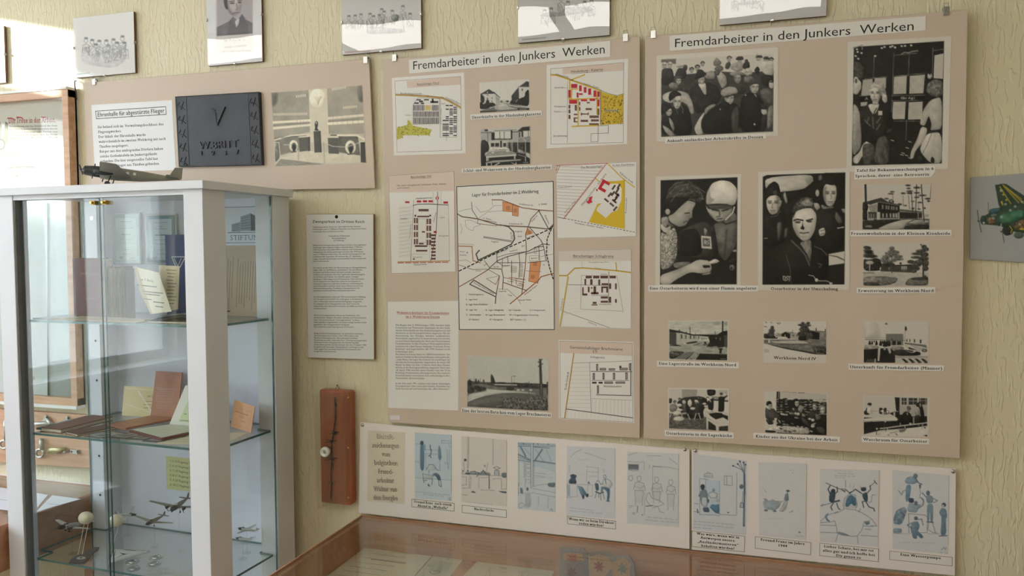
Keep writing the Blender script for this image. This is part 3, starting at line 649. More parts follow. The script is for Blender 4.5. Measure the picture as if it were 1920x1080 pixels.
# plan: pine camp
s = crop(*R2, D1); s.paper([(1086,30),(1570,7),(1567,457),(1094,470)], WHITE)
s.line([(1088,32),(1568,10),(1565,455),(1096,467)],1.6,(120,116,112), True)
s.poly([(1425,127),(1500,120),(1496,411),(1283,370),(1335,262),(1362,256),(1336,280),(1328,300),(1384,346),(1420,312),(1452,300),(1478,240),(1480,170),(1455,140)],(224,190,48)); s.poly([(1380,126),(1425,127),(1455,140),(1412,142)],(224,190,48)); s.lift()
for k in range(17):
    y = 36 + k * 19; xr_ = 1378 - (y - 22) * .74; s.line([(1092, y + 2),(max(1100, xr_), y + 12 - k * .2)],1.2,(120,84,80))
s.line([(1089,33),(1392,19),(1135,350)],3,(186,44,52)); s.line([(1112,32),(1092,80)],3,(186,44,52)); s.line([(1100,32),(1089,66)],3,(186,44,52)); s.line([(1128,352),(1380,24)],1.5,(186,44,52))
s.line([(1395,20),(1490,114),(1556,162)],6, YEL); s.line([(1495,112),(1497,425)],2.5, OCH); s.line([(1322,108),(1345,128)],6, YEL)
s.poly([(1368,113),(1411,137),(1404,153),(1378,138),(1360,164),(1388,180),(1379,195),(1338,172)],(200,40,56)); s.poly([(1326,175),(1335,172),(1338,184),(1330,186)],(200,40,56)); s.poly([(1286,222),(1306,215),(1300,240),(1306,252),(1290,258),(1284,263),(1268,250),(1282,240)],(200,40,56))
for x, y, a in ((1432,163,-55),(1409,207,-50),(1455,180,-60),(1389,240,40),(1421,266,40),(1436,246,40),(1452,214,-55),(1441,290,-50),(1462,157,-60),(1428,200,-55),(1444,232,-50),(1452,205,40)):
    c, n_ = math.cos(math.radians(a)), math.sin(math.radians(a)); s.poly([(x + i * 16 * c - j * 5.5 * n_, y + i * 16 * n_ + j * 5.5 * c) for i, j in ((-1,-1),(1,-1),(1,1),(-1,1))],(96,72,68))
s.text('Das Barackenlager', 1236,50,1366,40,11, col=(70,66,64)); s.line([(1236,54),(1366,44)],1.2, GRY); s.text('In den Kienfichten', 1426,37,1557,31,11, col=(70,66,64)); s.line([(1426,41),(1557,35)],1.2, GRY)
s.text('Flugzeugwerk', 1100,166,1182,162,9, col=GRY); s.text('Fliegerschule - Junkers', 1246,274,1390,84,11, col=(90,86,84)); s.text('Kühnauer Straße', 1466,78,1545,142,11, col=(90,86,84)); s.text('Rosenstraße', 1508,318,1512,224,9, col=GRY); s.text('Junkers - Weg', 1142,318,1206,246,9, col=GRY); s.text('Eisenbahn - Dessau - Köthen', 1200,378,1372,410,9, col=(80,78,76))
s.line([(1098,338),(1135,348)],2, BLK); s.dash((1140,348),(1566,432),22,3, BLK, .55)
s.build('camp_plan', M_INK, P1)
# plan: Schlagbreite camp
s = crop(*R2, D1); s.paper([(1102,540),(1539,531),(1537,1008),(1104,994)], WHITE)
s.poly([(1106,543),(1536,535),(1536,601),(1107,603)],(222,212,202)); s.lift()
s.line([(1105,541),(1537,533),(1535,1005),(1106,992)],1.4,(140,130,124), True)
s.text('Barackenlager Schlagbreite', 1190,578,1432,580,14); s.line([(1190,583),(1432,585)],1.3, BLK); s.text('Energiebetriebe Fhm', 1284,612,1400,612,8, col=GRY); s.line([(1243,604),(1243,642)],1, GRY)
for L in ([(1107,690),(1155,690),(1200,646),(1250,644),(1445,660),(1533,671)],[(1160,694),(1130,880),(1111,990)],[(1445,610),(1450,660)]): s.line(L, 6, YEL)
s.lift(); s.line([(1107,686),(1154,686),(1198,642),(1250,640),(1445,656),(1533,667)],1.2,(110,90,40)); s.line([(1164,694),(1134,882),(1116,990)],1.2,(110,90,40))
for k in range(9): s.line([(1162 - k * 4,740 + k * 22),(1238,742 + k * 20)],.7,(206,202,196))
s.line([(1240,688),(1452,690),(1488,901),(1235,888)],1.4,(100,96,94), True); s.line([(1158,742),(1402,748)],4,(176,172,170)); s.line([(1403,665),(1400,852)],5,(176,172,170)); s.line([(1300,806),(1400,806)],4,(176,172,170)); s.line([(1130,900),(1405,998)],4,(176,170,160)); s.lift()
rects(s, [(1265,690,1302,705),(1310,690,1346,705),(1353,690,1398,705),(1408,690,1445,705),(1258,708,1268,745),(1292,710,1306,743),(1340,712,1352,746),(1360,734,1400,745),(1405,735,1417,768),(1440,735,1450,770),(1245,758,1253,796),(1245,795,1275,807),(1278,755,1288,788),(1297,757,1305,766),(1312,752,1327,795),(1297,787,1342,800),(1358,757,1368,790),(1388,757,1398,790),(1358,753,1398,763),(1355,812,1397,825),(1355,838,1397,850),(1403,815,1417,850),(1440,828,1450,850),(1307,845,1330,857),(1300,860,1335,866)],(104,72,66))
s.text('Wohnbaracken', 1345,864,1420,862,8, col=GRY); s.text('Große Schaftrift', 1120,898,1132,824,8, col=GRY); s.text('Elballee', 1355,684,1395,684,8, col=GRY); s.text('Törtener', 1318,648,1358,650,8, col=GRY); s.text('Heideweg', 1278,968,1330,986,8, col=GRY)
s.build('camp_plan', M_INK, P1)
# plan: Brachmeierei camp
s = crop(*R3, D1); s.paper([(1284,285),(1800,300),(1806,862),(1284,830)], WHITE)
s.poly([(1293,294),(1793,308),(1793,396),(1295,374)], PINK); s.lift()
s.line([(1292,293),(1793,308),(1797,856),(1294,826)],2,(120,112,108), True)
s.text('Gemeinschaftslager Brachmeierei', 1360,345,1725,360,19, col=(60,58,58)); s.text('E.V.', 1519,374,1556,376,17, col=(60,58,58)); s.text('Schlagbreite', 1501,410,1603,414,14, col=(70,68,68))
s.line([(1388,380),(1325,825)],8, OCH); s.line([(1380,446),(1500,442),(1792,430)],2, GRY); s.line([(1498,440),(1508,782)],2.5,(110,108,106))
for k in range(11): s.line([(1378 - k * 4.4,476 + k * 27.5),(1500 + k * .6,474 + k * 28)],1.2,(176,172,168))
for k in range(11): s.line([(1516 + k * 25.5,692 + k),(1512 + k * 26,786 + k * 3.4)],1.2,(170,166,162))
for k in range(17): s.line([(1345 + k * 27,772 + k * 3.6),(1340 + k * 27,826 + k * 1.8)],1.0,(188,184,180))
s.line([(1510,691),(1790,703)],1.6, GRY); s.line([(1333,763),(1795,825)],6,(112,108,106)); s.line([(1507,503),(1790,506)],5,(122,118,118)); s.line([(1783,446),(1783,670)],7,(122,118,118)); s.line([(1545,665),(1786,671)],6,(122,118,118)); s.line([(1510,565),(1770,566)],4,(140,136,136)); s.lift()
rects(s, [(1543,452,1557,498),(1567,480,1611,496),(1630,482,1673,497),(1705,478,1761,495),(1703,464,1718,480),(1770,448,1784,496),(1519,515,1534,560),(1587,513,1601,559),(1659,513,1674,559),(1745,511,1761,560),(1515,575,1546,588),(1560,575,1588,588),(1600,573,1659,589),(1677,573,1743,588),(1549,600,1562,657)],(84,80,82)); s.lift()
rects(s, [(1547,457,1553,493),(1571,484,1607,492),(1634,486,1669,493),(1709,482,1757,491),(1774,453,1780,491),(1523,520,1530,555),(1591,518,1597,554),(1663,518,1670,554),(1749,516,1757,555),(1604,577,1655,585),(1681,577,1739,584),(1553,605,1558,652)],(172,158,154))
s.text('Wohnbaracken', 1593,613,1720,613,14, col=(60,58,58)); s.text('Große Schaftrift', 1336,634,1357,508,14, col=(70,68,66))
s.build('camp_plan', M_INK, P1)
# text sheet
s = crop(*R3, D1); s.paper([(100,22),(590,15),(588,774),(103,755)], WHITE)
s.text('Wohnbarackenlager für Fremdarbeiter', 162,103,527,107,15, 'serifb', (196,70,60)); s.line([(162,107),(527,111)],1.8,(196,70,60)); s.text('im 2. Weltkrieg in Dessau', 225,130,461,133,15, 'serifb', (196,70,60)); s.line([(225,134),(461,137)],1.8,(196,70,60))
s.para(['Mit Beginn des 2. Weltkrieges 1939, wurden viele', 'Facharbeiter zur Wehrmacht eingezogen. An ihre Stelle', 'wurden Arbeitskräfte aus dem Dienstleistungsbereich und', 'Hausfrauen in den Rüstungsbetrieben eingesetzt. Mit der', 'Ausweitung  des  Krieges  wurden  ausländische', 'Arbeitskräfte angeworben. In Sammeltransporten wurden', 'sie nach Deutschland gebracht. Auch nach Dessau kamen', 'Fremdarbeiter. In den Dessauer Rüstungsbetrieben', 'arbeiteten vor allem Flamen, Holländer, Franzosen, Polen,', 'Italiener und Jugoslawen. Ab 1941 kamen noch', 'Sowjetbürger dazu.', 'Bei Junkers in Dessau waren es 12500 Fremdarbeiter. Die', 'meisten wurden in Barackensiedlungen untergebracht.', '( siehe Pläne ). Im Lager Nord wurde ein Sonderlager für', 'ukrainische Partisanenkinder eingerichtet. Es waren 300', 'Kinder im Alter von 8 bis 12 Jahren. Auch diese Kinder', 'wurden in der Rüstungsproduktion eingesetzt. Nach dem', '18. April 1945 wurden diese Kinder von der SS in', 'Richtung Oranienbaum abtransportiert. Die meisten', 'Fremdarbeiter versuchten sich selbständig in ihre', 'Heimatländer durchzuschlagen.', '', 'In der Zeit nach 1991, nahmen viele dieser ehemaligen', 'Fremdarbeiter oder schon ihre Kinder, Kontakte zur', 'Stadt Dessau auf und besuchten die „Alte Heimstatt“.'],155,188,532,190,18.35,11.5, 'serif', (52,50,50), just=True)
s.build('text_sheet', M_INK, P1)

# ---- right board: photographs
D2 = .028
P2 = board('exhibit_board', [(1210,68),(1815,18),(1800,860),(1207,822)], D2,.005, 'beige exhibit board of black and white photographs with captions, right of the two tall boards', 'board', M_BOARD)
for x, y in ((1225,64),(1774,20)): clip(P2, x, y, D2)
caption(P2, R4, D2,[(172,177),(1434,80),(1434,150),(173,252)],[('Fremdarbeiter in den Junkers  Werken', 194,234,1380,149)], 'sans', 41, 'title_strip')
for cr, strip, lines in ((R4,[(150,682),(645,660),(648,682),(150,708)],[('Ankunft ausländischer Arbeitskräfte in Dessau', 160,702,634,681)]),
    (R5,[(1085,38),(1478,28),(1482,58),(1462,84),(1083,96)],[('Tafel für Bekanntmachungen in 6', 1092,59,1475,49),('Sprachen, davor  eine Betreuerin', 1087,86,1453,77)]),
    (R5,[(68,619),(608,619),(608,648),(68,648)],[('Eine Ostarbeiterin wird von einer Flamin angelernt', 75,639,602,639)]),
    (R5,[(1062,347),(1562,344),(1562,374),(1062,376)],[('Frauenwohnheim in der Kleinen Kienheide', 1067,369,1557,369)]),
    (R5,[(1095,630),(1482,627),(1482,656),(1095,658)],[('Erweiterung im Werkheim Nord', 1102,651,1475,651)]),
    (R6,[(110,280),(513,288),(513,317),(110,308)],[('Eine Lagerstraße im Werkheim Nord', 120,299,502,307)]),
    (R6,[(1055,295),(1525,303),(1525,331),(1055,323)],[('Unterkunft für Fremdarbeiter (Männer)', 1061,316,1517,324)]),
    (R6,[(148,622),(488,634),(488,663),(148,650)],[('Ostarbeiterin in der Lagerküche', 155,643,482,656)]),
    (R6,[(585,635),(1012,655),(1012,683),(585,663)],[('Kinder aus der Ukraine bei der Arbeit', 597,658,1002,677)]),
    (R6,[(1120,653),(1452,665),(1452,692),(1120,680)],[('Waschraum für Ostarbeiter', 1127,673,1444,684)])):
    caption(P2, cr, D2, strip, lines, h=13.5)

# ------------------------------------------------------------------ the photographs on the right board
SEP = (1.0,.975,.93)
def photo(root, corners, crop_, d, base=222, tone=SEP, den=.85): return Pic(corners, crop_, d, den, tone, base)
# arrival of workers: a crowd in caps and hats
p = photo(P2,[(6,87),(1373,-8),(1373,988),(6,1056)],(1230,90,6.0), D2)
p.po(212,[(62,130),(1325,65),(1320,940),(62,1000)],0)
p.po(60,[(62,340),(300,300),(700,260),(1000,280),(1325,250),(1320,940),(62,1000)],0, tex=(18,60))
p.po(110,[(62,130),(235,122),(232,180),(62,160)],0)
for x, y, w_, sk, hr in ((100,195,60,200, None),(165,190,60,205, None),(340,225,60,60, None),(480,225,55,190,50),(540,180,45,195,60),(690,170,60,180, None),(840,125,52,200,70),(960,130,60,190, None),(1030,150,40,60, None),(1165,105,70,200, None),(1250,130,70,190, None),(1300,140,50,180,40),(965,225,55,190, None),(415,250,50,185,50)):
    p.face(x, y, w_, w_ * 1.2, sk, 60,0, hr)
p.po(150,[(230,205),(320,190),(330,210),(250,222)]); p.po(130,[(655,200),(690,95),(755,160),(740,190)]); p.po(52,[(905,130),(930,95),(990,92),(1000,130),(950,138)]); p.po(48,[(1125,110),(1150,80),(1200,85),(1210,110)]); p.po(48,[(1205,120),(1230,95),(1270,98),(1275,130)])
p.po(40,[(65,240),(120,225),(190,230),(215,330),(190,420),(65,420)]); p.po(45,[(220,300),(260,220),(340,230),(360,300),(330,350),(230,340)]); p.po(70,[(790,230),(800,170),(845,150),(860,190),(830,240)])
p.po(165,[(845,230),(880,165),(985,150),(1000,240),(930,270)], tex=(20,30)); p.po(36,[(985,220),(1000,160),(1060,150),(1070,220),(1010,240)]); p.po(205,[(1170,220),(1200,150),(1325,140),(1325,310),(1230,300)]); p.po(40,[(1110,250),(1150,200),(1180,240),(1150,310)])
p.po(36,[(1180,330),(1230,295),(1325,310),(1322,400),(1250,440),(1200,400)]); p.el(200,1300,410,26,45); p.po(50,[(1270,385),(1325,360),(1325,390)])
p.po(150,[(545,290),(640,250),(690,270),(670,350),(570,340)], tex=(18,40)); p.po(175,[(690,280),(740,260),(800,310),(815,400),(760,460),(720,380)], tex=(22,30)); p.po(110,[(665,235),(720,180),(775,215),(770,255),(700,260)]); p.po(80,[(665,250),(750,250),(720,310),(680,300)])
p.po(200,[(990,250),(1040,222),(1090,245),(1095,300),(1000,300)]); p.face(1040,275,60,75,215,70); p.po(110,[(1000,320),(1080,310),(1120,345),(1060,400),(1000,380)])
p.po(60,[(830,420),(880,380),(1000,400),(1030,480),(980,530),(850,480)]); p.face(930,345,90,110,165,60); p.po(140,[(835,285),(900,262),(980,265),(1012,305),(930,300),(880,318)]); p.po(50,[(955,430),(985,420),(980,520),(955,510)])
p.po(42,[(380,470),(480,390),(600,380),(720,430),(760,560),(690,640),(560,720),(460,740),(400,560)], tex=(8,40)); p.po(205,[(480,395),(540,400),(575,390),(583,520),(560,525)]); p.face(525,362,90,90,200,60,-.5); p.po(36,[(440,350),(460,310),(480,240),(530,240),(560,270),(590,290),(540,330),(480,350)])
p.face(262,370,72,80,190,60); p.po(70,[(195,360),(230,312),(300,310),(305,345),(250,345)]); p.po(60,[(300,430),(370,460),(380,500),(300,480)])
p.po(185,[(75,530),(150,490),(290,480),(370,510),(420,600),(440,700),(400,740),(370,640),(300,600),(150,620),(80,580)], tex=(16,40)); p.po(120,[(145,410),(190,380),(260,400),(270,450),(220,475),(160,450)], tex=(15,20)); p.po(150,[(395,690),(440,690),(440,740),(405,740)])
p.po(28,[(140,690),(200,660),(330,630),(400,720),(430,980),(220,985),(170,850)]); p.face(245,610,110,150,205,60,.2); p.po(22,[(145,560),(160,500),(230,475),(290,510),(300,535),(240,540),(190,580),(160,600)]); p.st(120,[(290,640),(315,690),(310,730)],7); p.st(90,[(230,680),(255,735)],8)
p.po(34,[(62,620),(130,600),(190,660),(180,720),(62,740)]); p.face(150,720,85,90,195,60,.3); p.po(28,[(62,650),(100,620),(180,670),(150,690),(105,730),(62,760)]); p.po(30,[(62,780),(180,760),(220,900),(120,980),(62,960)]); p.po(165,[(70,860),(160,910),(230,985),(160,995),(105,940)], tex=(20,20)); p.po(150,[(150,770),(200,830),(220,910),(200,940),(160,850)], tex=(18,20))
p.po(26,[(560,760),(700,640),(820,600),(960,640),(960,950),(520,970),(520,820)]); p.po(150,[(560,690),(620,640),(685,625),(680,650),(600,700),(570,755)], tex=(18,20)); p.po(205,[(440,900),(500,790),(560,715),(560,745),(525,810),(520,880),(550,970),(470,978)], tex=(16,24))
p.po(70,[(860,750),(900,660),(945,640),(945,955),(870,960)], tex=(12,30)); p.face(838,570,120,130,195,60,.2); p.po(165,[(740,520),(750,470),(830,430),(910,440),(935,480),(930,510),(860,515),(780,545)], tex=(14,20)); p.po(60,[(780,540),(900,510),(900,530),(800,560)]); p.po(34,[(760,560),(800,600),(850,625),(830,700),(740,640)])
p.po(24,[(960,560),(1060,490),(1160,520),(1230,640),(1240,930),(950,950)]); p.face(1115,445,115,130,195,60,.4); p.po(72,[(1040,400),(1080,350),(1150,335),(1190,370),(1205,410),(1120,400),(1060,430)]); p.po(130,[(1110,510),(1140,520),(1150,560),(1120,540)])
p.po(95,[(1170,480),(1230,450),(1320,470),(1320,640),(1250,640),(1200,560)], tex=(18,24)); p.po(130,[(1270,660),(1320,640),(1320,850),(1260,920),(1250,800)], tex=(22,24)); p.el(190,1222,715,30,40,-20); p.po(40,[(1180,620),(1260,650),(1250,690),(1190,690)]); p.po(40,[(1190,760),(1260,740),(1240,930),(1180,940)])
p.el(200,1118,858,10,12); p.el(190,1020,528,8,8); p.el(180,738,688,7,8)
p.grain(7,9); p.build('photograph', M_PHOTO, P2)

# notice board with women
p = photo(P2,[(18,35),(795,-8),(768,985),(8,1010)],(1585,70,4.0), D2)
p.po(34,[(65,72),(742,28),(725,945),(50,962)],0, tex=(8,60))
p.st(150,[(60,80),(130,60),(130,90)],8); p.grain(0,9)
for x, y in ((280,80),(300,72),(345,72),(360,66),(380,76),(430,66),(455,64),(500,60),(95,110),(125,118),(80,140),(100,160),(90,90),(230,140)): p.el(205, x, y, 9,7, bl=.7)
p.st(170,[(430,122),(455,112),(480,116),(510,104),(550,100)],9, a=.8)
for L in ([(370,120),(355,560)],[(487,120),(478,290)],[(365,290),(605,268)],[(370,135),(540,118)],[(357,437),(600,432)],[(355,475),(590,470)],[(220,140),(215,300)],[(150,312),(320,292)],[(110,440),(170,437)],[(465,620),(460,770)],[(360,625),(560,628)],[(660,80),(655,270)],[(660,100),(740,88)]): p.st(140, L, 3.5)
for q in ([(372,295),(468,285),(462,420),(366,425)],[(490,288),(602,278),(590,418),(486,422)],[(365,482),(460,480),(452,612),(358,612)],[(482,486),(585,480),(582,612),(476,616)]): p.po(190, q, 0, tex=(16,40))
p.po(180,[(135,318),(210,310),(205,432),(122,436)],0); p.po(185,[(225,305),(312,300),(310,380),(222,380)],0); p.po(180,[(118,486),(170,482),(165,512),(118,515)],0)
p.rc(22,358,440,598,470); p.rc(22,115,445,178,472); p.po(200,[(672,135),(738,120),(732,310),(665,305)],0)
p.st(215,[(425,460),(425,447),(437,447),(437,460),(425,460)],4); p.st(215,[(445,447),(445,461)],4); p.st(215,[(452,450),(458,461),(464,450)],4); p.st(215,[(480,461),(487,445),(494,461)],4); p.st(215,[(500,465),(510,465),(510,450),(500,452),(502,460)],4); p.st(215,[(523,445),(523,461)],4); p.st(215,[(155,465),(163,450),(171,465)],4)
p.po(70,[(62,180),(110,185),(145,230),(145,290),(100,330),(62,340)], tex=(30,14)); p.po(205,[(62,330),(85,300),(120,330),(125,380),(90,430),(58,420)]); p.el(190,82,318,18,24); p.po(60,[(75,310),(90,310),(86,345),(78,340)])
p.po(165,[(58,490),(95,520),(120,600),(125,740),(120,830),(52,900)], tex=(20,22)); p.po(215,[(60,900),(110,860),(135,800),(180,765),(205,810),(180,850),(130,890),(95,950),(60,940)])
p.po(42,[(110,540),(170,500),(250,490),(320,510),(360,600),(375,640),(330,720),(310,780),(200,800),(130,760),(115,640)], tex=(10,30)); p.po(205,[(172,500),(265,492),(240,560),(215,580),(190,545)]); p.st(40,[(215,585),(225,555),(240,530)],7); p.rc(205,252,550,283,582)
for L in ([(150,620),(190,660)],[(210,600),(215,680)],[(240,640),(270,600)],[(180,600),(165,640)],[(265,650),(240,690)]): p.st(125, L, 9, bl=1.6, a=.8)
p.po(80,[(130,800),(200,790),(230,830),(225,955),(135,958)], tex=(30,16)); p.po(95,[(240,760),(310,730),(340,830),(325,955),(220,958)], tex=(35,16,40)); p.po(60,[(320,690),(355,680),(345,715),(315,720)])
p.po(178,[(175,400),(190,350),(230,325),(290,340),(310,400),(320,470),(300,490),(280,430),(200,440)], tex=(40,14)); p.face(232,425,100,135,200,60,-.2); p.po(185,[(180,390),(200,350),(250,340),(290,370),(300,420),(280,400),(230,370),(195,385)], tex=(35,12)); p.po(190,[(285,420),(318,430),(322,480),(300,495),(280,465)], tex=(35,12)); p.po(170,[(205,480),(255,480),(250,505),(215,505)])
p.po(120,[(608,400),(625,340),(680,310),(732,330),(732,430),(700,445),(650,440)], tex=(55,14)); p.po(190,[(620,285),(625,268),(640,285),(645,265),(660,290),(640,312),(622,305)])
p.po(195,[(560,650),(590,540),(640,470),(725,440),(728,690),(640,700),(650,650),(630,580),(600,665)], tex=(14,40)); p.po(45,[(622,700),(725,685),(722,705),(622,716)]); p.po(205,[(625,718),(722,708),(728,942),(640,945),(560,850),(590,760)], tex=(10,40)); p.po(195,[(575,665),(622,680),(600,770),(530,850),(515,910),(490,905),(500,850),(545,760)])
p.st(90,[(650,720),(620,800),(580,880)],7, a=.5); p.po(40,[(545,870),(600,900),(600,948),(545,948)]); p.po(40,[(650,890),(672,910),(670,945),(640,935)])
for x, y in ((430,880),(465,885),(470,828),(440,868),(490,905),(360,772),(490,782)): p.st(190,[(x - 10, y - 3),(x + 10, y + 3)],6)
p.grain(7,7); p.build('photograph', M_PHOTO, P2)

# two women at work
p = photo(P2,[(22,52),(774,30),(768,1015),(18,1022)],(1225,320,4.694), D2)
p.po(30,[(66,85),(742,58),(735,1000),(60,1000)],0, tex=(6,60))
p.po(60,[(355,470),(470,440),(560,560),(580,760),(480,780),(230,740),(225,540)], tex=(14,40)); p.po(26,[(230,530),(400,500),(450,740),(240,760)])
p.po(105,[(530,470),(620,440),(738,350),(735,640),(690,720),(640,800),(580,740),(560,580)], tex=(24,50)); p.st(45,[(600,440),(640,470),(735,440)],12); p.st(50,[(650,520),(640,640),(630,760)],10, bl=3, a=.7); p.po(150,[(450,500),(485,520),(470,570),(455,560)]); p.po(45,[(510,480),(545,500),(560,600),(520,560)])
p.po(170,[(466,300),(490,340),(600,330),(700,310),(690,380),(620,440),(570,450),(520,410),(480,350)]); p.po(80,[(470,300),(700,300),(690,340),(600,335),(520,345)], a=.8, bl=2); p.st(45,[(525,340),(575,350)],14, bl=1.5); p.st(45,[(610,352),(660,340)],13, bl=1.5); p.st(80,[(585,350),(590,400),(560,405)],9, bl=1.5); p.st(70,[(565,425),(610,418)],9); p.po(110,[(480,350),(530,400),(540,430),(500,390)], a=.6, bl=2)
p.po(226,[(470,290),(475,200),(520,110),(600,82),(680,95),(735,150),(742,230),(715,310),(600,290),(500,300)]); p.po(160,[(475,200),(500,150),(510,240),(545,250),(500,290),(470,295)], a=.7, bl=3); p.st(60,[(470,300),(560,292),(650,295),(710,318)],9); p.st(210,[(715,320),(700,370),(640,430)],12)
p.po(58,[(128,180),(200,95),(330,78),(420,150),(465,190),(450,260),(390,285),(330,260),(260,320),(180,350),(100,340)], tex=(40,26)); p.po(28,[(100,290),(150,230),(260,230),(330,250),(230,330),(150,360),(90,350)])
for L in ([(140,170),(200,110),(260,100)],[(220,190),(270,160)],[(300,150),(320,90)],[(380,180),(430,200),(440,250)],[(160,270),(190,230)],[(400,150),(460,190)],[(330,200),(360,180)],[(410,240),(450,250)],[(150,200),(190,150),(240,130)],[(250,130),(300,120)],[(350,130),(400,160),(420,190)],[(180,230),(230,200),(260,200)],[(280,210),(320,190)],[(300,270),(330,250),(370,260)],[(120,240),(140,200)]): p.st(150, L, 7, bl=1.5, a=.6)
p.po(178,[(130,400),(180,380),(250,310),(310,260),(385,280),(350,340),(350,410),(320,430),(290,480),(230,495),(150,450)], tex=(10,40)); p.po(120,[(110,440),(160,460),(200,490),(140,500)], bl=2, a=.7); p.st(45,[(285,375),(322,370)],10); p.st(60,[(350,350),(352,410),(320,425)],6); p.st(70,[(270,455),(305,440)],8); p.el(180,130,360,22,26); p.po(150,[(70,410),(130,400),(140,450),(110,510),(70,470)])
p.po(200,[(68,460),(110,505),(160,480),(150,550),(100,545),(66,510)]); p.po(165,[(66,530),(110,560),(190,490),(215,560),(215,750),(160,850),(62,880)], tex=(95,9)); p.po(60,[(62,880),(150,855),(215,760),(225,790),(180,870),(62,910)], a=.7)
p.po(120,[(175,810),(330,795),(330,850),(190,860)], tex=(14,30)); p.po(190,[(62,920),(180,880),(310,830),(400,780),(500,790),(520,850),(510,890),(430,905),(330,890),(200,960),(150,1000),(62,1000)], tex=(10,40)); p.po(28,[(435,830),(500,830),(510,850),(450,858)]); p.po(160,[(430,910),(520,890),(500,912),(440,918)]); p.po(200,[(495,800),(550,772),(590,795),(560,812),(505,822)], tex=(60,9))
p.po(205,[(428,570),(512,578),(520,688),(430,680)],0); p.po(90,[(440,590),(502,596),(506,668),(442,662)],0, tex=(60,8)); p.st(215,[(452,645),(452,610),(470,645),(470,610)],5); p.st(215,[(480,650),(495,640),(480,625),(495,612)],5)
p.el(120,695,850,22,26, bl=2); p.el(30,690,855,8,12); p.po(170,[(700,700),(735,690),(735,715),(705,712)]); p.po(36,[(660,780),(735,760),(735,820),(670,830)])
p.grain(7,7); p.build('photograph', M_PHOTO, P2)

# three young men
p = photo(P2,[(8,35),(795,-2),(792,1050),(5,1055)],(1420,315,4.594), D2)
p.po(28,[(48,75),(85,60),(760,38),(752,1003),(45,1005)],0, tex=(5,60)); p.po(200,[(70,82),(480,52),(490,130),(440,170),(330,195),(240,200),(180,210),(70,180)],1, tex=(8,60)); p.po(120,[(415,90),(470,70),(485,120),(440,150)], bl=4, a=.6); p.po(30,[(240,200),(400,185),(470,130),(560,40),(700,42),(740,300),(300,330),(260,300)]); p.po(170,[(530,70),(560,55),(565,100),(535,110)], bl=2, a=.6); p.po(150,[(225,230),(245,200),(270,290),(250,310)], bl=2)
p.po(30,[(60,240),(90,150),(150,110),(190,140),(210,240),(130,260)]); p.face(142,310,145,185,205,55,-.1); p.po(32,[(62,270),(85,180),(150,150),(205,200),(215,270),(170,230),(110,240),(75,275)], tex=(14,14)); p.po(150,[(190,270),(220,280),(205,330),(185,340)]); p.po(120,[(135,200),(170,190),(180,230),(150,235)], a=.5)
p.po(30,[(50,420),(130,400),(200,380),(260,460),(260,640),(50,700)]); p.po(110,[(175,470),(215,460),(210,560),(185,640),(175,560)], bl=2, a=.8); p.po(110,[(240,520),(268,510),(262,590),(235,605)], bl=2, a=.8); p.st(120,[(120,420),(170,410),(200,370)],8, a=.6)
p.face(628,230,135,200,200,55,.15); p.po(28,[(530,210),(545,110),(640,75),(700,100),(705,130),(650,150),(590,135),(565,200),(555,250)]); p.el(190,523,215,16,30); p.po(120,[(555,310),(600,335),(655,320),(665,360),(600,375),(560,350)], tex=(20,16)); p.po(32,[(500,370),(580,350),(690,340),(755,420),(750,680),(600,740),(500,620)]); p.po(95,[(680,370),(720,420),(740,470),(700,480),(670,430)], bl=2); p.po(205,[(532,530),(580,508),(592,550),(580,580),(542,585)]); p.st(60,[(548,540),(580,530)],5); p.st(60,[(550,570),(580,562)],5); p.st(190,[(695,516),(745,508)],9); p.po(175,[(725,350),(760,348),(758,395),(735,375)], a=.8)
p.po(34,[(240,360),(270,290),(380,240),(470,260),(330,340),(310,420),(300,520),(260,470)]); p.po(208,[(310,420),(330,370),(430,320),(500,350),(518,430),(500,540),(460,610),(400,630),(345,580),(310,500)], tex=(6,50)); p.po(150,[(310,420),(330,400),(340,520),(380,610),(340,575),(310,500)], bl=4, a=.6)
p.po(74,[(300,430),(303,350),(365,272),(440,240),(505,300),(524,400),(505,385),(474,342),(400,348),(340,372),(318,425)], tex=(55,12)); p.po(150,[(380,300),(440,262),(490,305),(470,330),(410,325)], tex=(50,9), bl=2); [p.st(175,[(370 + k * 16,330 - k * 4),(395 + k * 16,285 - k * 5),(425 + k * 14,262)],5, bl=1.2, a=.5) for k in range(5)]; p.po(170,[(490,300),(530,300),(550,340),(520,365),(500,340)], tex=(20,12))
p.st(40,[(322,450),(350,440),(400,450)],13); p.st(40,[(430,452),(480,438)],13); p.el(50,355,465,24,10, bl=1.5, a=.9); p.el(50,455,458,22,10, bl=1.5, a=.9); p.po(40,[(395,460),(402,500),(415,515),(405,532),(375,520),(392,495)], bl=1.2); p.st(60,[(372,556),(405,560),(450,553)],9); p.st(140,[(385,590),(425,588)],8, a=.6, bl=2)
p.po(30,[(60,720),(230,640),(310,620),(390,700),(460,700),(500,670),(610,740),(620,960),(300,1000),(50,1000)]); p.po(130,[(370,640),(470,610),(475,720),(460,830),(440,750),(400,690)], tex=(40,12,40)); p.st(130,[(300,625),(370,690),(420,750),(455,835)],13, bl=1.5, a=.7); p.st(120,[(500,675),(560,700),(605,750)],8, a=.7); p.st(110,[(255,750),(290,880),(298,1000)],5, a=.8); p.st(110,[(525,820),(560,830),(540,855)],5)
p.po(205,[(620,740),(752,715),(750,820),(620,838)],0); p.st(60,[(625,752),(700,765),(752,790)],5); p.po(60,[(622,745),(690,757),(750,795),(750,800),(690,770)],0, a=.5)
p.st(190,[(450,922),(490,930),(510,960),(540,972),(600,972),(630,985)],6); p.el(205,516,965,14,16); p.rc(200,625,985,650,1003); p.st(150,[(62,605),(88,602)],7)
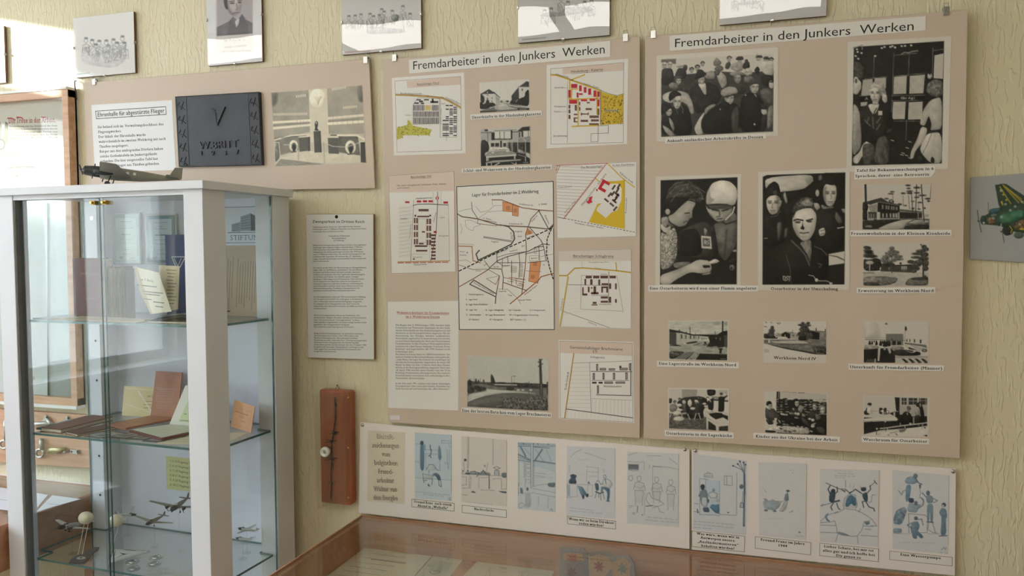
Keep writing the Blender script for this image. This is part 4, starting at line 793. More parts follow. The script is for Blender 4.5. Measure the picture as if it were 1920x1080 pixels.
for L in ([(228,930),(228,960),(245,970),(248,935),(230,930)],[(255,970),(268,955),(255,940),(268,930)],[(272,935),(290,933)],[(281,935),(281,972)]): p.st(180, L, 7)
p.grain(6,7); p.build('photograph', M_PHOTO, P2)
s = crop(*R5, D2 + .0004); s.h = .0004; s.text('Ostarbeiter in der Umschulung', 671,641,1003,642,13.5, 'serifb', BLK); s.build('caption', M_INK, P2)

# women's home among tall pines
p = photo(P2,[(80,62),(1545,62),(1510,1030),(80,1030)],(1610,340,11.37), D2,206, den=1.0)
p.po(95,[(80,800),(700,790),(1200,780),(1510,800),(1505,1025),(80,1025)],0, tex=(45,60,30)); p.po(40,[(80,830),(500,800),(950,810),(700,880),(380,1020),(80,1025)], tex=(14,50)); p.po(190,[(370,1028),(640,900),(980,815),(1180,815),(1040,880),(940,1028)]); p.po(165,[(1040,900),(1200,820),(1500,830),(1500,880),(1200,900)], tex=(40,40,20)); p.po(45,[(930,1020),(1060,940),(1300,920),(1500,920),(1500,1020)], tex=(25,60,20)); p.po(140,[(130,950),(280,930),(300,990),(150,980)], tex=(40,30))
p.po(60,[(180,480),(180,430),(440,360),(490,350),(640,440),(880,500),(880,530),(440,440),(250,500)],0, tex=(10,30)); p.st(150,[(440,440),(880,520)],12); p.po(30,[(410,460),(440,445),(880,525),(880,800),(400,800)],0); p.po(150,[(210,520),(400,480),(400,640),(250,650)],0, tex=(30,30)); p.po(60,[(200,650),(400,650),(400,790),(200,790)],0); p.po(190,[(390,650),(465,655),(465,820),(390,820)],0); p.po(165,[(180,790),(330,790),(320,830),(190,830)],0); p.po(150,[(470,780),(850,780),(880,810),(470,820)],0); p.rc(165,845,660,878,800)
for x in (500,580,630,695,740,800): p.rc(140, x, 500 + (x - 500) * .15, x + 34,590 + (x - 500) * .08)
for x in (510,590,670,730,790): p.rc(175, x, 682, x + (30 if x < 700 else 44),770)
for x in (215,265,315): p.rc(170, x, 690, x + 14,780)
p.po(50,[(640,410),(700,375),(760,410),(760,460),(660,450)]); p.el(150,705,420,34,24); p.po(95,[(880,590),(1360,640),(1360,680),(880,640)],0); p.po(38,[(880,650),(1370,680),(1360,780),(880,790)],0, tex=(10,30)); p.rc(165,1265,660,1280,790); p.rc(180,1350,660,1365,800); p.po(180,[(1400,690),(1500,700),(1490,800),(1400,780)],0, tex=(40,30))
for a, b, w_ in (((145,70),(165,810),46),((1240,70),(1215,800),16),((1340,70),(1395,850),20),((1130,230),(1165,780),13),((1070,300),(1090,590),9),((735,260),(738,380),7),((955,300),(955,530),6),((1545,70),(1525,360),10),((1280,470),(1280,600),7),((1150,440),(1160,600),6)): p.st(42,[a, b], w_)
for x, y, rx, ry in ((725,222,45,16),(690,265,60,14),(955,255,48,20),(1060,85,55,20),(1070,150,40,18),(1090,210,65,18),(1090,250,60,22),(1245,135,70,22),(1245,245,60,18),(1360,300,85,18),(1240,340,50,18),(1160,425,40,12),(1305,450,50,16),(1470,370,60,20),(1490,420,30,20),(880,490,50,22),(1000,515,35,14),(600,370,45,16),(1410,570,20,20),(1160,580,35,20),(1290,590,30,14)): p.el(62, x, y, rx, ry, tex=(45,16), bl=1.3)
p.po(40,[(80,470),(110,430),(190,470),(210,560),(180,640),(80,640)], tex=(40,20)); p.po(40,[(80,640),(140,600),(180,700),(180,820),(80,820)], tex=(45,20))
p.grain(7,14); p.build('photograph', M_PHOTO, P2)

# barrack extension between pines
p = photo(P2,[(92,78),(1580,52),(1578,1035),(98,1035)],(1610,450,12.0), D2,206, den=1.0)
p.po(185,[(100,710),(1575,735),(1572,1030),(100,1030)],0, tex=(14,60)); p.po(120,[(100,820),(560,810),(900,850),(850,960),(600,1030),(110,1030)], tex=(45,50,30)); p.po(70,[(110,950),(400,950),(520,1020),(110,1030)], tex=(35,40)); p.po(110,[(1060,950),(1150,850),(1560,830),(1570,1030),(1050,1020)], tex=(40,50,25)); p.po(60,[(1180,850),(1560,820),(1560,900),(1200,900)], tex=(30,40)); p.st(90,[(110,740),(350,742)],14)
p.po(42,[(110,420),(200,440),(360,420),(520,490),(530,690),(110,700)], tex=(14,40)); p.po(66,[(480,590),(740,560),(1200,550),(1300,600),(1250,735),(500,705)],0, tex=(14,60)); p.po(40,[(750,570),(1180,550),(1190,575),(760,590)],0); p.po(50,[(530,520),(740,490),(850,560),(520,590)], tex=(14,30)); p.el(55,950,525,28,24)
for x in (970,1015,1060): p.po(190,[(x, 590),(x + 30,590),(x + 26,660),(x + 2,660)], tex=(30,10))
p.el(150,1030,640,72,60, a=.4); p.po(150,[(670,620),(720,620),(720,670),(670,670)], a=.6); p.po(190,[(470,650),(490,610),(512,610),(512,670),(480,668)]); p.po(180,[(235,600),(245,550),(265,550),(258,720),(240,720)],0); p.st(150,[(120,670),(240,580)],7); p.po(120,[(310,620),(340,640),(330,665),(310,660)], a=.6)
for x, y, rx, ry in ((195,175,90,40),(220,245,110,34),(230,290,110,28),(270,350,160,36),(220,380,120,26),(430,460,80,40),(380,430,60,25)): p.el(48, x, y, rx, ry, 8, tex=(36,26), bl=1.4)
p.el(190,250,510,90,42, tex=(30,30), bl=1.5); p.el(180,240,420,80,22, tex=(30,30), bl=1.5)
p.st(80,[(755,180),(752,740)],18)
for x, y, rx, ry in ((755,190,60,45),(760,250,90,30),(690,295,90,30),(850,275,70,34),(760,330,150,30),(650,370,110,34),(890,370,110,34),(600,420,90,34),(880,430,130,30),(700,470,150,34),(580,470,70,40)): p.el(100, x, y, rx, ry, tex=(48,30), bl=1.5)
p.st(58,[(1455,560),(1455,860)],36)
for x, y, rx, ry in ((1405,105,16,18),(1470,150,60,40),(1500,210,80,50),(1400,250,110,40),(1330,310,130,34),(1290,390,110,30),(1480,330,90,60),(1460,420,120,50),(1400,500,150,60),(1180,490,80,40),(1300,560,110,50),(1520,520,60,70),(1290,640,90,50),(1500,640,70,60),(1250,700,60,40)): p.el(68, x, y, rx, ry, tex=(50,26), bl=1.4)
p.rc(190,1415,600,1435,700); p.po(60,[(1440,820),(1500,780),(1560,860),(1450,870)], tex=(30,20))
p.grain(8,16); p.build('photograph', M_PHOTO, P2)

# camp street with barracks
p = photo(P2,[(105,80),(1545,72),(1525,1028),(115,1010)],(1245,595,12.71), D2,216, den=1.0, tone=(.985,.985,.93))
p.po(200,[(128,100),(1520,92),(1505,440),(128,300)],0, tex=(24,160,40)); p.po(150,[(1160,95),(1350,95),(1330,170),(1180,170)], bl=3, a=.6); p.po(120,[(1440,110),(1510,110),(1505,190),(1440,170)], bl=3, a=.6)
p.po(170,[(128,660),(700,560),(1100,560),(1510,700),(1505,1020),(128,990)],0, tex=(34,120,26)); p.po(30,[(128,280),(400,330),(700,405),(1280,410),(1400,330),(1512,315),(1512,420),(1150,470),(830,440),(680,435),(430,375),(128,355)],0); p.po(190,[(300,365),(690,440),(840,455),(850,550),(560,610),(300,650)],0, tex=(10,30)); p.po(75,[(128,355),(300,368),(300,650),(128,640)],0, tex=(14,14,90)); p.po(165,[(870,465),(1060,490),(1040,520),(890,545)],0)
for x, w_ in ((408,34),(515,26),(622,34),(712,24),(762,10),(828,22)): p.po(70,[(x, 400 + (x - 400) * .12),(x + w_, 405 + (x - 400) * .12),(x + w_, 505 + (x - 400) * .03),(x, 505 + (x - 400) * .03)],0, tex=(25,10)); p.st(110,[(x - 20,375 + (x - 300) * .13),(x - 20,640 - (x - 300) * .18)],3, a=.5)
p.po(36,[(1060,470),(1300,415),(1510,420),(1510,700),(1300,720),(1020,695),(1100,580)],0); p.po(95,[(1430,430),(1512,420),(1512,740),(1440,700)],0, a=.7); p.rc(150,1235,480,1258,510); p.rc(120,1330,480,1355,550)
p.st(28,[(1402,100),(1400,400)],30); p.st(60,[(625,232),(628,385)],16); p.st(60,[(1227,335),(1228,410)],11); p.st(70,[(757,365),(757,400)],8); p.st(40,[(372,300),(372,330)],22); p.st(40,[(540,345),(540,370)],16)
p.po(45,[(510,610),(720,570),(800,565),(790,600),(560,635)]); p.po(190,[(450,590),(520,600),(600,665),(480,660)]); p.po(60,[(700,660),(900,600),(850,640),(720,670)], a=.7); p.el(26,990,605,28,22); p.po(60,[(940,640),(1010,620),(1060,640),(960,680)], a=.7); p.po(150,[(1080,720),(1250,680),(1310,720),(1140,740)], tex=(25,20))
p.po(75,[(128,790),(540,820),(250,990),(128,990)], tex=(60,40,16)); p.po(120,[(250,990),(540,830),(740,820),(520,1000)],0, tex=(12,30)); p.po(36,[(510,1000),(740,830),(600,960),(560,1005)]); p.po(30,[(760,1010),(860,860),(1505,880),(1505,1022)],0, tex=(16,60)); p.po(150,[(560,1005),(760,850),(850,860),(720,1010)], tex=(60,26)); p.po(28,[(1300,740),(1410,740),(1375,800),(1375,860),(1320,860),(1330,790)],0); p.po(205,[(1410,740),(1440,695),(1470,735)],0)
p.po(60,[(130,650),(230,640),(330,650),(440,690),(150,680)], tex=(40,20)); p.po(50,[(140,850),(380,880),(230,985),(150,970)], tex=(60,24)); p.st(190,[(150,850),(280,870),(360,890)],10, a=.8)
p.st(190,[(1350,990),(1470,990)],13, a=.7); p.grain(8,16); p.build('photograph', M_PHOTO, P2)

# Werkheim Nord IV
p = photo(P2,[(72,92),(1492,92),(1492,1028),(78,1020)],(1425,595,12.0), D2,214, den=1.0)
p.po(120,[(85,500),(1490,500),(1490,835),(1240,820),(700,710),(180,600),(85,590)],0, tex=(42,70,24)); p.po(190,[(230,540),(870,520),(1080,560),(1080,590),(400,590)],0, tex=(16,40,14)); p.po(50,[(150,590),(400,640),(700,700),(1000,750),(1240,800),(1490,800),(1490,840),(1240,832),(900,765),(600,715),(300,640)], tex=(25,24)); p.po(70,[(1150,640),(1490,650),(1490,830),(1250,820)], tex=(50,24)); p.st(45,[(360,590),(700,600),(1080,600)],13, a=.8)
p.po(36,[(85,365),(180,365),(350,420),(350,470),(85,480)], tex=(20,30)); p.po(150,[(350,390),(490,385),(490,435),(350,430)],0); p.po(130,[(350,370),(400,355),(490,375),(490,390)],0); p.po(30,[(490,370),(580,322),(690,370),(690,475),(640,478),(600,440),(490,430)],0); p.po(140,[(570,325),(720,330),(860,360),(690,372)],0); p.po(165,[(690,372),(860,368),(860,490),(690,475)],0, tex=(10,20)); p.rc(70,738,395,775,420); p.rc(60,830,395,850,420); p.st(60,[(738,290),(738,335)],9)
p.po(120,[(1110,290),(1490,310),(1490,345),(1340,345),(1110,300)],0); p.po(22,[(1140,300),(1345,345),(1345,500),(1150,495)],0); p.po(140,[(1345,350),(1490,348),(1490,500),(1345,500)],0, tex=(40,26,80)); p.st(40,[(1265,250),(1265,290)],22); p.st(40,[(1470,265),(1470,310)],18)
for x, y, rx, ry in ((250,380,80,60),(270,300,70,50),(280,230,40,40)): p.el(68, x, y, rx, ry, tex=(45,18), bl=1.5)
for x, y, rx, ry in ((1000,460,130,60),(960,380,110,70),(1060,330,90,70),(1000,270,110,60),(1010,190,90,50),(1090,130,40,30),(970,130,40,26),(900,170,40,22),(1110,180,40,20),(1140,420,60,70)): p.el(66, x, y, rx, ry, tex=(62,20), bl=1.4)
p.po(30,[(870,440),(1040,400),(1050,520),(870,515)], tex=(20,24)); p.po(205,[(420,490),(500,450),(600,440),(650,480),(560,500)], tex=(20,30)); p.po(60,[(220,455),(410,445),(400,480),(230,480)], tex=(20,24)); p.po(205,[(185,520),(225,500),(230,580),(190,580)]); p.rc(215,565,385,577,435)
for x, y in ((140,115),(255,118),(400,130),(455,128),(425,145),(110,205),(140,210)): p.el(90, x, y, 18,8,20)
p.po(150,[(90,700),(200,720),(210,780),(90,790)], a=.35, tex=(30,30)); p.st(190,[(1280,812),(1440,822)],12, a=.8)
p.grain(7,16); p.build('photograph', M_PHOTO, P2)
s = crop(*R6, D2 + .0004); s.h = .0004; s.text('Werkheim Nord IV', 686,271,895,277,13.5, 'serifb', BLK); s.build('caption', M_INK, P2)

# sleeping quarters
p = photo(P2,[(112,82),(1582,82),(1570,1030),(112,1018)],(1610,595,12.0), D2,208, den=1.0)
p.po(195,[(120,90),(400,100),(500,480),(120,480)], bl=8, a=.6); p.po(30,[(112,720),(400,700),(720,690),(830,780),(830,1025),(112,1018)],0, tex=(8,60)); p.po(120,[(620,370),(1010,370),(1010,630),(740,630),(620,500)],0, tex=(8,40)); p.st(90,[(150,495),(1050,520)],12); p.st(120,[(150,455),(1040,465)],6)
for x, w_, b in ((250,36,615),(305,26,610),(355,20,560),(405,36,625),(500,42,640),(545,30,590),(590,50,660),(640,50,660),(690,44,650)): p.po(26,[(x - w_ * .3,520),(x + w_ * .3,520),(x + w_, b),(x - w_, b)])
p.rc(34,765,530,845,620); p.po(34,[(870,620),(880,540),(950,535),(965,610)],0); p.rc(60,750,470,770,530); p.rc(150,845,530,868,625)
p.po(110,[(1040,565),(1520,620),(1540,690),(1400,650),(1040,600)],0); p.po(175,[(1130,610),(1530,700),(1550,760),(1300,720)],0, tex=(16,30)); p.el(26,628,148,30,9); p.st(26,[(628,115),(628,145)],9); p.el(30,1068,255,22,48); p.st(90,[(1050,190),(1050,560)],5)
for x, y, w_, h_ in ((1080,490,20,55),(1148,490,18,60),(1248,492,24,72),(1378,500,34,82)): p.rc(38, x, y, x + w_, y + h_)
p.po(150,[(120,620),(250,630),(440,640),(470,690),(300,720),(120,720)], tex=(45,40,24)); p.po(195,[(440,700),(500,630),(490,770),(470,980),(430,980)],0, tex=(16,24)); p.po(180,[(655,630),(720,690),(740,790),(700,820),(660,720)],0, tex=(16,24)); p.rc(160,565,670,615,735); p.po(140,[(750,640),(1000,650),(1040,720),(820,740),(720,700)], tex=(45,40,20)); p.po(40,[(760,740),(1050,720),(1400,780),(1400,860),(830,870)], tex=(14,40)); p.po(200,[(1040,735),(1200,790),(1290,720),(1330,740),(1270,790),(1180,800)]); p.po(50,[(1030,630),(1110,640),(1130,720),(1350,740),(1400,770),(1200,690)], tex=(40,30)); p.el(190,1100,665,46,22); p.el(60,1480,745,60,34); p.el(150,1480,745,34,20); p.po(200,[(1390,790),(1560,780),(1400,850)],0)
p.po(160,[(780,800),(820,870),(1560,870),(1560,910),(850,920)],0, tex=(10,30)); p.po(190,[(830,915),(1560,900),(1560,1028),(830,1025)],0)
for x in (970,1115,1260,1400): p.po(26,[(x, 930),(x + 55,930),(x + 150,1000),(x + 80,1005)],0); p.rc(30, x + 80,1010, x + 150,1035)
for k in range(4): p.st(120,[(170 + k * 55,1015),(215 + k * 55,950)],22, a=.8)
p.rc(175,360,930,392,1015); p.grain(7,16); p.build('photograph', M_PHOTO, P2)

# camp kitchen
p = photo(P2,[(82,78),(1392,100),(1388,1012),(95,955)],(1245,720,11.37), D2,222, den=1.0)
p.po(208,[(108,105),(1365,130),(1365,1000),(110,945)],0); p.po(165,[(390,112),(720,120),(700,290),(390,280)],0, tex=(8,40)); p.po(95,[(110,620),(900,700),(1365,840),(1365,1000),(110,945)],0, tex=(45,40,22)); p.po(38,[(110,300),(175,310),(170,400),(110,420)]); p.po(44,[(280,420),(390,290),(560,270),(780,260),(900,300),(960,400),(840,560),(860,730),(700,740),(400,700),(350,560)], tex=(16,40))
p.po(30,[(920,115),(1110,120),(1100,230),(980,260),(930,220)], tex=(35,24)); p.po(150,[(1010,260),(1180,270),(1160,350),(1070,330)],0); p.rc(60,1285,345,1365,378)
for x, y, w_ in ((340,330,50),(235,390,60),(740,290,40),(800,300,40),(940,310,50)): p.face(x, y, w_, w_ * 1.2,190,50,0,40)
p.po(130,[(120,450),(180,420),(260,440),(300,500),(240,600),(130,590)], tex=(24,24)); p.po(40,[(280,400),(320,350),(390,360),(400,430),(320,440)]); p.po(80,[(400,470),(440,420),(520,470),(550,580),(450,610),(400,560)], tex=(20,26)); p.el(195,432,385,40,44, tex=(20,12)); p.po(30,[(470,430),(530,450),(550,590),(480,600)]); p.po(212,[(510,420),(520,350),(570,320),(605,380),(600,440),(560,500),(535,470)]); p.po(55,[(670,430),(740,410),(790,480),(780,600),(640,690),(600,640),(660,560)], tex=(14,24)); p.face(690,390,60,66,190,50); p.po(215,[(650,370),(670,335),(730,340),(760,420),(720,390)])
p.po(32,[(800,340),(870,290),(910,340),(900,420),(820,400)]); p.po(30,[(920,370),(990,330),(1070,280),(1060,560),(960,560),(940,460)]); p.po(210,[(920,290),(960,290),(1020,380),(1000,390),(960,340),(930,390)])
for x, y, rx, ry in ((335,450,56,34),(340,552,66,28),(620,520,56,28),(905,475,46,22),(870,420,40,24),(270,620,80,46),(320,740,118,52)): p.el(214, x, y, rx, ry, tex=(12,20)); p.st(110,[(x - rx, y + ry * .4),(x, y + ry),(x + rx, y + ry * .4)],7, a=.7)
p.po(110,[(215,760),(320,800),(430,770),(420,880),(260,880)], tex=(30,30)); p.po(150,[(190,640),(270,670),(340,640),(330,680),(210,690)], tex=(24,16))
for L in ([(400,620),(370,730)],[(510,640),(560,750)],[(690,630),(655,750)],[(750,630),(785,745)],[(150,640),(130,700)]): p.st(195, L, 18)
p.po(175,[(365,620),(480,600),(500,640),(400,650)]); p.po(175,[(690,630),(770,610),(775,640)]); p.po(24,[(1160,290),(1200,265),(1290,270),(1350,230),(1355,260),(1290,310),(1290,590),(1150,590),(1165,440)]); p.el(28,1225,205,34,30); p.el(150,1220,240,22,18); p.po(30,[(1165,330),(1090,330),(1010,300),(1040,350),(1160,360)]); p.rc(215,1070,360,1160,560); p.po(215,[(1290,380),(1365,380),(1365,590),(1290,580)],0); p.st(60,[(1330,220),(1325,160)],6); p.rc(180,1180,125,1365,200, a=.5)
p.po(195,[(840,570),(950,530),(1090,590),(960,620)], tex=(16,30)); p.po(205,[(870,640),(960,625),(1200,640),(1365,590),(1365,850),(1120,860),(930,700),(870,680)],0, tex=(16,40)); p.po(32,[(960,630),(1120,605),(1240,620),(1300,700),(1110,755),(1000,680)],0, tex=(14,16)); p.po(40,[(1200,630),(1365,680),(1365,770),(1280,720)],0); p.po(205,[(910,700),(955,720),(945,970),(912,960)],0); p.po(208,[(940,720),(1115,850),(1365,840),(1365,890),(1175,910),(1170,1000),(1115,995),(1110,900),(940,770)],0); p.po(38,[(955,790),(1105,890),(1112,990),(955,960)],0, tex=(25,30)); p.po(50,[(1180,910),(1365,890),(1365,1000),(1180,995)],0, tex=(30,30))
p.grain(8,15); p.build('photograph', M_PHOTO, P2)

# children at work
p = photo(P2,[(85,92),(1455,140),(1432,1040),(100,980)],(1425,725,11.37), D2,210, den=1.0)
p.po(26,[(360,95),(432,98),(430,260),(1420,330),(1418,1035),(360,1000),(355,300)],0, tex=(8,60)); p.po(195,[(440,105),(1420,150),(1420,330),(1100,270),(700,250),(440,250)],0); p.st(150,[(405,100),(400,250)],18); p.st(60,[(470,105),(780,122)],7); p.st(50,[(820,128),(960,132)],10)
rr = random.Random(9)
for r0 in range(7):
    for c0 in range(11):
        x, y = 380 + c0 * 100 + rr.uniform(-20,20),275 + r0 * 52 + rr.uniform(-10,10)
        if x < 620 or x > 850: p.el(rr.choice((130,170,60,190)), x, y, rr.uniform(24,44), rr.uniform(8,14), rr.uniform(-15,15), bl=1.2)
p.el(28,540,262,50,18); p.el(34,930,290,110,24); p.el(28,1095,290,40,20)
p.po(72,[(110,450),(200,500),(290,450),(380,560),(450,650),(460,700),(380,680),(300,720),(150,700),(112,640)], tex=(18,30)); p.face(215,415,105,130,205,60,-.2); p.po(26,[(128,380),(150,315),(220,300),(260,350),(250,370),(190,375),(160,410)]); p.po(45,[(112,690),(300,720),(290,800),(180,810)]); p.el(200,340,690,34,26); p.po(190,[(390,700),(430,720),(455,780),(420,770)]); p.st(40,[(120,450),(210,500),(250,470)],10)
p.po(44,[(620,560),(700,440),(800,430),(900,440),(970,560),(990,640),(860,690),(680,640)], tex=(14,30)); p.po(150,[(850,380),(960,430),(920,480),(890,570),(810,500)], tex=(12,24)); p.face(795,360,105,130,205,60,-.2); p.po(24,[(690,310),(720,265),(800,250),(840,290),(800,310),(740,320),(725,350)]); p.po(130,[(620,540),(760,560),(760,590),(630,590)], tex=(14,24)); p.po(140,[(900,560),(970,590),(980,640),(900,640)], tex=(14,20)); p.el(200,820,580,36,30); p.el(205,765,570,22,26); p.po(150,[(695,450),(745,460),(740,510),(710,500)])
p.po(24,[(480,680),(620,610),(860,680),(900,800),(860,850),(620,800)]); p.po(70,[(870,640),(980,690),(1080,820),(1040,870),(930,770)], tex=(16,30)); p.po(190,[(430,560),(480,565),(610,600),(590,620),(450,600)]); p.po(150,[(730,650),(800,640),(850,680),(760,680)], tex=(40,12))
p.po(48,[(1080,510),(1160,520),(1230,480),(1230,700),(1120,700),(1000,640)], tex=(16,30)); p.face(1165,440,95,120,200,60,-.3); p.po(100,[(1100,390),(1140,340),(1230,350),(1230,400),(1180,370)], tex=(30,12)); p.el(195,1065,685,34,22); p.el(200,1130,710,36,30); p.po(100,[(1180,560),(1300,620),(1310,690),(1190,710)], tex=(20,24))
p.po(22,[(1250,760),(1320,620),(1420,640),(1418,1035),(1110,1020),(1110,900)]); p.face(1335,510,125,160,205,60,-.3); p.po(130,[(1250,470),(1270,400),(1350,390),(1400,430),(1400,450),(1330,420),(1270,490)], tex=(40,12)); p.el(205,1130,840,40,34); p.po(190,[(1090,800),(1200,765),(1180,800),(1110,830)]); p.po(70,[(1190,860),(1300,850),(1400,920),(1380,1030),(1250,980)], tex=(20,30))
p.po(185,[(110,850),(450,830),(640,840),(900,870),(1060,920),(1060,1010),(580,995),(110,960)], tex=(60,30,16)); p.po(40,[(110,920),(350,940),(330,985),(110,975)], tex=(30,20))
for x, y, c in ((230,840,210),(300,750,190),(360,780,190),(500,740,120),(520,800,180),(590,810,150),(450,890,50),(700,790,120),(740,910,200),(880,930,190),(690,830,30),(640,960,60),(740,940,60),(900,860,190),(990,880,200),(1020,910,170),(1100,950,200),(540,940,60),(480,830,40),(820,850,190)): p.el(c, x, y, 34,14, rr.uniform(-30,30), bl=1.2)
p.grain(8,15); p.build('photograph', M_PHOTO, P2)

# wash room
p = photo(P2,[(108,78),(1600,112),(1568,1018),(95,985)],(1610,735,12.0), D2,214, den=1.0)
p.po(205,[(128,95),(1545,120),(1540,1000),(118,965)],0); p.po(32,[(115,690),(120,570),(890,600),(930,500),(1540,540),(1540,780),(500,860),(115,950)],0, tex=(6,60)); p.po(34,[(820,118),(940,125),(925,440),(850,420)],0, tex=(14,30)); p.po(30,[(800,440),(930,440),(940,640),(840,560),(700,480)],0)
p.po(175,[(930,300),(1540,290),(1540,540),(1210,550),(930,500)],0, tex=(10,60)); p.po(60,[(940,128),(1540,140),(1535,285),(950,285)],0)
for x in (930,1085,1320): p.rc(185, x, 125, x + 46,290)
for x in (1020,1228,1385,1500): p.rc(180, x, 128, x + 12,285)
for a, b in (((950,210),(1090,210)),((1140,200),(1320,205)),((1390,190),(1535,190)),((935,292),(1090,290))): p.st(180,[a, b],10)
p.po(210,[(160,430),(200,320),(270,330),(290,420),(330,480),(240,510),(170,490)]); p.po(40,[(150,420),(190,330),(185,460),(260,500),(170,520),(130,480)]); p.el(26,248,275,46,34); p.el(190,235,315,26,22); p.po(36,[(120,420),(160,430),(170,510),(118,500)]); p.st(150,[(260,425),(440,425)],7)
p.el(28,505,385,40,34); p.el(28,605,378,30,26); p.po(40,[(460,400),(560,380),(690,420),(700,500),(470,500)], tex=(30,24)); p.po(212,[(490,440),(540,390),(575,410),(570,510),(540,560),(510,590),(480,550),(530,530),(540,450)]); p.po(210,[(630,400),(690,430),(670,500),(640,470)]); p.st(205,[(450,440),(455,540),(500,585)],20); p.po(120,[(570,440),(640,440),(640,510),(580,510)], tex=(40,8))
p.st(205,[(120,530),(300,525),(500,520),(720,512)],20); p.po(212,[(118,600),(400,570),(800,570),(895,610),(860,650),(118,672)],0); p.st(130,[(118,655),(860,645)],9); p.rc(205,640,540,695,575); p.rc(200,395,530,425,560); p.rc(190,790,450,830,545); p.el(200,605,670,20,14); p.el(30,290,668,14,14)
p.po(24,[(960,560),(1000,480),(1060,430),(1160,470),(1210,560),(1230,690),(1160,720),(960,740)]); p.face(1130,400,80,100,150,50,.3); p.po(95,[(1085,360),(1095,315),(1150,315),(1190,370),(1180,395),(1120,370)], tex=(20,14)); p.po(200,[(1085,470),(1110,470),(1115,520),(1100,515)]); p.el(200,1170,710,30,18); p.st(90,[(1060,560),(1090,640),(1160,690)],8, a=.7)
p.po(150,[(1260,500),(1275,420),(1340,380),(1390,430),(1390,510),(1330,530)], tex=(14,20)); p.el(190,1330,345,30,34); p.po(40,[(1260,520),(1390,520),(1400,690),(1270,700)], tex=(14,24)); p.po(26,[(1290,290),(1340,230),(1400,220),(1440,330),(1470,440),(1490,690),(1400,690),(1390,440),(1360,340),(1310,330)]); p.po(200,[(1375,250),(1400,260),(1400,350),(1380,330)]); p.rc(150,1225,560,1260,720)
p.po(216,[(118,965),(400,920),(880,850),(940,910),(1080,850),(1110,820),(1540,760),(1540,1000),(118,965)],0, tex=(8,60)); p.po(90,[(900,850),(1090,810),(1040,890),(940,910)], a=.8, bl=2); p.st(200,[(490,820),(650,805),(1000,755),(1300,720),(1545,690)],24); p.st(205,[(655,805),(660,860)],16); p.st(205,[(1045,760),(1050,810)],16); p.st(205,[(945,700),(950,745)],14); p.st(170,[(1440,720),(1430,830)],18); p.st(190,[(1350,715),(1355,755)],14); p.el(200,415,828,24,22); p.st(60,[(410,850),(405,960)],16); p.el(30,1490,802,20,14); p.st(80,[(710,925),(800,910),(880,880)],9); p.st(70,[(840,930),(875,970)],14); p.st(60,[(440,965),(480,930)],9); p.el(60,680,968,18,8); p.po(40,[(1460,980),(1540,960),(1540,1002)],0); p.st(140,[(575,690),(580,800)],5, a=.6); p.po(150,[(560,840),(600,840),(640,880),(600,880)])
p.grain(7,15); p.build('photograph', M_PHOTO, P2)

# ---- photographs on the left board
p = photo(P1,[(138,155),(1585,55),(1585,950),(155,1030)],(890,145,15.43), D1,222, den=1.0, tone=(1,.985,.955))
p.po(110,[(150,960),(760,760),(940,740),(1580,870),(1580,945),(155,1025)],0, tex=(20,120,30)); p.po(185,[(560,870),(800,750),(930,750),(1100,850),(1300,880),(1200,930),(650,960)], tex=(26,160,24)); p.po(40,[(155,985),(640,960),(640,1000),(155,1020)], tex=(30,80)); p.st(205,[(155,960),(450,890),(720,800),(820,750)],20); p.st(205,[(930,740),(1000,800),(1200,840),(1580,875)],26); p.st(70,[(940,760),(990,830),(1200,880),(1580,905)],14); p.po(36,[(1240,900),(1580,905),(1580,945),(1260,945)],0); p.st(195,[(1310,925),(1490,915)],18, a=.8)
p.po(60,[(155,490),(420,340),(600,460),(590,480),(155,492)],0, tex=(10,40)); p.po(64,[(530,420),(570,420),(745,580),(735,595),(590,480)],0); p.po(212,[(180,492),(590,475),(605,800),(430,740),(180,800)],0, tex=(8,60)); p.po(178,[(595,490),(735,595),(735,680),(760,740),(620,800)],0); p.el(205,378,438,18,20)
for x, y, w_, h_ in ((355,590,40,60),(500,570,24,60),(490,670,30,40),(355,500,50,30),(640,600,12,40),(680,620,12,40)): p.rc(90, x, y, x + w_, y + h_, a=.8)
for x, y, rx, ry in ((230,640,60,110),(380,720,50,70),(200,540,30,60),(180,800,60,80),(330,800,60,60),(490,790,100,60),(300,860,140,60)): p.el(36, x, y, rx, ry, tex=(36,40), bl=1.4)
p.po(30,[(155,760),(400,800),(520,730),(640,800),(440,850),(155,940)], tex=(14,40)); p.el(90,785,700,36,34, tex=(20,20)); p.po(150,[(760,680),(900,660),(1000,690),(930,730),(820,740)], a=.5, bl=3)
p.po(44,[(1280,280),(1510,110),(1575,140),(1575,285)],0, tex=(8,40)); p.st(130,[(1265,270),(1575,268)],9); p.po(52,[(1075,530),(1280,280),(1295,660),(1080,690)],0, tex=(14,40)); p.po(206,[(1295,300),(1575,300),(1575,420),(1440,520),(1310,680)],0); p.rc(70,1365,330,1400,390); p.po(32,[(1020,740),(1060,660),(1200,680),(1340,600),(1450,560),(1470,420),(1575,330),(1580,850),(1300,800),(1060,770)], tex=(14,60)); p.st(180,[(1200,710),(1250,650)],22, a=.8); p.el(50,960,695,40,26)
p.st(90,[(655,840),(655,980)],10, a=.7); p.st(110,[(530,112),(1020,90)],8, a=.6); p.grain(7,18); p.build('photograph', M_PHOTO, P1)

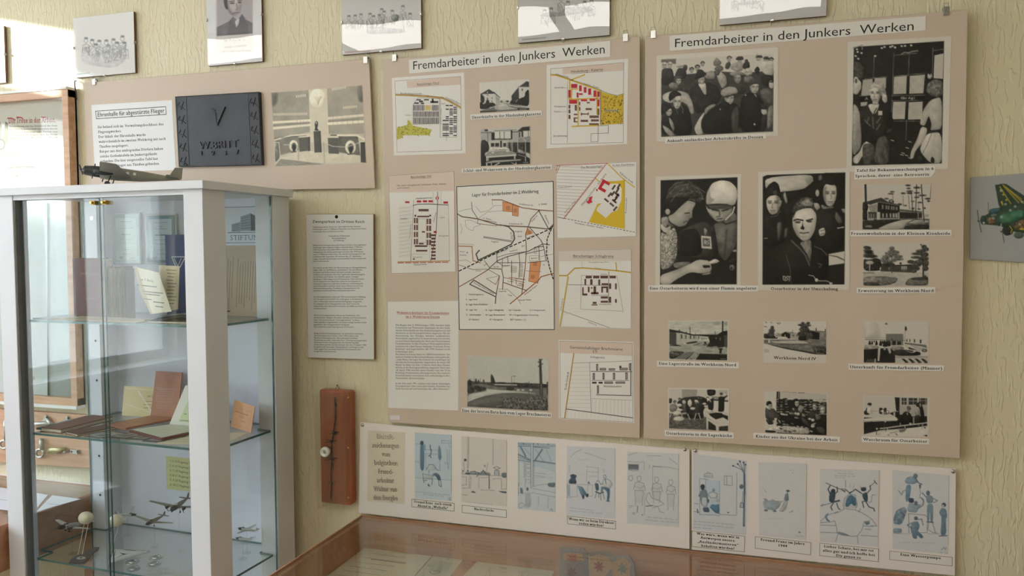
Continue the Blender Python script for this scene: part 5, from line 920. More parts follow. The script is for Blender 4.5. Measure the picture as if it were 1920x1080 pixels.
p = photo(P1,[(135,155),(1325,75),(1335,985),(145,1040)],(890,230,12.7), D1,205, den=1.0, tone=(1,.985,.955))
p.po(178,[(145,170),(1310,92),(1318,460),(150,480)],0, tex=(12,60)); p.po(205,[(320,160),(1130,110),(1020,190),(480,200),(330,205)],0); p.po(45,[(1030,200),(1140,105),(1310,92),(1310,190),(1180,195),(1110,220)],0); p.st(60,[(145,240),(400,235)],14); p.st(60,[(480,190),(1000,170)],12, a=.7); p.st(60,[(900,225),(1040,215)],16); p.rc(60,240,160,320,205)
p.rc(30,405,235,485,415); p.rc(30,865,180,905,390); p.rc(30,1060,225,1085,350); p.rc(30,1125,215,1160,340); p.rc(218,485,215,865,380); p.rc(50,600,215,612,385); p.rc(50,704,215,716,385); p.rc(60,480,380,905,405); p.rc(216,1165,200,1320,335); p.rc(60,1275,210,1285,340); p.st(60,[(315,250),(318,480)],12)
p.po(36,[(145,420),(250,410),(330,480),(355,600),(330,690),(240,720),(250,1030),(145,1035)], tex=(8,40)); p.po(30,[(240,780),(1320,700),(1320,980),(145,1035)],0, tex=(10,60)); p.po(60,[(780,470),(1320,460),(1320,700),(1000,740),(780,650)],0, tex=(45,26,60)); p.po(150,[(1040,380),(1320,320),(1320,460),(1040,450)],0, tex=(40,30))
for x0, x1 in ((360,610),(655,780)): p.rc(200, x0,430, x1,590); p.rc(45, x0 + 32,485, x1 - 22,572)
p.rc(200,475,430,495,590); p.rc(34,615,430,655,590)
for x in (905,1030,1210,880,800): p.st(190,[(x, 400),(x + 4,690)],14)
p.po(150,[(1030,620),(1200,690),(1200,750),(1040,720)], tex=(50,20)); p.st(190,[(1040,760),(1200,810)],10); p.st(185,[(1215,810),(1215,910)],20); p.po(190,[(1210,700),(1320,740),(1320,860),(1220,790)],0, tex=(40,24)); p.rc(40,1235,475,1315,690)
p.po(150,[(240,780),(340,690),(820,660),(990,720),(990,745),(270,800)],0, tex=(14,40)); p.po(205,[(270,800),(1000,745),(1000,790),(280,840)],0); p.rc(205,280,830,310,920); p.rc(205,320,830,340,910); p.rc(200,945,790,978,870)
p.po(216,[(370,600),(460,600),(440,660),(400,660)]); p.po(216,[(400,705),(480,700),(440,740)]); p.po(216,[(450,640),(480,605),(660,590),(790,595),(850,635),(820,670),(460,670)], tex=(40,20)); p.po(216,[(740,670),(850,650),(800,710)]); p.st(60,[(470,650),(850,640)],7, a=.8)
p.po(165,[(265,950),(450,900),(1120,870),(1090,900),(270,970)],0); p.rc(200,275,960,305,1030); p.rc(190,395,955,415,1030); p.st(205,[(590,955),(480,1025)],24); p.st(195,[(890,955),(960,990)],14); p.po(195,[(960,990),(1000,930),(1005,1000)],0); p.st(190,[(1160,950),(1275,945)],18, a=.7); p.grain(7,16); p.build('photograph', M_PHOTO, P1)

p = photo(P1,[(95,55),(1362,108),(1355,922),(92,855)],(865,660,8.308), D1,212, tone=(.985,.98,.945))
p.po(206,[(95,55),(1362,108),(1350,490),(95,430)],0, tex=(6,160)); p.po(118,[(95,490),(1350,500),(1355,920),(92,852)],0, tex=(26,60,30)); p.po(66,[(95,430),(180,455),(400,470),(900,480),(1350,495),(1350,560),(880,560),(560,540),(370,500),(180,500),(180,640),(95,640)],1, tex=(36,30)); p.po(96,[(100,850),(95,790),(300,700),(640,635),(1000,650),(1200,700),(1350,740),(1350,915)], tex=(16,70)); p.po(200,[(95,660),(400,610),(400,570),(560,590),(1050,620),(1220,660),(900,630),(600,640),(300,700),(95,780)], tex=(8,60)); p.st(225,[(95,770),(190,730),(350,680)],10)
p.po(215,[(520,500),(890,505),(880,522),(540,515)],0); p.po(62,[(550,515),(890,522),(880,548),(560,545)],0); p.po(150,[(1120,500),(1220,510),(1210,540),(1120,535)],0); p.po(60,[(1110,545),(1220,550),(1220,575),(1110,570)],0)
p.po(56,[(470,490),(465,380),(478,335),(510,380),(540,470),(535,492)], tex=(18,20))
for x, y, rx, ry in ((232,450,14,36),(272,460,14,26),(355,450,12,18),(150,590,60,46),(290,575,60,40),(240,550,50,30),(350,570,40,26),(770,570,60,28),(920,525,40,36),(1020,510,60,30),(840,490,60,14),(620,480,80,12),(1160,520,50,20),(130,480,40,50)): p.el(52, x, y, rx, ry, tex=(36,22), bl=1.3)
for x, y, rx, ry in ((720,780,80,60),(850,740,90,50),(960,820,120,60),(1120,780,110,90),(1250,760,90,70),(1280,860,80,50),(800,840,120,40),(1080,880,120,36),(900,870,80,24),(1180,700,80,40)): p.el(92, x, y, rx, ry, tex=(80,16), bl=1.4)
p.po(60,[(1215,105),(1250,108),(1275,690),(1228,690)],0, tex=(8,40)); p.st(150,[(1250,500),(1250,690)],5); p.st(80,[(1062,460),(1060,655)],11); p.st(110,[(797,380),(800,540)],8); p.st(150,[(832,380),(832,470)],5); p.el(130,832,376,22,8); p.st(120,[(205,375),(205,450)],4); p.st(90,[(303,415),(303,465)],5); p.st(130,[(95,410),(210,430)],4); p.po(60,[(1330,470),(1352,460),(1352,660),(1330,640)],0, tex=(20,20))
for x in (900,970,1090): p.el(205, x, 592,26,14)
for x, y in ((1205,155),(1265,185),(1207,222),(1260,115)): p.el(70, x, y, 9,10)
p.el(60,640,706,18,8); p.st(80,[(300,860),(450,850),(600,840)],14, a=.5); p.st(190,[(560,850),(640,835)],14, a=.5); p.grain(9,9); p.build('photograph', M_PHOTO, P1)

# ------------------------------------------------------------------ strips of pencil drawings
D3 = .012
BLU = (92,116,140); BLD = (62,84,106); BLL = (150,172,194)
S1 = board('drawing_strip', [(675,792),(1293,843),(1293,1030),(672,962)], D3,.004, 'pale board with five pencil drawings and a yellowed title sheet, low on the wall', 'board', M_STRIP)
S2 = board('drawing_strip', [(1297,843),(1793,879),(1791,1080),(1297,1031)], D3,.004, 'pale board with four pencil drawings, at the right end of the low row', 'board', M_STRIP)
tack(S1,680,797, D3); tack(S1,1284,843, D3); tack(S2,1304,845, D3); tack(S2,1787,884, D3)
s = crop(480,780,2.6667, D3); s.paper([(560,72),(746,82),(742,440),(556,425)],(224,216,198),.0004)
for i, (t, a, b) in enumerate((('Bleistift-', 602,692),('zeichnungen', 580,716),('vom', 628,670),('belgischen', 590,708),('Fremd-', 610,686),('arbeiter', 604,690),('Walter van', 588,706),('den Berghe', 586,710))):
    y = 112 + i * 43.5; s.text(t, a + 1.5, y + 1.5, b + 1.5, y + 5,25, 'sansb', (104,100,94)); s.lift(); s.text(t, a, y, b, y + 3.5,25, 'sans', (204,196,178))
s.build('title_sheet', M_INK, S1)
def cap_box(root, cr, box, lines, h):
    s = crop(*cr, D3); s.paper(box, WHITE, .0004); s.line(box, h * .14, BLK, True)
    for t, x0, y0, x1, y1 in lines: s.text(t, x0, y0, x1, y1, h, 'slab', BLK)
    s.build('caption', M_INK, root)
Z5 = (760,800,6.0); Z6 = (955,815,6.0); Z7 = (1160,830,5.1423); Z8 = (1410,850,5.144); Z9 = (1640,860,4.911)
cap_box(S1, Z5,[(73,815),(550,862),(550,950),(73,900)],[('Freund Rene  nach einem', 102,855,523,892),('Abend in „Walhalla“', 140,900,485,930)],28)
cap_box(S1, Z5,[(640,883),(1137,938),(1137,1023),(640,965)],[('Nachtschicht', 775,936,998,958)],27)
cap_box(S1, Z6,[(653,915),(1196,973),(1196,1062),(655,1002)],[('Wenn wir so beim Direktor', 668,958,1180,1006),('reden würden!', 783,1008,1062,1036)],28)
cap_box(S2, Z7,[(705,850),(1216,902),(1212,1053),(705,1000)],[('Was wäre, wenn wir in', 752,885,1165,925),('Antwerpen unsere', 790,924,1122,956),('„Ausländermanieren“', 760,962,1155,998),('behalten würden?', 796,1002,1118,1032)],23)
cap_box(S2, Z8,[(30,802),(570,860),(565,978),(30,915)],[('Freund Franz im Jahre', 84,842,510,884),('1944', 250,898,340,906)],24)
cap_box(S2, Z8,[(655,866),(1222,922),(1218,1045),(652,985)],[('Lieber Schatz, bei mir ist', 694,906,1175,950),('alles gut und ich hoffe bei', 682,946,1187,992),('Dir genau so', 810,994,1053,1018)],24)
cap_box(S2, Z9,[(140,850),(715,908),(712,988),(138,928)],[('Eine Wasserpumpe', 236,892,612,926)],23)
def drawing(cr, c, base=(222,224,226)):
    p = Pic(c, cr, D3,.95,(1,1,1),220); p.vol = 22.0; p.g[:] = base; p.grain(3,40); return p
def scrib(p, x0, x1, y, sl, col=BLU, n=10, amp=5, wd=2.2, seed=1):
    r = random.Random(seed + int(x0 + y)); k = 0; x = x0
    while x < x1:
        L = r.uniform(18,46); m = max(3, int(L / 6))
        p.st(col, [(x + L * i / m, y + sl * (x + L * i / m - x0) + (amp if i % 2 else -amp) * r.uniform(.3,1)) for i in range(m + 1)], wd, a=.7); x += L + r.uniform(8,16)
# 1 chair with clothes
p = drawing(Z5,[(108,66),(520,92),(520,838),(108,805)],(206,218,228))
p.po((188,208,224),[(108,66),(520,92),(520,600),(108,560)],0, a=.5)
for L in ([(108,570),(520,600)],[(215,260),(370,262)],[(215,300),(360,308)],[(230,310),(235,480)],[(395,300),(390,500)],[(470,250),(480,470)],[(495,260),(490,480)],[(120,380),(124,405)],[(143,380),(147,408)],[(448,398),(452,424)],[(472,400),(476,426)],[(410,155),(515,160)],[(410,180),(515,184)],[(410,155),(408,182)],[(490,184),(500,230)],[(108,190),(170,195)]): p.st(BLU, L, 3.5, a=.8)
p.po((104,136,166),[(170,200),(190,180),(212,210),(216,330),(212,480),(190,498),(168,470),(166,330)]); p.el(BLD, 188,182,20,24); p.st(BLD, [(190,200),(180,320),(192,490)],4); p.po((110,140,166),[(370,270),(382,200),(400,250),(410,350),(392,382),(370,350)]); p.st(BLD, [(282,205),(285,250),(295,260),(288,315)],9); p.st(BLD, [(262,330),(280,320),(292,350)],8); p.st(BLU, [(220,200),(225,260)],8)
p.po((196,206,214),[(240,480),(270,425),(320,430),(355,485),(300,492)]); p.st(BLD, [(235,490),(270,425),(325,430),(360,488),(380,490)],4); p.po((196,202,206),[(200,530),(310,545),(305,585),(198,580)]); p.st(BLU, [(198,525),(205,580),(300,590),(318,550),(200,530)],4); p.po((90,112,134),[(300,535),(350,515),(390,545),(404,600),(370,605),(350,560)]); p.st(BLD, [(270,490),(265,530)],4)
for L in ([(205,580),(212,630)],[(310,590),(300,655)],[(378,600),(382,660),(405,675)],[(400,600),(408,672)]): p.st(BLD, L, 6)
p.po((110,120,130),[(215,600),(260,595),(220,612)]); p.po((100,112,124),[(250,655),(265,638),(285,672),(262,670)]); scrib(p, 115,500,730,.1); scrib(p, 205,410,762,.08); p.st(BLU, [(480,815),(505,795),(498,830),(515,815)],3); p.st((130,128,126),[(520,95),(520,740)],4); p.build('pencil_drawing', M_GLOSSP, S1)
# 2 night shift
p = drawing(Z5,[(632,105),(1142,150),(1140,900),(632,845)],(222,218,214))
for L in ([(700,120),(702,470)],[(716,118),(712,470)],[(987,140),(990,430)],[(636,530),(730,535),(960,548),(1140,556)],[(636,560),(690,562),(690,655),(636,655)],[(640,690),(720,690),(725,540)],[(740,560),(735,690)],[(832,560),(830,695)],[(850,570),(930,572)],[(980,585),(1080,580),(1085,700)],[(1085,700),(1140,702)],[(640,765),(695,770)],[(850,710),(1010,718)],[(668,490),(655,400),(670,375)],[(915,500),(930,405)],[(1140,160),(1140,700)]): p.st((92,100,106), L, 3.2, a=.85)
p.el((60,66,72),676,373,14,14); p.st((70,76,82),[(945,555),(946,695)],9); p.po((150,158,164),[(730,530),(740,500),(790,500),(840,520),(880,485),(910,510),(960,520),(960,548),(740,538)]); p.st((60,70,80),[(735,505),(790,500),(800,535),(735,530),(735,505)],4); p.st((60,70,80),[(810,515),(835,520),(805,565)],7); p.st((70,80,90),[(845,540),(880,487),(915,540)],5); p.po((100,110,118),[(690,505),(705,475),(720,505)]); p.po((90,100,108),[(670,515),(730,512),(728,540),(680,535)])
p.st((80,88,96),[(890,448),(895,430),(908,440),(900,452),(890,448)],4); p.po((190,194,196),[(1000,545),(1005,480),(1060,482),(1062,550)]); p.st((70,78,86),[(995,460),(1030,448),(1070,465),(1030,480),(995,460)],4); p.st((70,78,86),[(1005,545),(1010,490),(1055,492),(1060,550)],4); p.po((110,118,122),[(1080,520),(1140,515),(1140,575),(1090,572)], tex=(40,10)); p.po((70,80,90),[(735,735),(765,722),(800,740),(770,743)]); p.po((80,90,100),[(1042,722),(1140,728),(1140,748),(1090,742)]); p.st((70,78,84),[(640,490),(660,495),(640,515)],6); scrib(p, 690,970,850,.09,(140,140,140)); p.build('pencil_drawing', M_GLOSSP, S1)
# 3 workshop hall
p = drawing(Z6,[(96,84),(520,102),(518,872),(96,832)],(208,216,222))
p.po((150,172,190),[(96,88),(260,92),(255,125),(96,135)],0, a=.8); p.po((176,196,212),[(96,84),(520,102),(518,420),(96,300)],0, a=.5)
for L, w_ in (([(96,130),(520,128)],7),([(96,105),(520,110)],4),([(130,140),(185,240)],18),([(96,220),(265,295)],14),([(96,250),(260,300)],6),([(370,165),(290,290)],16),([(380,170),(290,295)],4),([(420,170),(470,290)],4),([(340,230),(390,300)],4),([(275,290),(520,325)],14),([(290,160),(330,210)],4),([(96,280),(250,310)],8),([(170,150),(240,230)],3)): p.st(BLU, L, w_, a=.75)
p.po((200,210,218),[(245,95),(270,95),(270,575),(245,580)],0); p.st(BLU, [(245,95),(245,580)],4); p.st(BLU, [(270,95),(270,575)],4); p.st((120,130,138),[(282,300),(280,570)],3)
for y in (330,375,430,500): p.st((120,132,140),[(190, y),(240, y + 8),(238, y + 42),(190, y + 36),(190, y)],3)
for L in ([(110,300),(112,580)],[(165,310),(165,480)],[(180,320),(178,590)],[(102,540),(103,680)],[(96,650),(180,655)],[(240,590),(330,565),(430,555),(518,540)],[(240,600),(518,650)],[(250,650),(518,700)],[(330,690),(330,790)],[(438,700),(438,830)],[(190,660),(180,830)],[(96,790),(140,765),(180,790),(130,825),(96,800)],[(300,430),(420,440)],[(290,460),(390,470)]): p.st((110,124,134), L, 3.5, a=.85)
p.po((110,126,138),[(430,545),(518,535),(518,590),(440,585)], tex=(40,12)); p.po((112,128,140),[(122,590),(150,600),(155,665),(125,660)], tex=(30,10)); p.el((100,116,128),205,610,12,20); p.po((160,172,178),[(180,660),(240,640),(250,800),(190,830)], tex=(20,16), a=.6)
for x in (160,270,325,440): p.el((60,70,80), x, 95 + x * .03,5,6)
p.st((90,104,116),[(280,140),(450,150)],9, a=.7); scrib(p, 300,500,480,0,(140,150,156)); p.st(BLU, [(455,855),(475,830),(485,860)],4); p.build('pencil_drawing', M_GLOSSP, S1)
# 4 at the director's desk
p = drawing(Z6,[(648,130),(1192,152),(1186,945),(640,905)],(216,220,226))
for L in ([(690,250),(740,200),(815,165)],[(850,200),(960,235),(1090,280)],[(870,360),(1005,372),(1005,505)],[(880,380),(870,525)],[(900,465),(990,470)],[(650,550),(780,556),(945,565)],[(885,570),(880,695)],[(940,570),(940,690),(885,695)],[(680,565),(682,700),(768,695),(765,575)],[(650,560),(655,690),(650,705),(700,705)],[(1005,505),(960,560)],[(680,350),(680,420)],[(1190,155),(1186,780)],[(1065,390),(1070,430)]): p.st((120,134,146), L, 3.5, a=.8)
p.po((70,88,104),[(670,545),(672,510),(700,480),(680,455),(720,440),(765,460),(745,490),(760,530),(750,552)], tex=(30,14)); p.po((120,134,146),[(880,550),(895,515),(915,555)]); p.po((118,146,170),[(765,570),(800,575),(860,660),(835,715),(815,690)]); p.po((100,130,156),[(800,575),(830,590),(885,680),(870,700),(840,660)]); p.el(BLD, 835,700,12,22); p.el((50,60,74),882,682,12,20,20); p.po((160,180,196),[(650,560),(680,562),(680,690),(652,690)],0, a=.8)
p.po((86,104,122),[(962,545),(1005,545),(1012,620),(980,635)]); p.st((60,74,90),[(975,640),(1020,660),(1060,645)],12); 
for L in ([(985,650),(965,710)],[(1010,660),(1008,705)],[(1030,660),(1032,735)],[(1055,655),(1072,722)],[(985,520),(1010,520),(1030,560),(1060,540)]): p.st((70,84,100), L, 5)
p.po((210,214,220),[(1055,510),(1090,495),(1130,510),(1158,555),(1130,605),(1080,590),(1050,560)]); p.st(BLU, [(1050,560),(1060,505),(1100,495),(1140,520),(1160,555),(1130,605)],4); p.el((206,206,210),1076,468,18,24); p.st(BLU, [(1062,480),(1062,455),(1085,450),(1092,478),(1080,495),(1062,480)],3.5); p.st(BLD, [(1080,500),(1090,550)],7); p.po((96,124,150),[(1035,580),(1080,585),(1135,605),(1130,700),(1120,745),(1100,745),(1105,640),(1060,605),(1050,650),(1030,640)]); p.el(BLD, 1112,745,18,6)
scrib(p, 680,920,820,.12,(120,128,136)); scrib(p, 680,1040,855,.08,(120,128,136)); scrib(p, 770,900,280,0,(150,158,166)); scrib(p, 875,985,415,.05,(110,124,136)); p.build('pencil_drawing', M_GLOSSP, S1)
# 5 group of men
p = drawing(Z7,[(84,88),(580,108),(576,812),(80,775)],(216,220,224)); G5 = (120,132,144)
for L in ([(84,182),(250,188),(250,255)],[(330,500),(332,225),(470,235),(575,255)],[(580,110),(575,760)],[(270,125),(410,128)],[(95,605),(150,608)],[(300,210),(300,245)],[(255,480),(250,700)],[(88,120),(180,95)],[(490,150),(570,210)],[(100,625),(130,615)]): p.st(G5, L, 3.5, a=.8)
p.po((130,142,150),[(95,205),(195,208),(192,262),(95,260)],0); 
for y in (218,230,242): p.st((70,80,90),[(98, y),(190, y + 3)],4)
p.st(G5,[(95,205),(195,208),(192,262),(150,275),(95,260),(95,205)],3)
for cx, top, w_, h_ in ((200,320,110,290),(370,330,100,250),(505,355,90,290)):
    p.st(G5,[(cx - 20, top + 40),(cx - 18, top + 5),(cx + 12, top),(cx + 20, top + 35),(cx, top + 55),(cx - 20, top + 40)],3.5); p.st(G5,[(cx - w_ * .5, top + 130),(cx - w_ * .35, top + 65),(cx, top + 58),(cx + w_ * .4, top + 70),(cx + w_ * .55, top + 140)],4); p.st(G5,[(cx - w_ * .4, top + 100),(cx + w_ * .1, top + 120),(cx + w_ * .45, top + 90)],4); p.st(G5,[(cx - w_ * .4, top + 140),(cx + w_ * .4, top + 142)],5); p.st(G5,[(cx - w_ * .38, top + 145),(cx - w_ * .3, top + h_)],3.5); p.st(G5,[(cx + w_ * .38, top + 145),(cx + w_ * .25, top + h_)],3.5); p.po((186,194,200),[(cx - w_ * .35, top + 70),(cx + w_ * .4, top + 75),(cx + w_ * .35, top + h_ * .9),(cx - w_ * .3, top + h_ * .9)], a=.35)
p.st(G5,[(95,350),(100,320),(130,315),(140,350),(120,368),(95,350)],3.5); p.st(G5,[(265,545),(280,490),(300,480),(320,530),(400,560),(440,590),(380,615),(300,600),(265,545)],4); p.st(BLD, [(265,612),(330,605)],7); p.st(G5,[(185,610),(180,670)],8); p.st(G5,[(135,680),(150,670),(160,680),(145,692),(135,680)],4); p.st(G5,[(330,630),(380,610),(400,665),(440,675)],4); p.el(BLD, 230,695,5,5); p.st(BLU, [(335,225),(345,228),(420,232)],6); scrib(p, 280,555,715,.1); scrib(p, 260,570,745,.08)
p.build('pencil_drawing', M_GLOSSP, S1)
# 6 doorway and lamp post
p = drawing(Z7,[(722,105),(1236,175),(1225,890),(718,838)],(216,220,226))
for L in ([(785,690),(782,345),(865,352)],[(840,355),(842,450)],[(975,370),(975,690)],[(1022,318),(1098,324),(1098,412),(1020,405),(1022,318)],[(1045,322),(1045,405)],[(825,330),(830,300),(905,298),(910,335),(825,330)],[(830,318),(905,320)],[(850,298),(855,285),(880,285),(885,300)],[(780,690),(980,700)],[(730,585),(775,590)],[(1140,290),(1138,700)],[(725,665),(780,668)],[(980,690),(1130,700)]): p.st(BLU, L, 4, a=.85)
p.po((176,206,226),[(842,352),(972,365),(972,690),(850,690)],0, a=.5)
p.st((88,112,134),[(1212,300),(1215,500),(1208,800)],18); p.st((150,176,196),[(1220,500),(1212,780)],6)
for L in ([(1212,310),(1190,255),(1150,205)],[(1205,280),(1170,180)],[(1212,290),(1205,190)],[(1215,290),(1222,210)],[(1190,262),(1105,222)]): p.st(BLU, L, 6); p.el(BLD, L[-1][0], L[-1][1],9,8)
p.el((96,118,138),1185,422,20,22); p.st(BLU, [(1200,470),(1192,580)],4); p.po((190,204,214),[(1170,620),(1180,575),(1200,575),(1205,622)]); p.st(BLD, [(1170,620),(1180,575),(1200,580),(1205,625),(1170,620)],5)
p.po((120,138,154),[(778,490),(800,450),(845,450),(865,500),(860,615),(800,612)], tex=(20,18)); p.po((196,204,210),[(800,530),(850,525),(855,610),(805,612)]); p.el((60,74,88),812,428,20,26); p.po((54,66,80),[(785,425),(800,400),(825,402),(835,425),(810,418)]); p.po((86,106,124),[(810,620),(870,620),(880,670),(820,668)]); p.st(BLD, [(780,500),(775,515)],8); p.po((80,100,118),[(858,540),(878,550),(870,580),(858,570)])
p.po((206,212,216),[(870,490),(905,470),(955,490),(960,520),(930,580),(890,570)]); p.st(BLU, [(870,490),(905,472),(955,490),(945,530),(890,530),(868,500)],4); p.el((140,156,170),918,455,14,16); p.po((100,136,166),[(880,620),(900,590),(940,600),(970,585),(975,680),(930,670)]); p.el((180,186,190),955,555,15,16); p.st(BLD, [(885,620),(940,675),(975,680)],5); p.st(BLD, [(760,640),(765,675)],9); scrib(p, 728,1070,755,.09); scrib(p, 726,1080,785,.09); scrib(p, 726,870,815,.09); p.el(BLU, 1058,672,10,6); p.build('pencil_drawing', M_GLOSSP, S2)
# 7 man with a handcart
p = drawing(Z8,[(62,86),(528,100),(518,835),(70,790)],(220,220,222))
p.po((156,172,184),[(112,470),(160,460),(280,465),(262,520),(220,545),(130,530)], tex=(12,30)); p.st((110,124,136),[(110,470),(115,510),(135,540),(225,545),(262,515),(285,465),(310,455)],4); p.st((120,134,146),[(112,465),(180,455),(290,465)],5); p.po((150,162,170),[(110,435),(130,432),(160,452),(125,460)]); p.po((160,170,176),[(180,450),(200,438),(225,455)]); p.el((110,122,132),135,548,18,10); p.el((110,122,132),220,555,18,9)
p.po((186,192,196),[(315,460),(350,455),(330,550),(275,560),(290,545)]); p.st((110,124,136),[(318,465),(270,555),(300,560),(345,470)],4); p.po((120,140,156),[(310,450),(322,390),(350,375),(358,450),(335,462)]); p.el((90,104,116),348,362,14,12); p.st((70,84,96),[(330,358),(370,362)],5); p.st((130,142,150),[(365,565),(395,560),(390,545)],5)
for L in ([(527,105),(520,800)],[(372,165),(378,160)],[(400,160),(406,166)],[(385,185),(400,188)],[(120,350),(140,375)],[(450,760),(470,765)]): p.st((130,136,142), L, 4, a=.7)
p.el((90,96,104),458,760,8,6); scrib(p, 115,260,630,0,(178,182,186)); scrib(p, 420,510,795,.05,(140,144,150)); p.build('pencil_drawing', M_GLOSSP, S2)
# 8 two devils over a sitting man
p = drawing(Z8,[(655,150),(1230,165),(1215,900),(655,850)],(220,220,224))
p.po((196,202,210),[(870,520),(880,430),(930,385),(1000,400),(1020,470),(1010,530)], a=.6); p.po((78,112,138),[(900,510),(915,430),(950,395),(1000,420),(1010,500),(985,505),(960,480),(930,515)], tex=(24,14,60)); p.st(BLU, [(890,530),(930,535),(1000,545)],4); p.st(BLU, [(885,525),(895,440),(940,390),(1000,400),(1018,500),(1000,535)],3.5)
for L in ([(800,580),(850,560),(890,535)],[(1000,545),(1060,570),(1110,600),(1160,635)],[(720,600),(760,585),(830,560)],[(660,655),(700,620),(740,575)],[(655,668),(760,660),(800,650),(815,700),(825,770),(900,790),(970,800),(1020,795),(1060,740),(1080,670)],[(1080,655),(1110,690),(1140,640)],[(1160,640),(1205,700),(1150,695)],[(660,690),(810,695)],[(1080,700),(1170,705)],[(655,760),(820,765)],[(830,780),(810,850)],[(1020,800),(1025,870)],[(1050,790),(1215,800)],[(1090,730),(1150,732)],[(1030,565),(1050,535)]): p.st(BLU, L, 5, a=.85)
p.po((110,134,156),[(700,600),(740,570),(720,620),(760,660),(720,650)]); p.po((110,134,156),[(1080,655),(1130,650),(1140,680),(1100,690)]); p.po((130,146,160),[(825,750),(900,770),(960,800),(840,785)])
p.po((64,84,100),[(745,460),(745,410),(765,350),(800,345),(808,400),(800,450),(770,475)]); p.el((50,66,82),785,358,20,17); p.st((60,78,94),[(755,390),(735,345),(755,310)],11); p.st((60,78,94),[(800,390),(828,365),(822,325)],10); p.st((60,70,80),[(715,285),(830,335),(900,362)],6); p.st((60,70,80),[(865,340),(905,345),(900,372),(875,358)],5); p.st((64,84,100),[(770,470),(845,455)],16); p.st((64,84,100),[(785,480),(762,515),(775,545)],10); p.st((64,84,100),[(820,480),(835,530),(850,540)],9); p.st(BLU, [(760,480),(700,495)],6); p.po((150,162,170),[(655,500),(690,485),(705,495),(670,512)])
p.po((66,88,106),[(1060,390),(1110,370),(1120,420),(1115,470),(1080,450)]); p.el((56,74,90),1078,345,26,20); p.st((56,74,90),[(1052,325),(1058,335)],6); p.st((56,74,90),[(1098,325),(1095,335)],6); p.st((66,88,106),[(1060,385),(1000,345),(945,385)],10); p.st((66,88,106),[(1110,385),(1145,345),(1140,310)],9); p.st((70,84,96),[(1135,320),(1190,275)],5); p.st((70,84,96),[(1178,262),(1205,295)],8); p.st((66,88,106),[(1090,460),(1065,465),(1080,520)],10); p.st((66,88,106),[(1100,465),(1130,515),(1175,530),(1182,555)],10); p.st(BLU, [(1120,470),(1150,470),(1160,400),(1190,400)],3.5)
p.st(BLD, [(912,350),(940,380),(955,370)],8); p.st(BLU, [(905,260),(905,330)],5); p.st((150,158,166),[(945,330),(950,300)],3); p.st((150,158,166),[(975,340),(990,290)],3); p.st((140,146,150),[(1228,165),(1218,800)],3)
scrib(p, 795,970,165,.06,(150,156,164)); scrib(p, 830,985,190,.05,(130,138,148)); scrib(p, 800,990,212,.05,(130,138,148)); scrib(p, 805,900,232,.05,(130,138,148)); p.build('pencil_drawing', M_GLOSSP, S2)
# 9 water pump
p = drawing(Z9,[(165,105),(685,152),(680,880),(165,830)],(218,220,224))
p.po((140,162,182),[(275,210),(300,170),(360,160),(395,190),(400,220),(350,235),(300,230)], tex=(16,20)); p.el((110,128,144),378,160,20,22); p.st(BLU, [(380,185),(410,225),(440,235)],9); p.po((118,150,178),[(290,240),(340,240),(325,360),(300,400),(285,380)], tex=(14,20)); p.po((70,84,98),[(410,235),(430,238),(425,275),(415,270)]); p.st(BLU, [(415,270),(425,310),(415,360)],4); p.po((200,206,210),[(218,292),(255,295),(290,285),(250,335)]); p.st(BLU, [(218,292),(250,335),(260,300),(295,285)],4)
p.po((160,178,192),[(300,460),(320,400),(380,420),(440,420),(460,380),(440,350),(450,400),(410,450),(390,500),(310,490)], tex=(16,20)); p.po((66,82,98),[(310,395),(320,358),(362,365),(365,400),(340,408)]); p.el((110,124,138),382,408,16,20); p.st(BLU, [(395,460),(445,430),(455,390),(425,355)],8)
p.po((130,150,168),[(470,350),(500,330),(540,350),(540,405),(485,410)], tex=(12,20)); p.el((100,116,132),493,315,18,22); p.st(BLU, [(475,350),(440,315)],8); p.st(BLU, [(540,365),(580,385),(545,405)],6); p.po((126,150,170),[(482,415),(542,412),(538,580),(515,580),(510,440),(505,578),(485,575)], tex=(12,20)); p.st(BLD, [(485,580),(540,585)],9); p.st(BLU, [(500,590),(490,650),(540,680),(580,685)],4); p.st(BLU, [(535,590),(560,680)],5)
p.po((110,136,158),[(600,480),(620,450),(660,465),(668,530),(655,560),(660,700),(605,705),(620,540),(595,500)], tex=(16,24)); p.el((80,96,112),637,425,20,20); p.el((196,198,200),630,435,12,12); p.st(BLD, [(595,710),(665,708)],8)
p.st(BLU, [(312,505),(470,520),(490,545),(485,680),(430,680)],4); p.st(BLU, [(315,510),(318,680)],5); p.po((120,144,166),[(330,620),(350,580),(400,575),(420,620),(385,700),(340,690)], tex=(16,20)); p.el((90,108,124),382,548,18,18); p.st(BLU, [(345,590),(300,610),(345,640)],7); p.st(BLU, [(400,560),(435,555),(448,610)],7); p.po((110,136,160),[(340,690),(400,660),(455,720),(430,738),(395,700),(390,738),(360,735)]); p.po((130,150,170),[(170,560),(200,470),(280,440),(300,480),(250,610),(175,600)], tex=(50,20)); p.po((120,146,170),[(170,640),(250,640),(250,685),(170,685)], tex=(20,20), a=.8); p.st((150,160,168),[(170,688),(330,690)],4); p.st((150,160,168),[(490,690),(600,692)],4); p.st((150,152,156),[(683,160),(680,800)],4); scrib(p, 220,540,770,.02,(140,150,160)); p.st(BLU, [(612,840),(640,815),(650,838),(660,815)],4); scrib(p, 596,675,862,.05,(140,150,160)); p.build('pencil_drawing', M_GLOSSP, S2)

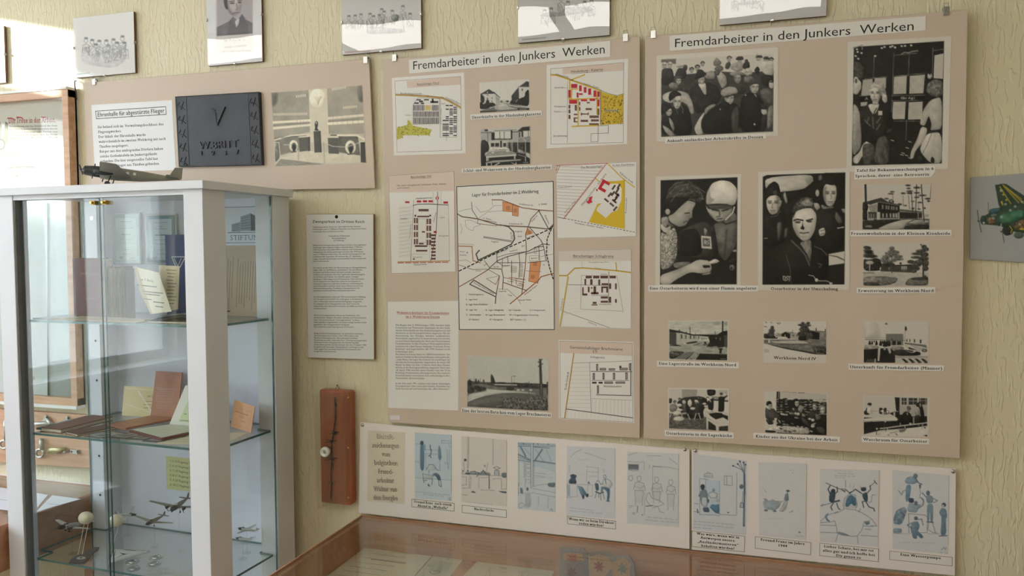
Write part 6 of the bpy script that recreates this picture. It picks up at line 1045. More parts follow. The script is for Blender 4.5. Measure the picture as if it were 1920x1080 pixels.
# ------------------------------------------------------------------ honour-hall board above the cabinet
D4 = .014
HB = board('exhibit_board', [(157,155),(692,110),(703,353),(165,362)], D4,.005, 'wide beige board with a text sheet and a sepia hall photograph, above the glass cabinet', 'board', M_BOARD)
for x, y in ((177,153),(686,112)): clip(HB, x, y, D4)
ZT = (150,180,7.716); s = crop(*ZT, D4); s.paper([(165,130),(1330,60),(1390,1070),(215,1100)],(232,233,236),.0004)
s.line([(228,220),(1242,155),(1248,266),(238,330)],7, BLK, True); s.text('Ehrenhalle für abgestürzte Flieger', 254,302,1225,240,62, 'sansb', BLK)
for i, (t, x1) in enumerate((('Sie befand sich im  Verwaltungshochhaus des', 1213),('Flugzeugwerkes.', 605),('Der Inhalt der Ehrenhalle wurde', 955),('wahrscheinlich im zweiten Weltkrieg mit nach', 1245),('Thießen ausgelagert.', 705),('Bürger aus den umliegenden Dörfern haben', 1205),('solche Gedenktafeln im Junkersgelände', 1118),('gefunden. Die hier ausgestellte Tafel hat', 1130),('ein Sondengänger aus Thießen gefunden.', 1155))):
    y = 468 + i * 70.5; x0 = 258 + i * 5.5; s.text(t, x0, y, x1, y - 45 * (x1 - x0) / 960,36, 'serifb', BLK)
s.build('text_sheet', M_GLOSSP, HB)
p = Pic([(55,152),(1140,62),(1185,988),(100,1030)],(500,150,6.355), D4,.95,(1.10,1.06,.96),190)
p.po(150,[(55,152),(510,120),(525,620),(90,700)],0, tex=(16,120)); p.po(160,[(735,100),(1140,62),(1160,640),(755,640)],0, tex=(16,120)); p.po(205,[(510,120),(735,100),(755,760),(530,740)],0, tex=(6,100)); p.po(80,[(55,152),(130,148),(130,270),(70,320)], bl=5, a=.8); p.po(90,[(1085,66),(1140,62),(1155,260),(1100,260)], bl=4, a=.8); p.st(110,[(735,100),(755,640)],6, a=.6); p.st(130,[(508,120),(525,620)],5, a=.6)
p.el(232,618,215,94,115); p.po(200,[(560,190),(620,210),(680,180),(640,250),(625,310),(610,250)], tex=(20,20)); p.st(228,[(565,192),(618,205),(680,182)],9)
for a, b, c, d_ in (((80,505),(525,480),28,225),((80,575),(525,535),28,222),((750,455),(1150,420),30,215),((750,520),(1155,495),32,228)): p.st(d_, [a, b], c)
for x in range(370,525,40): p.st(140,[(x, 480),(x, 560)],3, a=.6)
for x in (800,850,905,970,1030,1090): p.st(140,[(x, 430),(x + 4,540)],3, a=.6)
p.st(110,[(80,540),(525,512)],9, a=.7); p.st(110,[(750,490),(1100,465)],9, a=.7)
p.po(120,[(85,690),(310,655),(400,670),(395,830),(160,900),(110,760)],0, tex=(14,60)); p.po(96,[(860,660),(1090,660),(1120,900),(870,860)],0, tex=(20,40)); p.st(215,[(100,715),(300,660),(520,650)],16); p.st(226,[(770,660),(1080,660),(1170,710)],20); p.st(70,[(180,690),(480,660)],7, a=.7)
p.po(206,[(165,935),(400,840),(760,860),(1110,900),(1120,985),(800,1000),(390,960)],0, tex=(12,50)); p.po(140,[(100,1030),(170,940),(400,965),(700,1005)],0, tex=(24,40,16))
p.po(84,[(393,680),(525,675),(530,840),(400,855)],0, tex=(8,40)); p.st(215,[(393,680),(525,672)],12); p.po(60,[(505,680),(528,675),(530,840),(508,850)],0); p.po(84,[(740,682),(862,682),(872,880),(750,875)],0, tex=(8,40)); p.st(215,[(738,682),(862,682)],12); p.rc(70,770,650,845,664); p.po(72,[(570,610),(650,605),(665,860),(582,865)],0, tex=(8,30)); p.po(56,[(640,606),(655,605),(668,860),(650,862)],0); p.po(46,[(582,600),(590,570),(582,520),(600,482),(625,500),(622,550),(612,575),(636,602)]); p.el(170,604,510,8,16)
for x, y in ((330,785),(1005,800)):
    k = 1.0 if x < 500 else 1.15; p.el(222, x, y, 54 * k, 70 * k); p.el(90, x + 4, y + 5,30 * k, 44 * k); p.po(30,[(x - 20, y),(x + 5, y - 25),(x + 30, y + 20),(x + 20, y + 60 * k),(x - 10, y + 70 * k)], tex=(40,16)); p.st(40,[(x - 30, y + 75 * k),(x + 30, y + 68 * k)],10)
p.st(195,[(205,772),(300,770)],8); p.st(195,[(690,745),(800,790),(960,800),(1110,745)],8); p.st(150,[(690,740),(700,985)],7); p.st(150,[(385,780),(390,950)],7); p.po(60,[(1120,740),(1172,735),(1185,985),(1125,980)],0); p.st(226,[(1115,735),(1172,732)],12); p.po(110,[(100,760),(155,770),(160,930),(105,1000)], tex=(40,40)); p.st(205,[(95,740),(150,745),(165,930),(105,990)],9)
for x0, x1, y, sl in ((360,480,195,-.12),(790,940,110,-.16),(80,490,410,-.02),(920,1085,330,-.1)):
    x = x0
    while x < x1: p.rc(226, x, y + sl * (x - x0) - 14, x + 12, y + sl * (x - x0) + 14, a=.8); x += 21
p.grain(6,10); p.build('photograph', M_PHOTO, HB)

# cast plaque
ZP = (310,160,6.75); DP = .026
def text3d(mb, t, a, d, u, sx, sc, N, h):
    x = 0.0
    for ch in t:
        v, f, ad = glyph(ch, 'sans')
        if len(v):
            q = np.array(a) + np.outer((v[:, 0] + x) * sx, d) + np.outer(v[:, 1] * sc, u); n = len(q); cnt = {}
            for fa in f:
                for i in range(len(fa)): e = (fa[i], fa[(i + 1) % len(fa)]); cnt[tuple(sorted(e))] = cnt.get(tuple(sorted(e)),[]) + [e]
            mb.add(np.concatenate([q, q + np.array(N) * h]),[tuple(n + i for i in fa) for fa in f] + [(e[0][0], e[0][1], n + e[0][1], n + e[0][0]) for e in cnt.values() if len(e) == 1])
        x += ad
q = [wall_xz(310 + u / 6.75,160 + v / 6.75, DP) for u, v in ((120,142),(1185,80),(1225,1008),(168,1032))]
PL = thing('memorial_plaque', (np.mean([a[0] for a in q]),-D4 - .0005, min(a[1] for a in q)), 'dark cast metal memorial plaque reading W. BRITT, mounted on the wide board', 'plaque')
M_IRON = mat('cast_iron', (56,58,64),.45,.3, spec=.5, noise=(9,.14), bump=(30,.0006)); L0 = np.array(PL.location)
MB().prism([tuple(a) for a in q],(0,-D4 - .0005,0),(1,0,0),(0,0,1),(0,-1,0), DP - D4).build('slab', M_IRON, PL, L0, bevel=.0015)
def pz(u, v, h=0.0): c = wall_xz(310 + u / 6.75,160 + v / 6.75, DP); return np.array((c[0],-DP - .0006 - h, c[1]))
rim = MB()
for a, b in (((132,150),(1178,92)),((265,150),(305,1015)),((1048,105),(1090,995)),((140,165),(178,1022)),((1175,100),(1215,995)),((178,1020),(305,1015)),((1090,995),(1215,992))): rim.tube([pz(*a), pz(*b)],.0009,6)
rim.build('raised_border', M_IRON, PL, L0)
for ox0, oy0, st_ in ((200,245,175),(1110,195,178)):
    for k in range(5):
        orn = MB(); ox, oy = ox0 + k * 8, oy0 + k * st_; O_ = (ox + 10, oy + 30)
        for b in ((-45,20),(32,-40),(52,65),(0,62)): orn.tube([pz(*O_), pz(ox + b[0], oy + b[1])],.0016,6)
        orn.tube([pz(ox - 45, oy + 20), pz(ox - 20, oy - 30)],.0016,6); orn.build('ornament', M_IRON, PL, L0)
em = MB()
for tri in ([(585,300),(640,318),(665,505)],[(665,505),(672,345),(768,270)],[(600,302),(655,335),(735,300),(672,345),(660,440),(655,350)]):
    c = [pz(*t) for t in tri]; em.add([p_ for p_ in c] + [p_ + (0,-.004,0) for p_ in c],[tuple(range(len(c)))] + [tuple(len(c) + i for i in range(len(c)))] + [(i, (i + 1) % len(c), len(c) + (i + 1) % len(c), len(c) + i) for i in range(len(c))])
em.build('emblem', M_IRON, PL, L0)
lt = MB()
for t, x0, y0, x1, y1, h in (('W.BRITT', 440,810,930,783,92),('1', 458,888,478,887,55),('9', 588,888,628,886,55),('3', 748,884,785,882,55),('7', 900,874,935,872,55)):
    a, b = pz(x0, y0), pz(x1, y1); nat = sum(glyph(c, 'sans')[2] for c in t); Lh = np.linalg.norm(b - a); d = (b - a) / Lh; u = np.array((-d[2],0, d[0])); k = np.linalg.norm(pz(x0, y0 - h) - a)
    text3d(lt, t, a, d, u, Lh / nat, k / CAP, (0,-1,0),.0028)
lt.build('lettering', M_IRON, PL, L0)

# ------------------------------------------------------------------ text board, relic, aircraft picture
DT = .012
TB = board('text_board', [(574,402),(700.5,401),(702,674.5),(578,670.5)], DT, .008, 'narrow white text board on forced labour, hanging right of the cabinet', 'board', mat('mdf_edge', (150,112,84),.6, noise=(40,.08)))
s = crop(570,390,3.6, DT); s.paper([(16,44),(468,42),(473,1022),(30,1008)],(232,232,230),.0006)
s.text('Zwangsarbeit im Dritten Reich', 58,100,411,101,18, 'sansb', BLK)
X0, X1 = 60,420
blocks = [(133,15.6,['Schätzungen gehen davon aus, dass während des Zweiten', 'Weltkrieges rund 11 Millionen Menschen vom Deutschen Reich', 'zu Zwangsarbeit verpflichtet wurden.']),
 (256,15.4,['Während des Krieges hatte das Deutsche Reich eine ungeheure', 'Nachfrage nach möglichst billigen Arbeitskräften. 1938 und', '1939 waren fast eine halbe Million Italiener und Tschechen', 'zwangsweise zur Arbeit gezwungen worden. Ab 1939 kamen', 'rund 1,7 Millionen Polen hinzu. Sie wurden überwiegend in der', 'Landwirtschaft eingesetzt. Sie mussten das „P“-Abzeichen', 'tragen. Sexuelle Beziehungen mit deutschen Frauen wurden mit', 'dem Tode bestraft.']),
 (408,15.4,['Die nächste große Welle der Rekrutierung von Zwangsarbeitern', 'folgte 1942, als 2,8 Millionen „Ostarbeiter“ aus der Ukraine,', 'Russland und Weißrussland rekrutiert wurden. Deutsche', 'Soldaten veranstalteten dort eine regelrechte Menschenjagd in', 'den Dörfern und Städten. Sie schickten ganze Teenager-', 'Jahrgänge in Güterwagen zum Arbeitseinsatz. Dort arbeiteten', 'sie vorwiegend in der deutschen Industrie und mussten in', 'bewachten Lagern bei schlechter Ernährung und Kleidung für', 'einen Minimallohn arbeiten. Viele Unternehmen konnten zur', 'Aufrechterhaltung ihrer Produktion Zwangsarbeiter von', 'staatlichen Stellen anfordern und gezielt aussuchen.']),
 (604,15.6,['Die Rüstungsindustrie setzte ab 1943 massenhaft KZ-Häftlinge', 'ein. Sie waren dort ähnlich wie im Bergbau, in Steinbrüchen', 'oder in Bautrupps katastrophalen Bedingungen ausgesetzt.', 'Sie entgingen durch Zwangsarbeit zwar dem Tod in der', 'Gaskammer, doch überlebte höchstens die Hälfte von ihnen die', 'Schwerstarbeit.']),
 (728,15.6,['Weitere Zwangsarbeiter kamen aus Frankreich, den', 'Niederlanden, Belgien, Kroatien, Serbien und Griechenland.', 'Zum Teil wurden sie als „Vertragsarbeiter“ in ihren', 'Heimatländern angeworben. Sie hatten einige Sonderrechte', 'gegenüber den obengenannten Gruppen.', 'Der Anteil der Juden betrug rund 25 Prozent.']),
 (850,15.2,['Klagen auf Entschädigung hatten vor deutschen Gerichten', 'jahrzehntelang keine Chance. Erst 1996 erklärte das', 'Bundesverfassungsgericht, dass individualrechtliche', 'Ansprüche seit dem „Zwei plus Vier“-Vertrag auch gegenüber', 'einzelnen Firmen und gegenüber der Bundesrepublik', 'Deutschland gestellt werden können. Seit dem Frühjahr 1998', 'bemühen sich ehemalige Zwangsarbeiter mit Klagen in den', 'USA, gegen dort ansässige deutsche Unternehmen ihre', 'Ansprüche durchzusetzen.'])]
for y, dy, L in blocks: s.para(L, X0 + (y - 130) * .012, y, X1 + (y - 130) * .006, y + (y - 400) * .012 - 2, dy, 9, 'sansb', (52,52,54))
for i, (t, a, b) in enumerate((('Ausländische Zivilarbeiter', 166,312),('Kriegsgefangene', 190,287),('KZ-Häftlinge', 202,273))): s.text(t, a, 193 + i * 15.5, b, 192 + i * 15.5,9, 'sansb', (52,52,54))
s.build('printed_sheet', M_GLOSSP, TB); tack(TB, 631,406.5, DT + .001, M_WIRE)

RL = thing('barbed_wire_relic', (wall_xz(630,945,.004)[0],-.004, wall_xz(630,945,.004)[1]), 'orange-brown wooden plaque with barbed wire and white insulator under clear plastic', 'relic'); L0 = np.array(RL.location)
M_PLANK = wood('varnished_plank', (150,74,44),(182,100,62),(30,30,4),.35,.4); FD = .034
def rz(u, v, d=FD): c = wall_xz(580 + u / 4.24,710 + v / 4.24, d); return np.array((c[0],-d, c[1]))
a, b = rz(93,985), rz(322,100); w_, h_ = (b - a)[0],(b - a)[2]; out = []
for cx, cz, a0 in ((w_ - .008,.008,-90),(w_ - .008, h_ - .008,0),(.006, h_ - .006,90),(.006,.006,180)):
    r = .008 if cx > .02 else .006
    for k in range(5): t = math.radians(a0 + k * 22.5); out.append((cx + r * math.cos(t), cz + r * math.sin(t)))
MB().prism(out, (a[0],-.004, a[2]),(1,0,0),(0,0,1),(0,-1,0), FD - .004).build('plank', M_PLANK, RL, L0, bevel=.004, seg=3)
hk = [rz(205,95,.012), rz(222,50,.008), rz(246,95,.012)]; MB().tube(hk + [hk[0]],.0012,6).build('hanger', M_WIRE, RL, L0); MB().tube([rz(222,52,0.0), rz(222,52,.012)],.0018,8).build('nail', M_WIRE, RL, L0)
wr = MB(); P_ = [(202,150),(207,215),(206,320),(190,440),(178,520),(176,600),(178,660),(172,760),(176,850),(170,985)]
pts = []
for i in range(len(P_) - 1):
    for k in range(6): t = k / 6; pts.append(np.array(P_[i]) * (1 - t) + np.array(P_[i + 1]) * t)
for ph in (0, math.pi): wr.tube([rz(p_[0] + 2.5 * math.cos(i * 1.1 + ph), p_[1], FD + .003 + .0014 * math.sin(i * 1.1 + ph)) for i, p_ in enumerate(pts)],.0013,5)
WR = wr.build('wire', M_WIRE, RL, L0)
for cx, cy, sp in ((207,210,10),(200,430,36),(172,500,44),(178,640,48),(176,830,28),(180,690,10)):
    m = MB(); c = np.array((cx, cy))
    for j in range(4): m.tube([rz(cx - 4, cy - 12 + j * 7, FD + .001), rz(cx + 5, cy - 10 + j * 7, FD + .006)],.0014,5)
    m.tube([rz(cx - sp, cy + 8, FD + .004), rz(cx, cy, FD + .005), rz(cx + sp, cy - 8, FD + .007)],.0009,5); m.tube([rz(cx - sp * .7, cy - 14, FD + .006), rz(cx, cy - 4, FD + .005), rz(cx + sp * .5, cy + 10, FD + .004)],.0009,5); m.build('barb', M_WIRE, WR, L0)
c = rz(150,572); ins = MB(); PR = [(.010,.0),(.0105,.008),(.0145,.011),(.0148,.019),(.0128,.023),(.0075,.024),(.0060,.018),(.0,.017)]
ins.loft([[c + (max(r, 1e-4) * math.cos(t),-h, max(r, 1e-4) * math.sin(t)) for t in [2 * math.pi * k / 20 for k in range(20)]] for r, h in PR]); ins.build('insulator', mat('porcelain', (232,230,222),.18, coat=.5, noise=(20,.02)), RL, L0, smooth=True)
c = rz(150,572); MB().tube([c + (0,-.012,0), c + (0,-.0195,0)],.0042,12).build('bolt', M_STEEL, RL, L0)
pv = MB(); top, bot = [],[]
for k in range(9):
    t = k / 8; u = 325 - 300 * t; dd = FD + .002 + .010 * math.sin(t * 2.0) * t + .018 * max(0, t - .6)
    top.append(rz(u, 108 + 10 * t, dd)); bot.append(rz(u + 42 * t, 985 + 50 * t * t, dd))
v = top + bot; n9 = 9; v2 = [p_ + (0,-.0006,0) for p_ in v]
f = [(i, i + 1, n9 + i + 1, n9 + i) for i in range(8)] + [(18 + n9 + i, 18 + n9 + i + 1,18 + i + 1,18 + i) for i in range(8)] + [(i, 18 + i, 19 + i, i + 1) for i in range(8)] + [(9 + i, 10 + i, 28 + i, 27 + i) for i in range(8)] + [(8,26,35,17),(0,9,27,18)]
pv.add(v + v2, f); pv.build('clear_cover', glass('clear_plastic', (244,243,238),.05,.04), RL, L0)
for v_ in (150,550,945):
    m = MB(); c = rz(310, v_, FD + .0025); m.loft([[c + (r * math.cos(t),-h, r * math.sin(t)) for t in [2 * math.pi * k / 10 for k in range(10)]] for r, h in ((.0028,0),(.0024,.0012),(.0008,.0018))]); m.build('screw', M_BRASS, RL, L0)

DA = .008
AP = board('aircraft_picture', [(1820,333),(2010,318),(2008,498),(1818,486)], DA, .004, 'grey picture of a green cutaway aircraft, cut off at the right edge of the view', 'picture', mat('grey_card', (176,178,182),.35, noise=(4,.02)))
p = Pic([(68,75),(1190,-5),(1180,1060),(52,990)],(1810,320,6.0), DA, .9,(1,1,1),172); p.g[:] = (172,174,178)
G1, G2, G3, Y1 = (52,74,64),(74,98,80),(60,96,112),(186,160,60)
p.st((96,100,104),[(137,445),(152,560)],12); p.st((96,100,104),[(158,575),(182,688)],12); p.el((60,66,66),150,566,14,7); p.st((110,112,114),[(262,362),(266,465)],9)
p.po(G1,[(340,160),(430,145),(470,150),(1100,560),(900,600),(660,400),(400,420),(380,380)],0, tex=(12,24))
for a, b in (((395,180),(520,370)),((440,175),(610,360)),((470,190),(700,400)),((430,160),(640,320))): p.st(Y1,[a, b],13, a=.85)
for x, y in ((410,225),(435,270),(470,330)): p.el(Y1, x, y, 12,12)
p.po(G1,[(170,560),(180,510),(220,505),(270,480),(280,430),(400,415),(660,370),(1150,330),(1160,700),(800,720),(560,690),(400,620),(250,605),(190,605)],1, tex=(14,26)); p.po(G3,[(275,470),(290,430),(400,420),(380,470),(330,490)], tex=(14,24)); p.po((110,122,124),[(290,490),(350,480),(370,505),(300,520)]); p.po((72,124,100),[(380,500),(560,450),(660,440),(660,520),(500,590),(400,590)], tex=(16,24)); p.po((124,96,76),[(250,530),(320,520),(350,560),(330,610),(260,595)], tex=(50,12)); p.po((112,92,66),[(560,590),(660,540),(700,560),(690,660),(560,670)], tex=(50,12)); p.po(Y1,[(405,345),(420,335),(440,390),(420,395)]); p.po(Y1,[(610,660),(650,635),(690,665),(650,672)])
p.el(G1,205,555,34,50); p.el((190,196,196),211,587,14,14); p.po((46,52,52),[(420,660),(450,620),(520,615),(550,660),(540,710),(470,735),(425,700)], tex=(14,16)); p.st(Y1,[(510,625),(535,660),(520,700)],12); p.st((100,104,106),[(425,690),(445,808)],11); p.el((60,62,62),412,684,14,7); p.el((84,100,96),610,725,56,38); p.el((190,196,196),410,620,8,30, a=.7)
for x, y in ((460,377),(515,445),(570,403),(320,537),(417,522),(620,603),(648,350),(410,225)): p.el((206,212,206), x, y, 14,13); p.el((90,110,96), x, y, 7,7)
p.build('aircraft_print', M_GLOSSP, AP)

# ------------------------------------------------------------------ glass clip frames along the top
def rect_crop(X0, X1, Z0, Z1, d, cr):
    o = []
    for X, Z in ((X0, Z1),(X1, Z1),(X1, Z0),(X0, Z0)):
        k = 1 - d / CAM_D; v = HI @ np.array([X / k, CAM_Z + (Z - CAM_Z) / k, 1.0]); o.append(((v[0] / v[2] - cr[0]) * cr[2],(v[1] / v[2] - cr[1]) * cr[2]))
    return o
M_CGLASS = glass('picture_glass', (254,254,254),.04, warp=.0006); M_BACK = mat('hardboard', (120,92,70),.8, noise=(30,.1))
def clip_frame(X0, X1, Z0, Z1, label, paint, cr, gl=True):
    d = .011; k = 1 - d / CAM_D; X0, X1, Z0, Z1 = X0 * k, X1 * k, CAM_Z + (Z0 - CAM_Z) * k, CAM_Z + (Z1 - CAM_Z) * k
    t = thing('clip_frame', ((X0 + X1) / 2,0, Z0), label, 'picture', 'glass clip frames along the top'); L0 = np.array(t.location)
    MB().box(X0, X1,-.010,-.002, Z0, Z1).build('backing', M_BACK, t, L0)
    p = Pic(rect_crop(X0, X1, Z0, Z1, d, cr), cr, .010,.9,(1.06,1.06,1.07),236, sheet=[(X0, Z1),(X1, Z1),(X1, Z0),(X0, Z0)]); paint(p); p.build('print', M_INK, t, t=.0006)
    MB().box(X0, X1,-.0132,-.0112, Z0, Z1).build('glass', M_CGLASS, t, L0)
    for x, z, ax in (((X0 + X1) / 2, Z0,0),(X0,(Z0 + Z1) / 2,1),(X1,(Z0 + Z1) / 2,1)):
        m = MB(); e = (.004,.0018) if ax == 0 else (.0018,.004); m.box(x - e[0], x + e[0],-.0150,-.001, z - e[1], z + e[1]); m.build('frame_clip', M_STEEL, t, L0, bevel=.0005, seg=1)
def crowd(p, pts, col=(120,122,126), sz=1.0):
    for i, (x, y) in enumerate(pts):
        r = random.Random(i * 7 + int(x)); w_ = 26 * sz
        p.st(col, [(x - w_ * .5, y + 8 * sz),(x - w_ * .3, y - 14 * sz),(x + w_ * .3, y - 14 * sz),(x + w_ * .45, y + 8 * sz),(x, y + 20 * sz),(x - w_ * .5, y + 8 * sz)],3 * sz, a=.7); p.el((90,92,96), x, y - 12 * sz, w_ * .45,7 * sz, a=.7, bl=1.5)
        p.st(col, [(x - w_ * .9, y + 80 * sz),(x - w_ * .8, y + 34 * sz),(x, y + 24 * sz),(x + w_ * .9, y + 36 * sz),(x + w_ * r.uniform(.6,1.2), y + 90 * sz)],3.4 * sz, a=.65); [p.st(col, [(x + r.uniform(-1,1) * w_, y + r.uniform(20,90) * sz),(x + r.uniform(-1,1) * w_, y + r.uniform(30,100) * sz),(x + r.uniform(-.8,.8) * w_, y + r.uniform(30,100) * sz)], r.uniform(2,5) * sz, a=r.uniform(.25,.6)) for _ in range(7)]
CR1 = (0,0,3.0); CR2 = (380,0,4.571); CR3 = (960,0,3.2)
def pa(p): crowd(p, [(485,225),(520,235),(560,240),(600,238),(640,232),(690,215),(660,250),(540,260),(610,265),(700,250)], sz=.9); p.po((190,192,196),[(450,300),(560,250),(700,250),(715,340),(640,385),(470,360)], a=.3, tex=(60,12)); p.st((110,110,112),[(425,418),(505,410)],3)
clip_frame(-2.085,-1.851,2.113,2.297, 'landscape glass clip frame with a sunlit faint crowd drawing', pa, CR1)
def pb(p): p.st((120,122,126),[(-300,200),(-100,240),(0,220)],5)
clip_frame(-2.62,-2.372,2.118,2.30, 'glass clip frame mostly cut off at the left edge', pb, CR1)
def pc(p):
    p.g[:] = (226,226,230); p.po((216,208,206),[(110,-300),(440,-300),(432,450),(112,455)],0); p.po((176,168,172),[(122,-300),(428,-300),(428,285),(122,308)],0, tex=(6,80)); p.po((96,92,104),[(122,232),(180,205),(232,178),(262,140),(300,175),(340,118),(372,165),(428,195),(428,285),(122,308)],0, tex=(14,40)); p.po((70,66,80),[(205,300),(238,165),(290,245),(332,125),(385,200),(400,287)],0, a=.6, bl=2); p.po((206,202,206),[(278,180),(318,150),(312,200),(290,240)])
    p.po((188,178,178),[(205,-60),(340,-60),(336,60),(318,110),(282,140),(240,110),(212,60)]); p.po((120,110,116),[(205,-60),(230,0),(225,70),(270,135),(235,115),(205,60)], bl=3, a=.7); p.po((58,52,58),[(180,-40),(215,-20),(212,30),(222,85),(195,70),(182,20)]); p.po((56,50,58),[(180,-140),(340,-140),(345,-60),(320,-70),(220,-70),(190,0)])
    p.el((70,62,68),255,25,20,8, bl=1.5); p.el((70,62,68),318,18,15,8, bl=1.5); p.st((60,54,60),[(232,10),(275,6)],8); p.st((60,54,60),[(305,2),(335,-2)],7); p.st((110,100,104),[(292,30),(302,78),(285,84)],7); p.st((96,80,86),[(268,112),(295,106),(316,106)],8); scrib(p, 185,370,348,-.06,(110,110,118), amp=14, wd=3); p.st((150,146,150),[(195,405),(255,400)],16, a=.6); p.st((150,146,150),[(275,398),(370,388)],16, a=.6); scrib(p, 175,395,440,-.03,(110,106,110), wd=3)
clip_frame(-1.584,-1.397,2.113,2.38, 'tall glass clip frame with a portrait photograph of a man in a jacket', pc, CR2)
def pd(p):
    p.g[:] = (214,212,212); crowd(p, [(1255,150),(1310,145),(1360,135),(1440,130),(1470,150),(1520,140),(1560,110),(1630,105),(1720,65),(1780,130),(1540,90)], sz=1.15); p.po((130,132,136),[(1615,150),(1650,115),(1690,130),(1680,180),(1640,185)], tex=(40,12)); p.po((150,152,156),[(1400,260),(1500,230),(1600,240),(1720,250),(1750,280),(1420,292)], a=.7, tex=(60,14)); p.st((120,122,124),[(1410,180),(1420,270)],10, a=.6); p.st((120,122,124),[(1720,150),(1730,260)],9, a=.6); p.st((120,122,124),[(1560,180),(1545,260)],10, a=.6); p.st((170,120,110),[(1225,448),(1435,435)],11, a=.5)
clip_frame(-1.137,-.898,2.111,2.29, 'glass clip frame with a pencil drawing of a marching crowd', pd, CR2)
def pe(p): p.g[:] = (210,208,208); crowd(p, [(240,60),(300,-10),(340,20),(390,40),(440,20),(480,10),(200,70)],(110,110,114),.9); p.po((130,130,134),[(160,95),(220,70),(290,75),(330,40),(470,40),(500,60),(420,80),(250,100)], a=.6, tex=(70,12)); p.st((140,138,138),[(65,238),(205,225)],8, a=.6)
clip_frame(-.625,-.386,2.102,2.281, 'glass clip frame with a dark scribbled drawing, above the right corner of the plans board', pe, CR3)
def pf(p): p.g[:] = (210,208,208); crowd(p, [(1340,-20),(1400,-40),(1450,-30),(1500,-20)],(110,110,114),.9); p.po((120,120,124),[(1340,20),(1500,0),(1480,25),(1360,30)], a=.6, tex=(60,12))
clip_frame(-.12,.118,2.103,2.282, 'glass clip frame whose lower half mirrors a lamp, above the photograph board', pf, CR3)

# ------------------------------------------------------------------ far left: certificate case, tool plank, low strip
M_PINE = wood('pine_frame', (196,150,116),(222,182,150),(3,30,30),.45,.15); M_WHT = mat('white_trim', (240,240,238),.35, noise=(20,.01))
ZF = (0,150,5.145); DF = .034
fx1 = wall_xz(131,300, DF)[0]; fz1 = wall_xz(100,169, DF)[1]; fz0 = wall_xz(146,762, DF)[1]; fx0 = -2.95
FC = thing('certificate_case', ((fx0 + fx1) / 2,0, fz0), 'pine showcase frame holding a red-lettered certificate, on the wall behind the cabinet', 'picture frame'); L0 = np.array(FC.location)
MB().box(fx0, fx1,-.008,-.001, fz0, fz1).build('back_panel', mat('grey_card'), FC, L0)
fw = .024
for nm, q in (('frame_rail', (fx0, fx1,-DF, -.001, fz1 - fw, fz1)),('frame_rail', (fx0, fx1,-DF, -.001, fz0, fz0 + fw)),('frame_stile', (fx1 - fw, fx1,-DF - .0005,-.001, fz0 + .0005, fz1 - .0005)),('frame_stile', (fx0, fx0 + fw, -DF - .0005,-.001, fz0 + .0005, fz1 - .0005))): MB().box(*q).build(nm, M_PINE, FC, L0, bevel=.001)
MB().box(fx0, fx1 - .002,-DF - .004,-.002, fz1, fz1 + .008).build('trim_strip', M_WHT, FC, L0); MB().box(fx0, fx1 - .002,-DF - .004,-.002, fz0 - .010, fz0).build('trim_strip', M_WHT, FC, L0)
MB().box(fx0 + fw, fx1 - fw, -.030,-.027, fz0 + fw, fz1 - fw).build('glass', glass('case_glass', (248,251,250),.045), FC, L0)
s = crop(*ZF, .012); s.paper([(-900,200),(616,172),(640,1150),(-900,1160)],(230,214,206),.001)
s.text('Die Treue in der Arbeit.', 85,418,540,408,52, 'serifb', (206,60,58)); s.line([(75,370),(110,368),(150,385)],9,(206,60,58)); s.line([(165,358),(205,362),(225,375)],9,(206,60,58)); s.line([(400,358),(440,360)],9,(206,60,58))
for i, t in enumerate(('Auszeichnung und das Ehrenbuch der Stadt', 'der Otto Gemeinschaft verliehen wurde', 'Arbeitshaus Einsatzgruppe Dessau zum', 'Gedenken an die Kameraden der Front', 'und in treuer Pflicht am Werk')): s.text(t, 90,455 + i * 28,560,448 + i * 28,15, 'serifb', (52,46,46))
s.poly([(-60,400),(0,395),(20,440),(12,560),(30,570),(55,400),(80,420),(85,620),(60,600),(40,660),(10,680),(-40,640)],(128,118,114)); s.lift(); s.poly([(14 + 40 * math.cos(t),622 + 52 * math.sin(t)) for t in np.linspace(0,6.28,25)[:-1]],(96,90,88)); s.lift(); s.poly([(14 + 28 * math.cos(t),622 + 38 * math.sin(t)) for t in np.linspace(0,6.28,25)[:-1]],(190,184,178))
s.text('Vereinigung der Werktreuen', 5,716,160,712,20, 'serif', (206,90,84)); s.text('Dessau', 70,748,165,745,20, 'serif', (206,90,84)); s.text('Gebildete Brüder der gemeinsamen', 80,852,340,846,24, 'serif', (70,78,110)); s.text('Arco', 155,940,218,935,26, 'serif', (90,88,96), slant=.3)
s.build('certificate', M_INK, FC)
s = crop(40,680,6.0,.012); s.paper([(-1400,-1800),(290,-1800),(300,372),(-1400,340)],(232,233,238),.0012); s.text('as', 118,190,155,192,50, 'sans', (80,80,84)); s.line([(296,-1600),(298,365)],6,(150,152,150)); s.build('white_page', M_INK, FC)
# hook and cord at the corner of the case
MB().tube([(fx1 + .004,-.004, fz1 + .030),(fx1 + .006,-.012, fz1 + .028),(fx1 + .008,-.014, fz1 + .012),(fx1 + .012,-.012, fz1 - .03)],.0018,6).build('hanging_hook', M_WIRE, FC, L0)

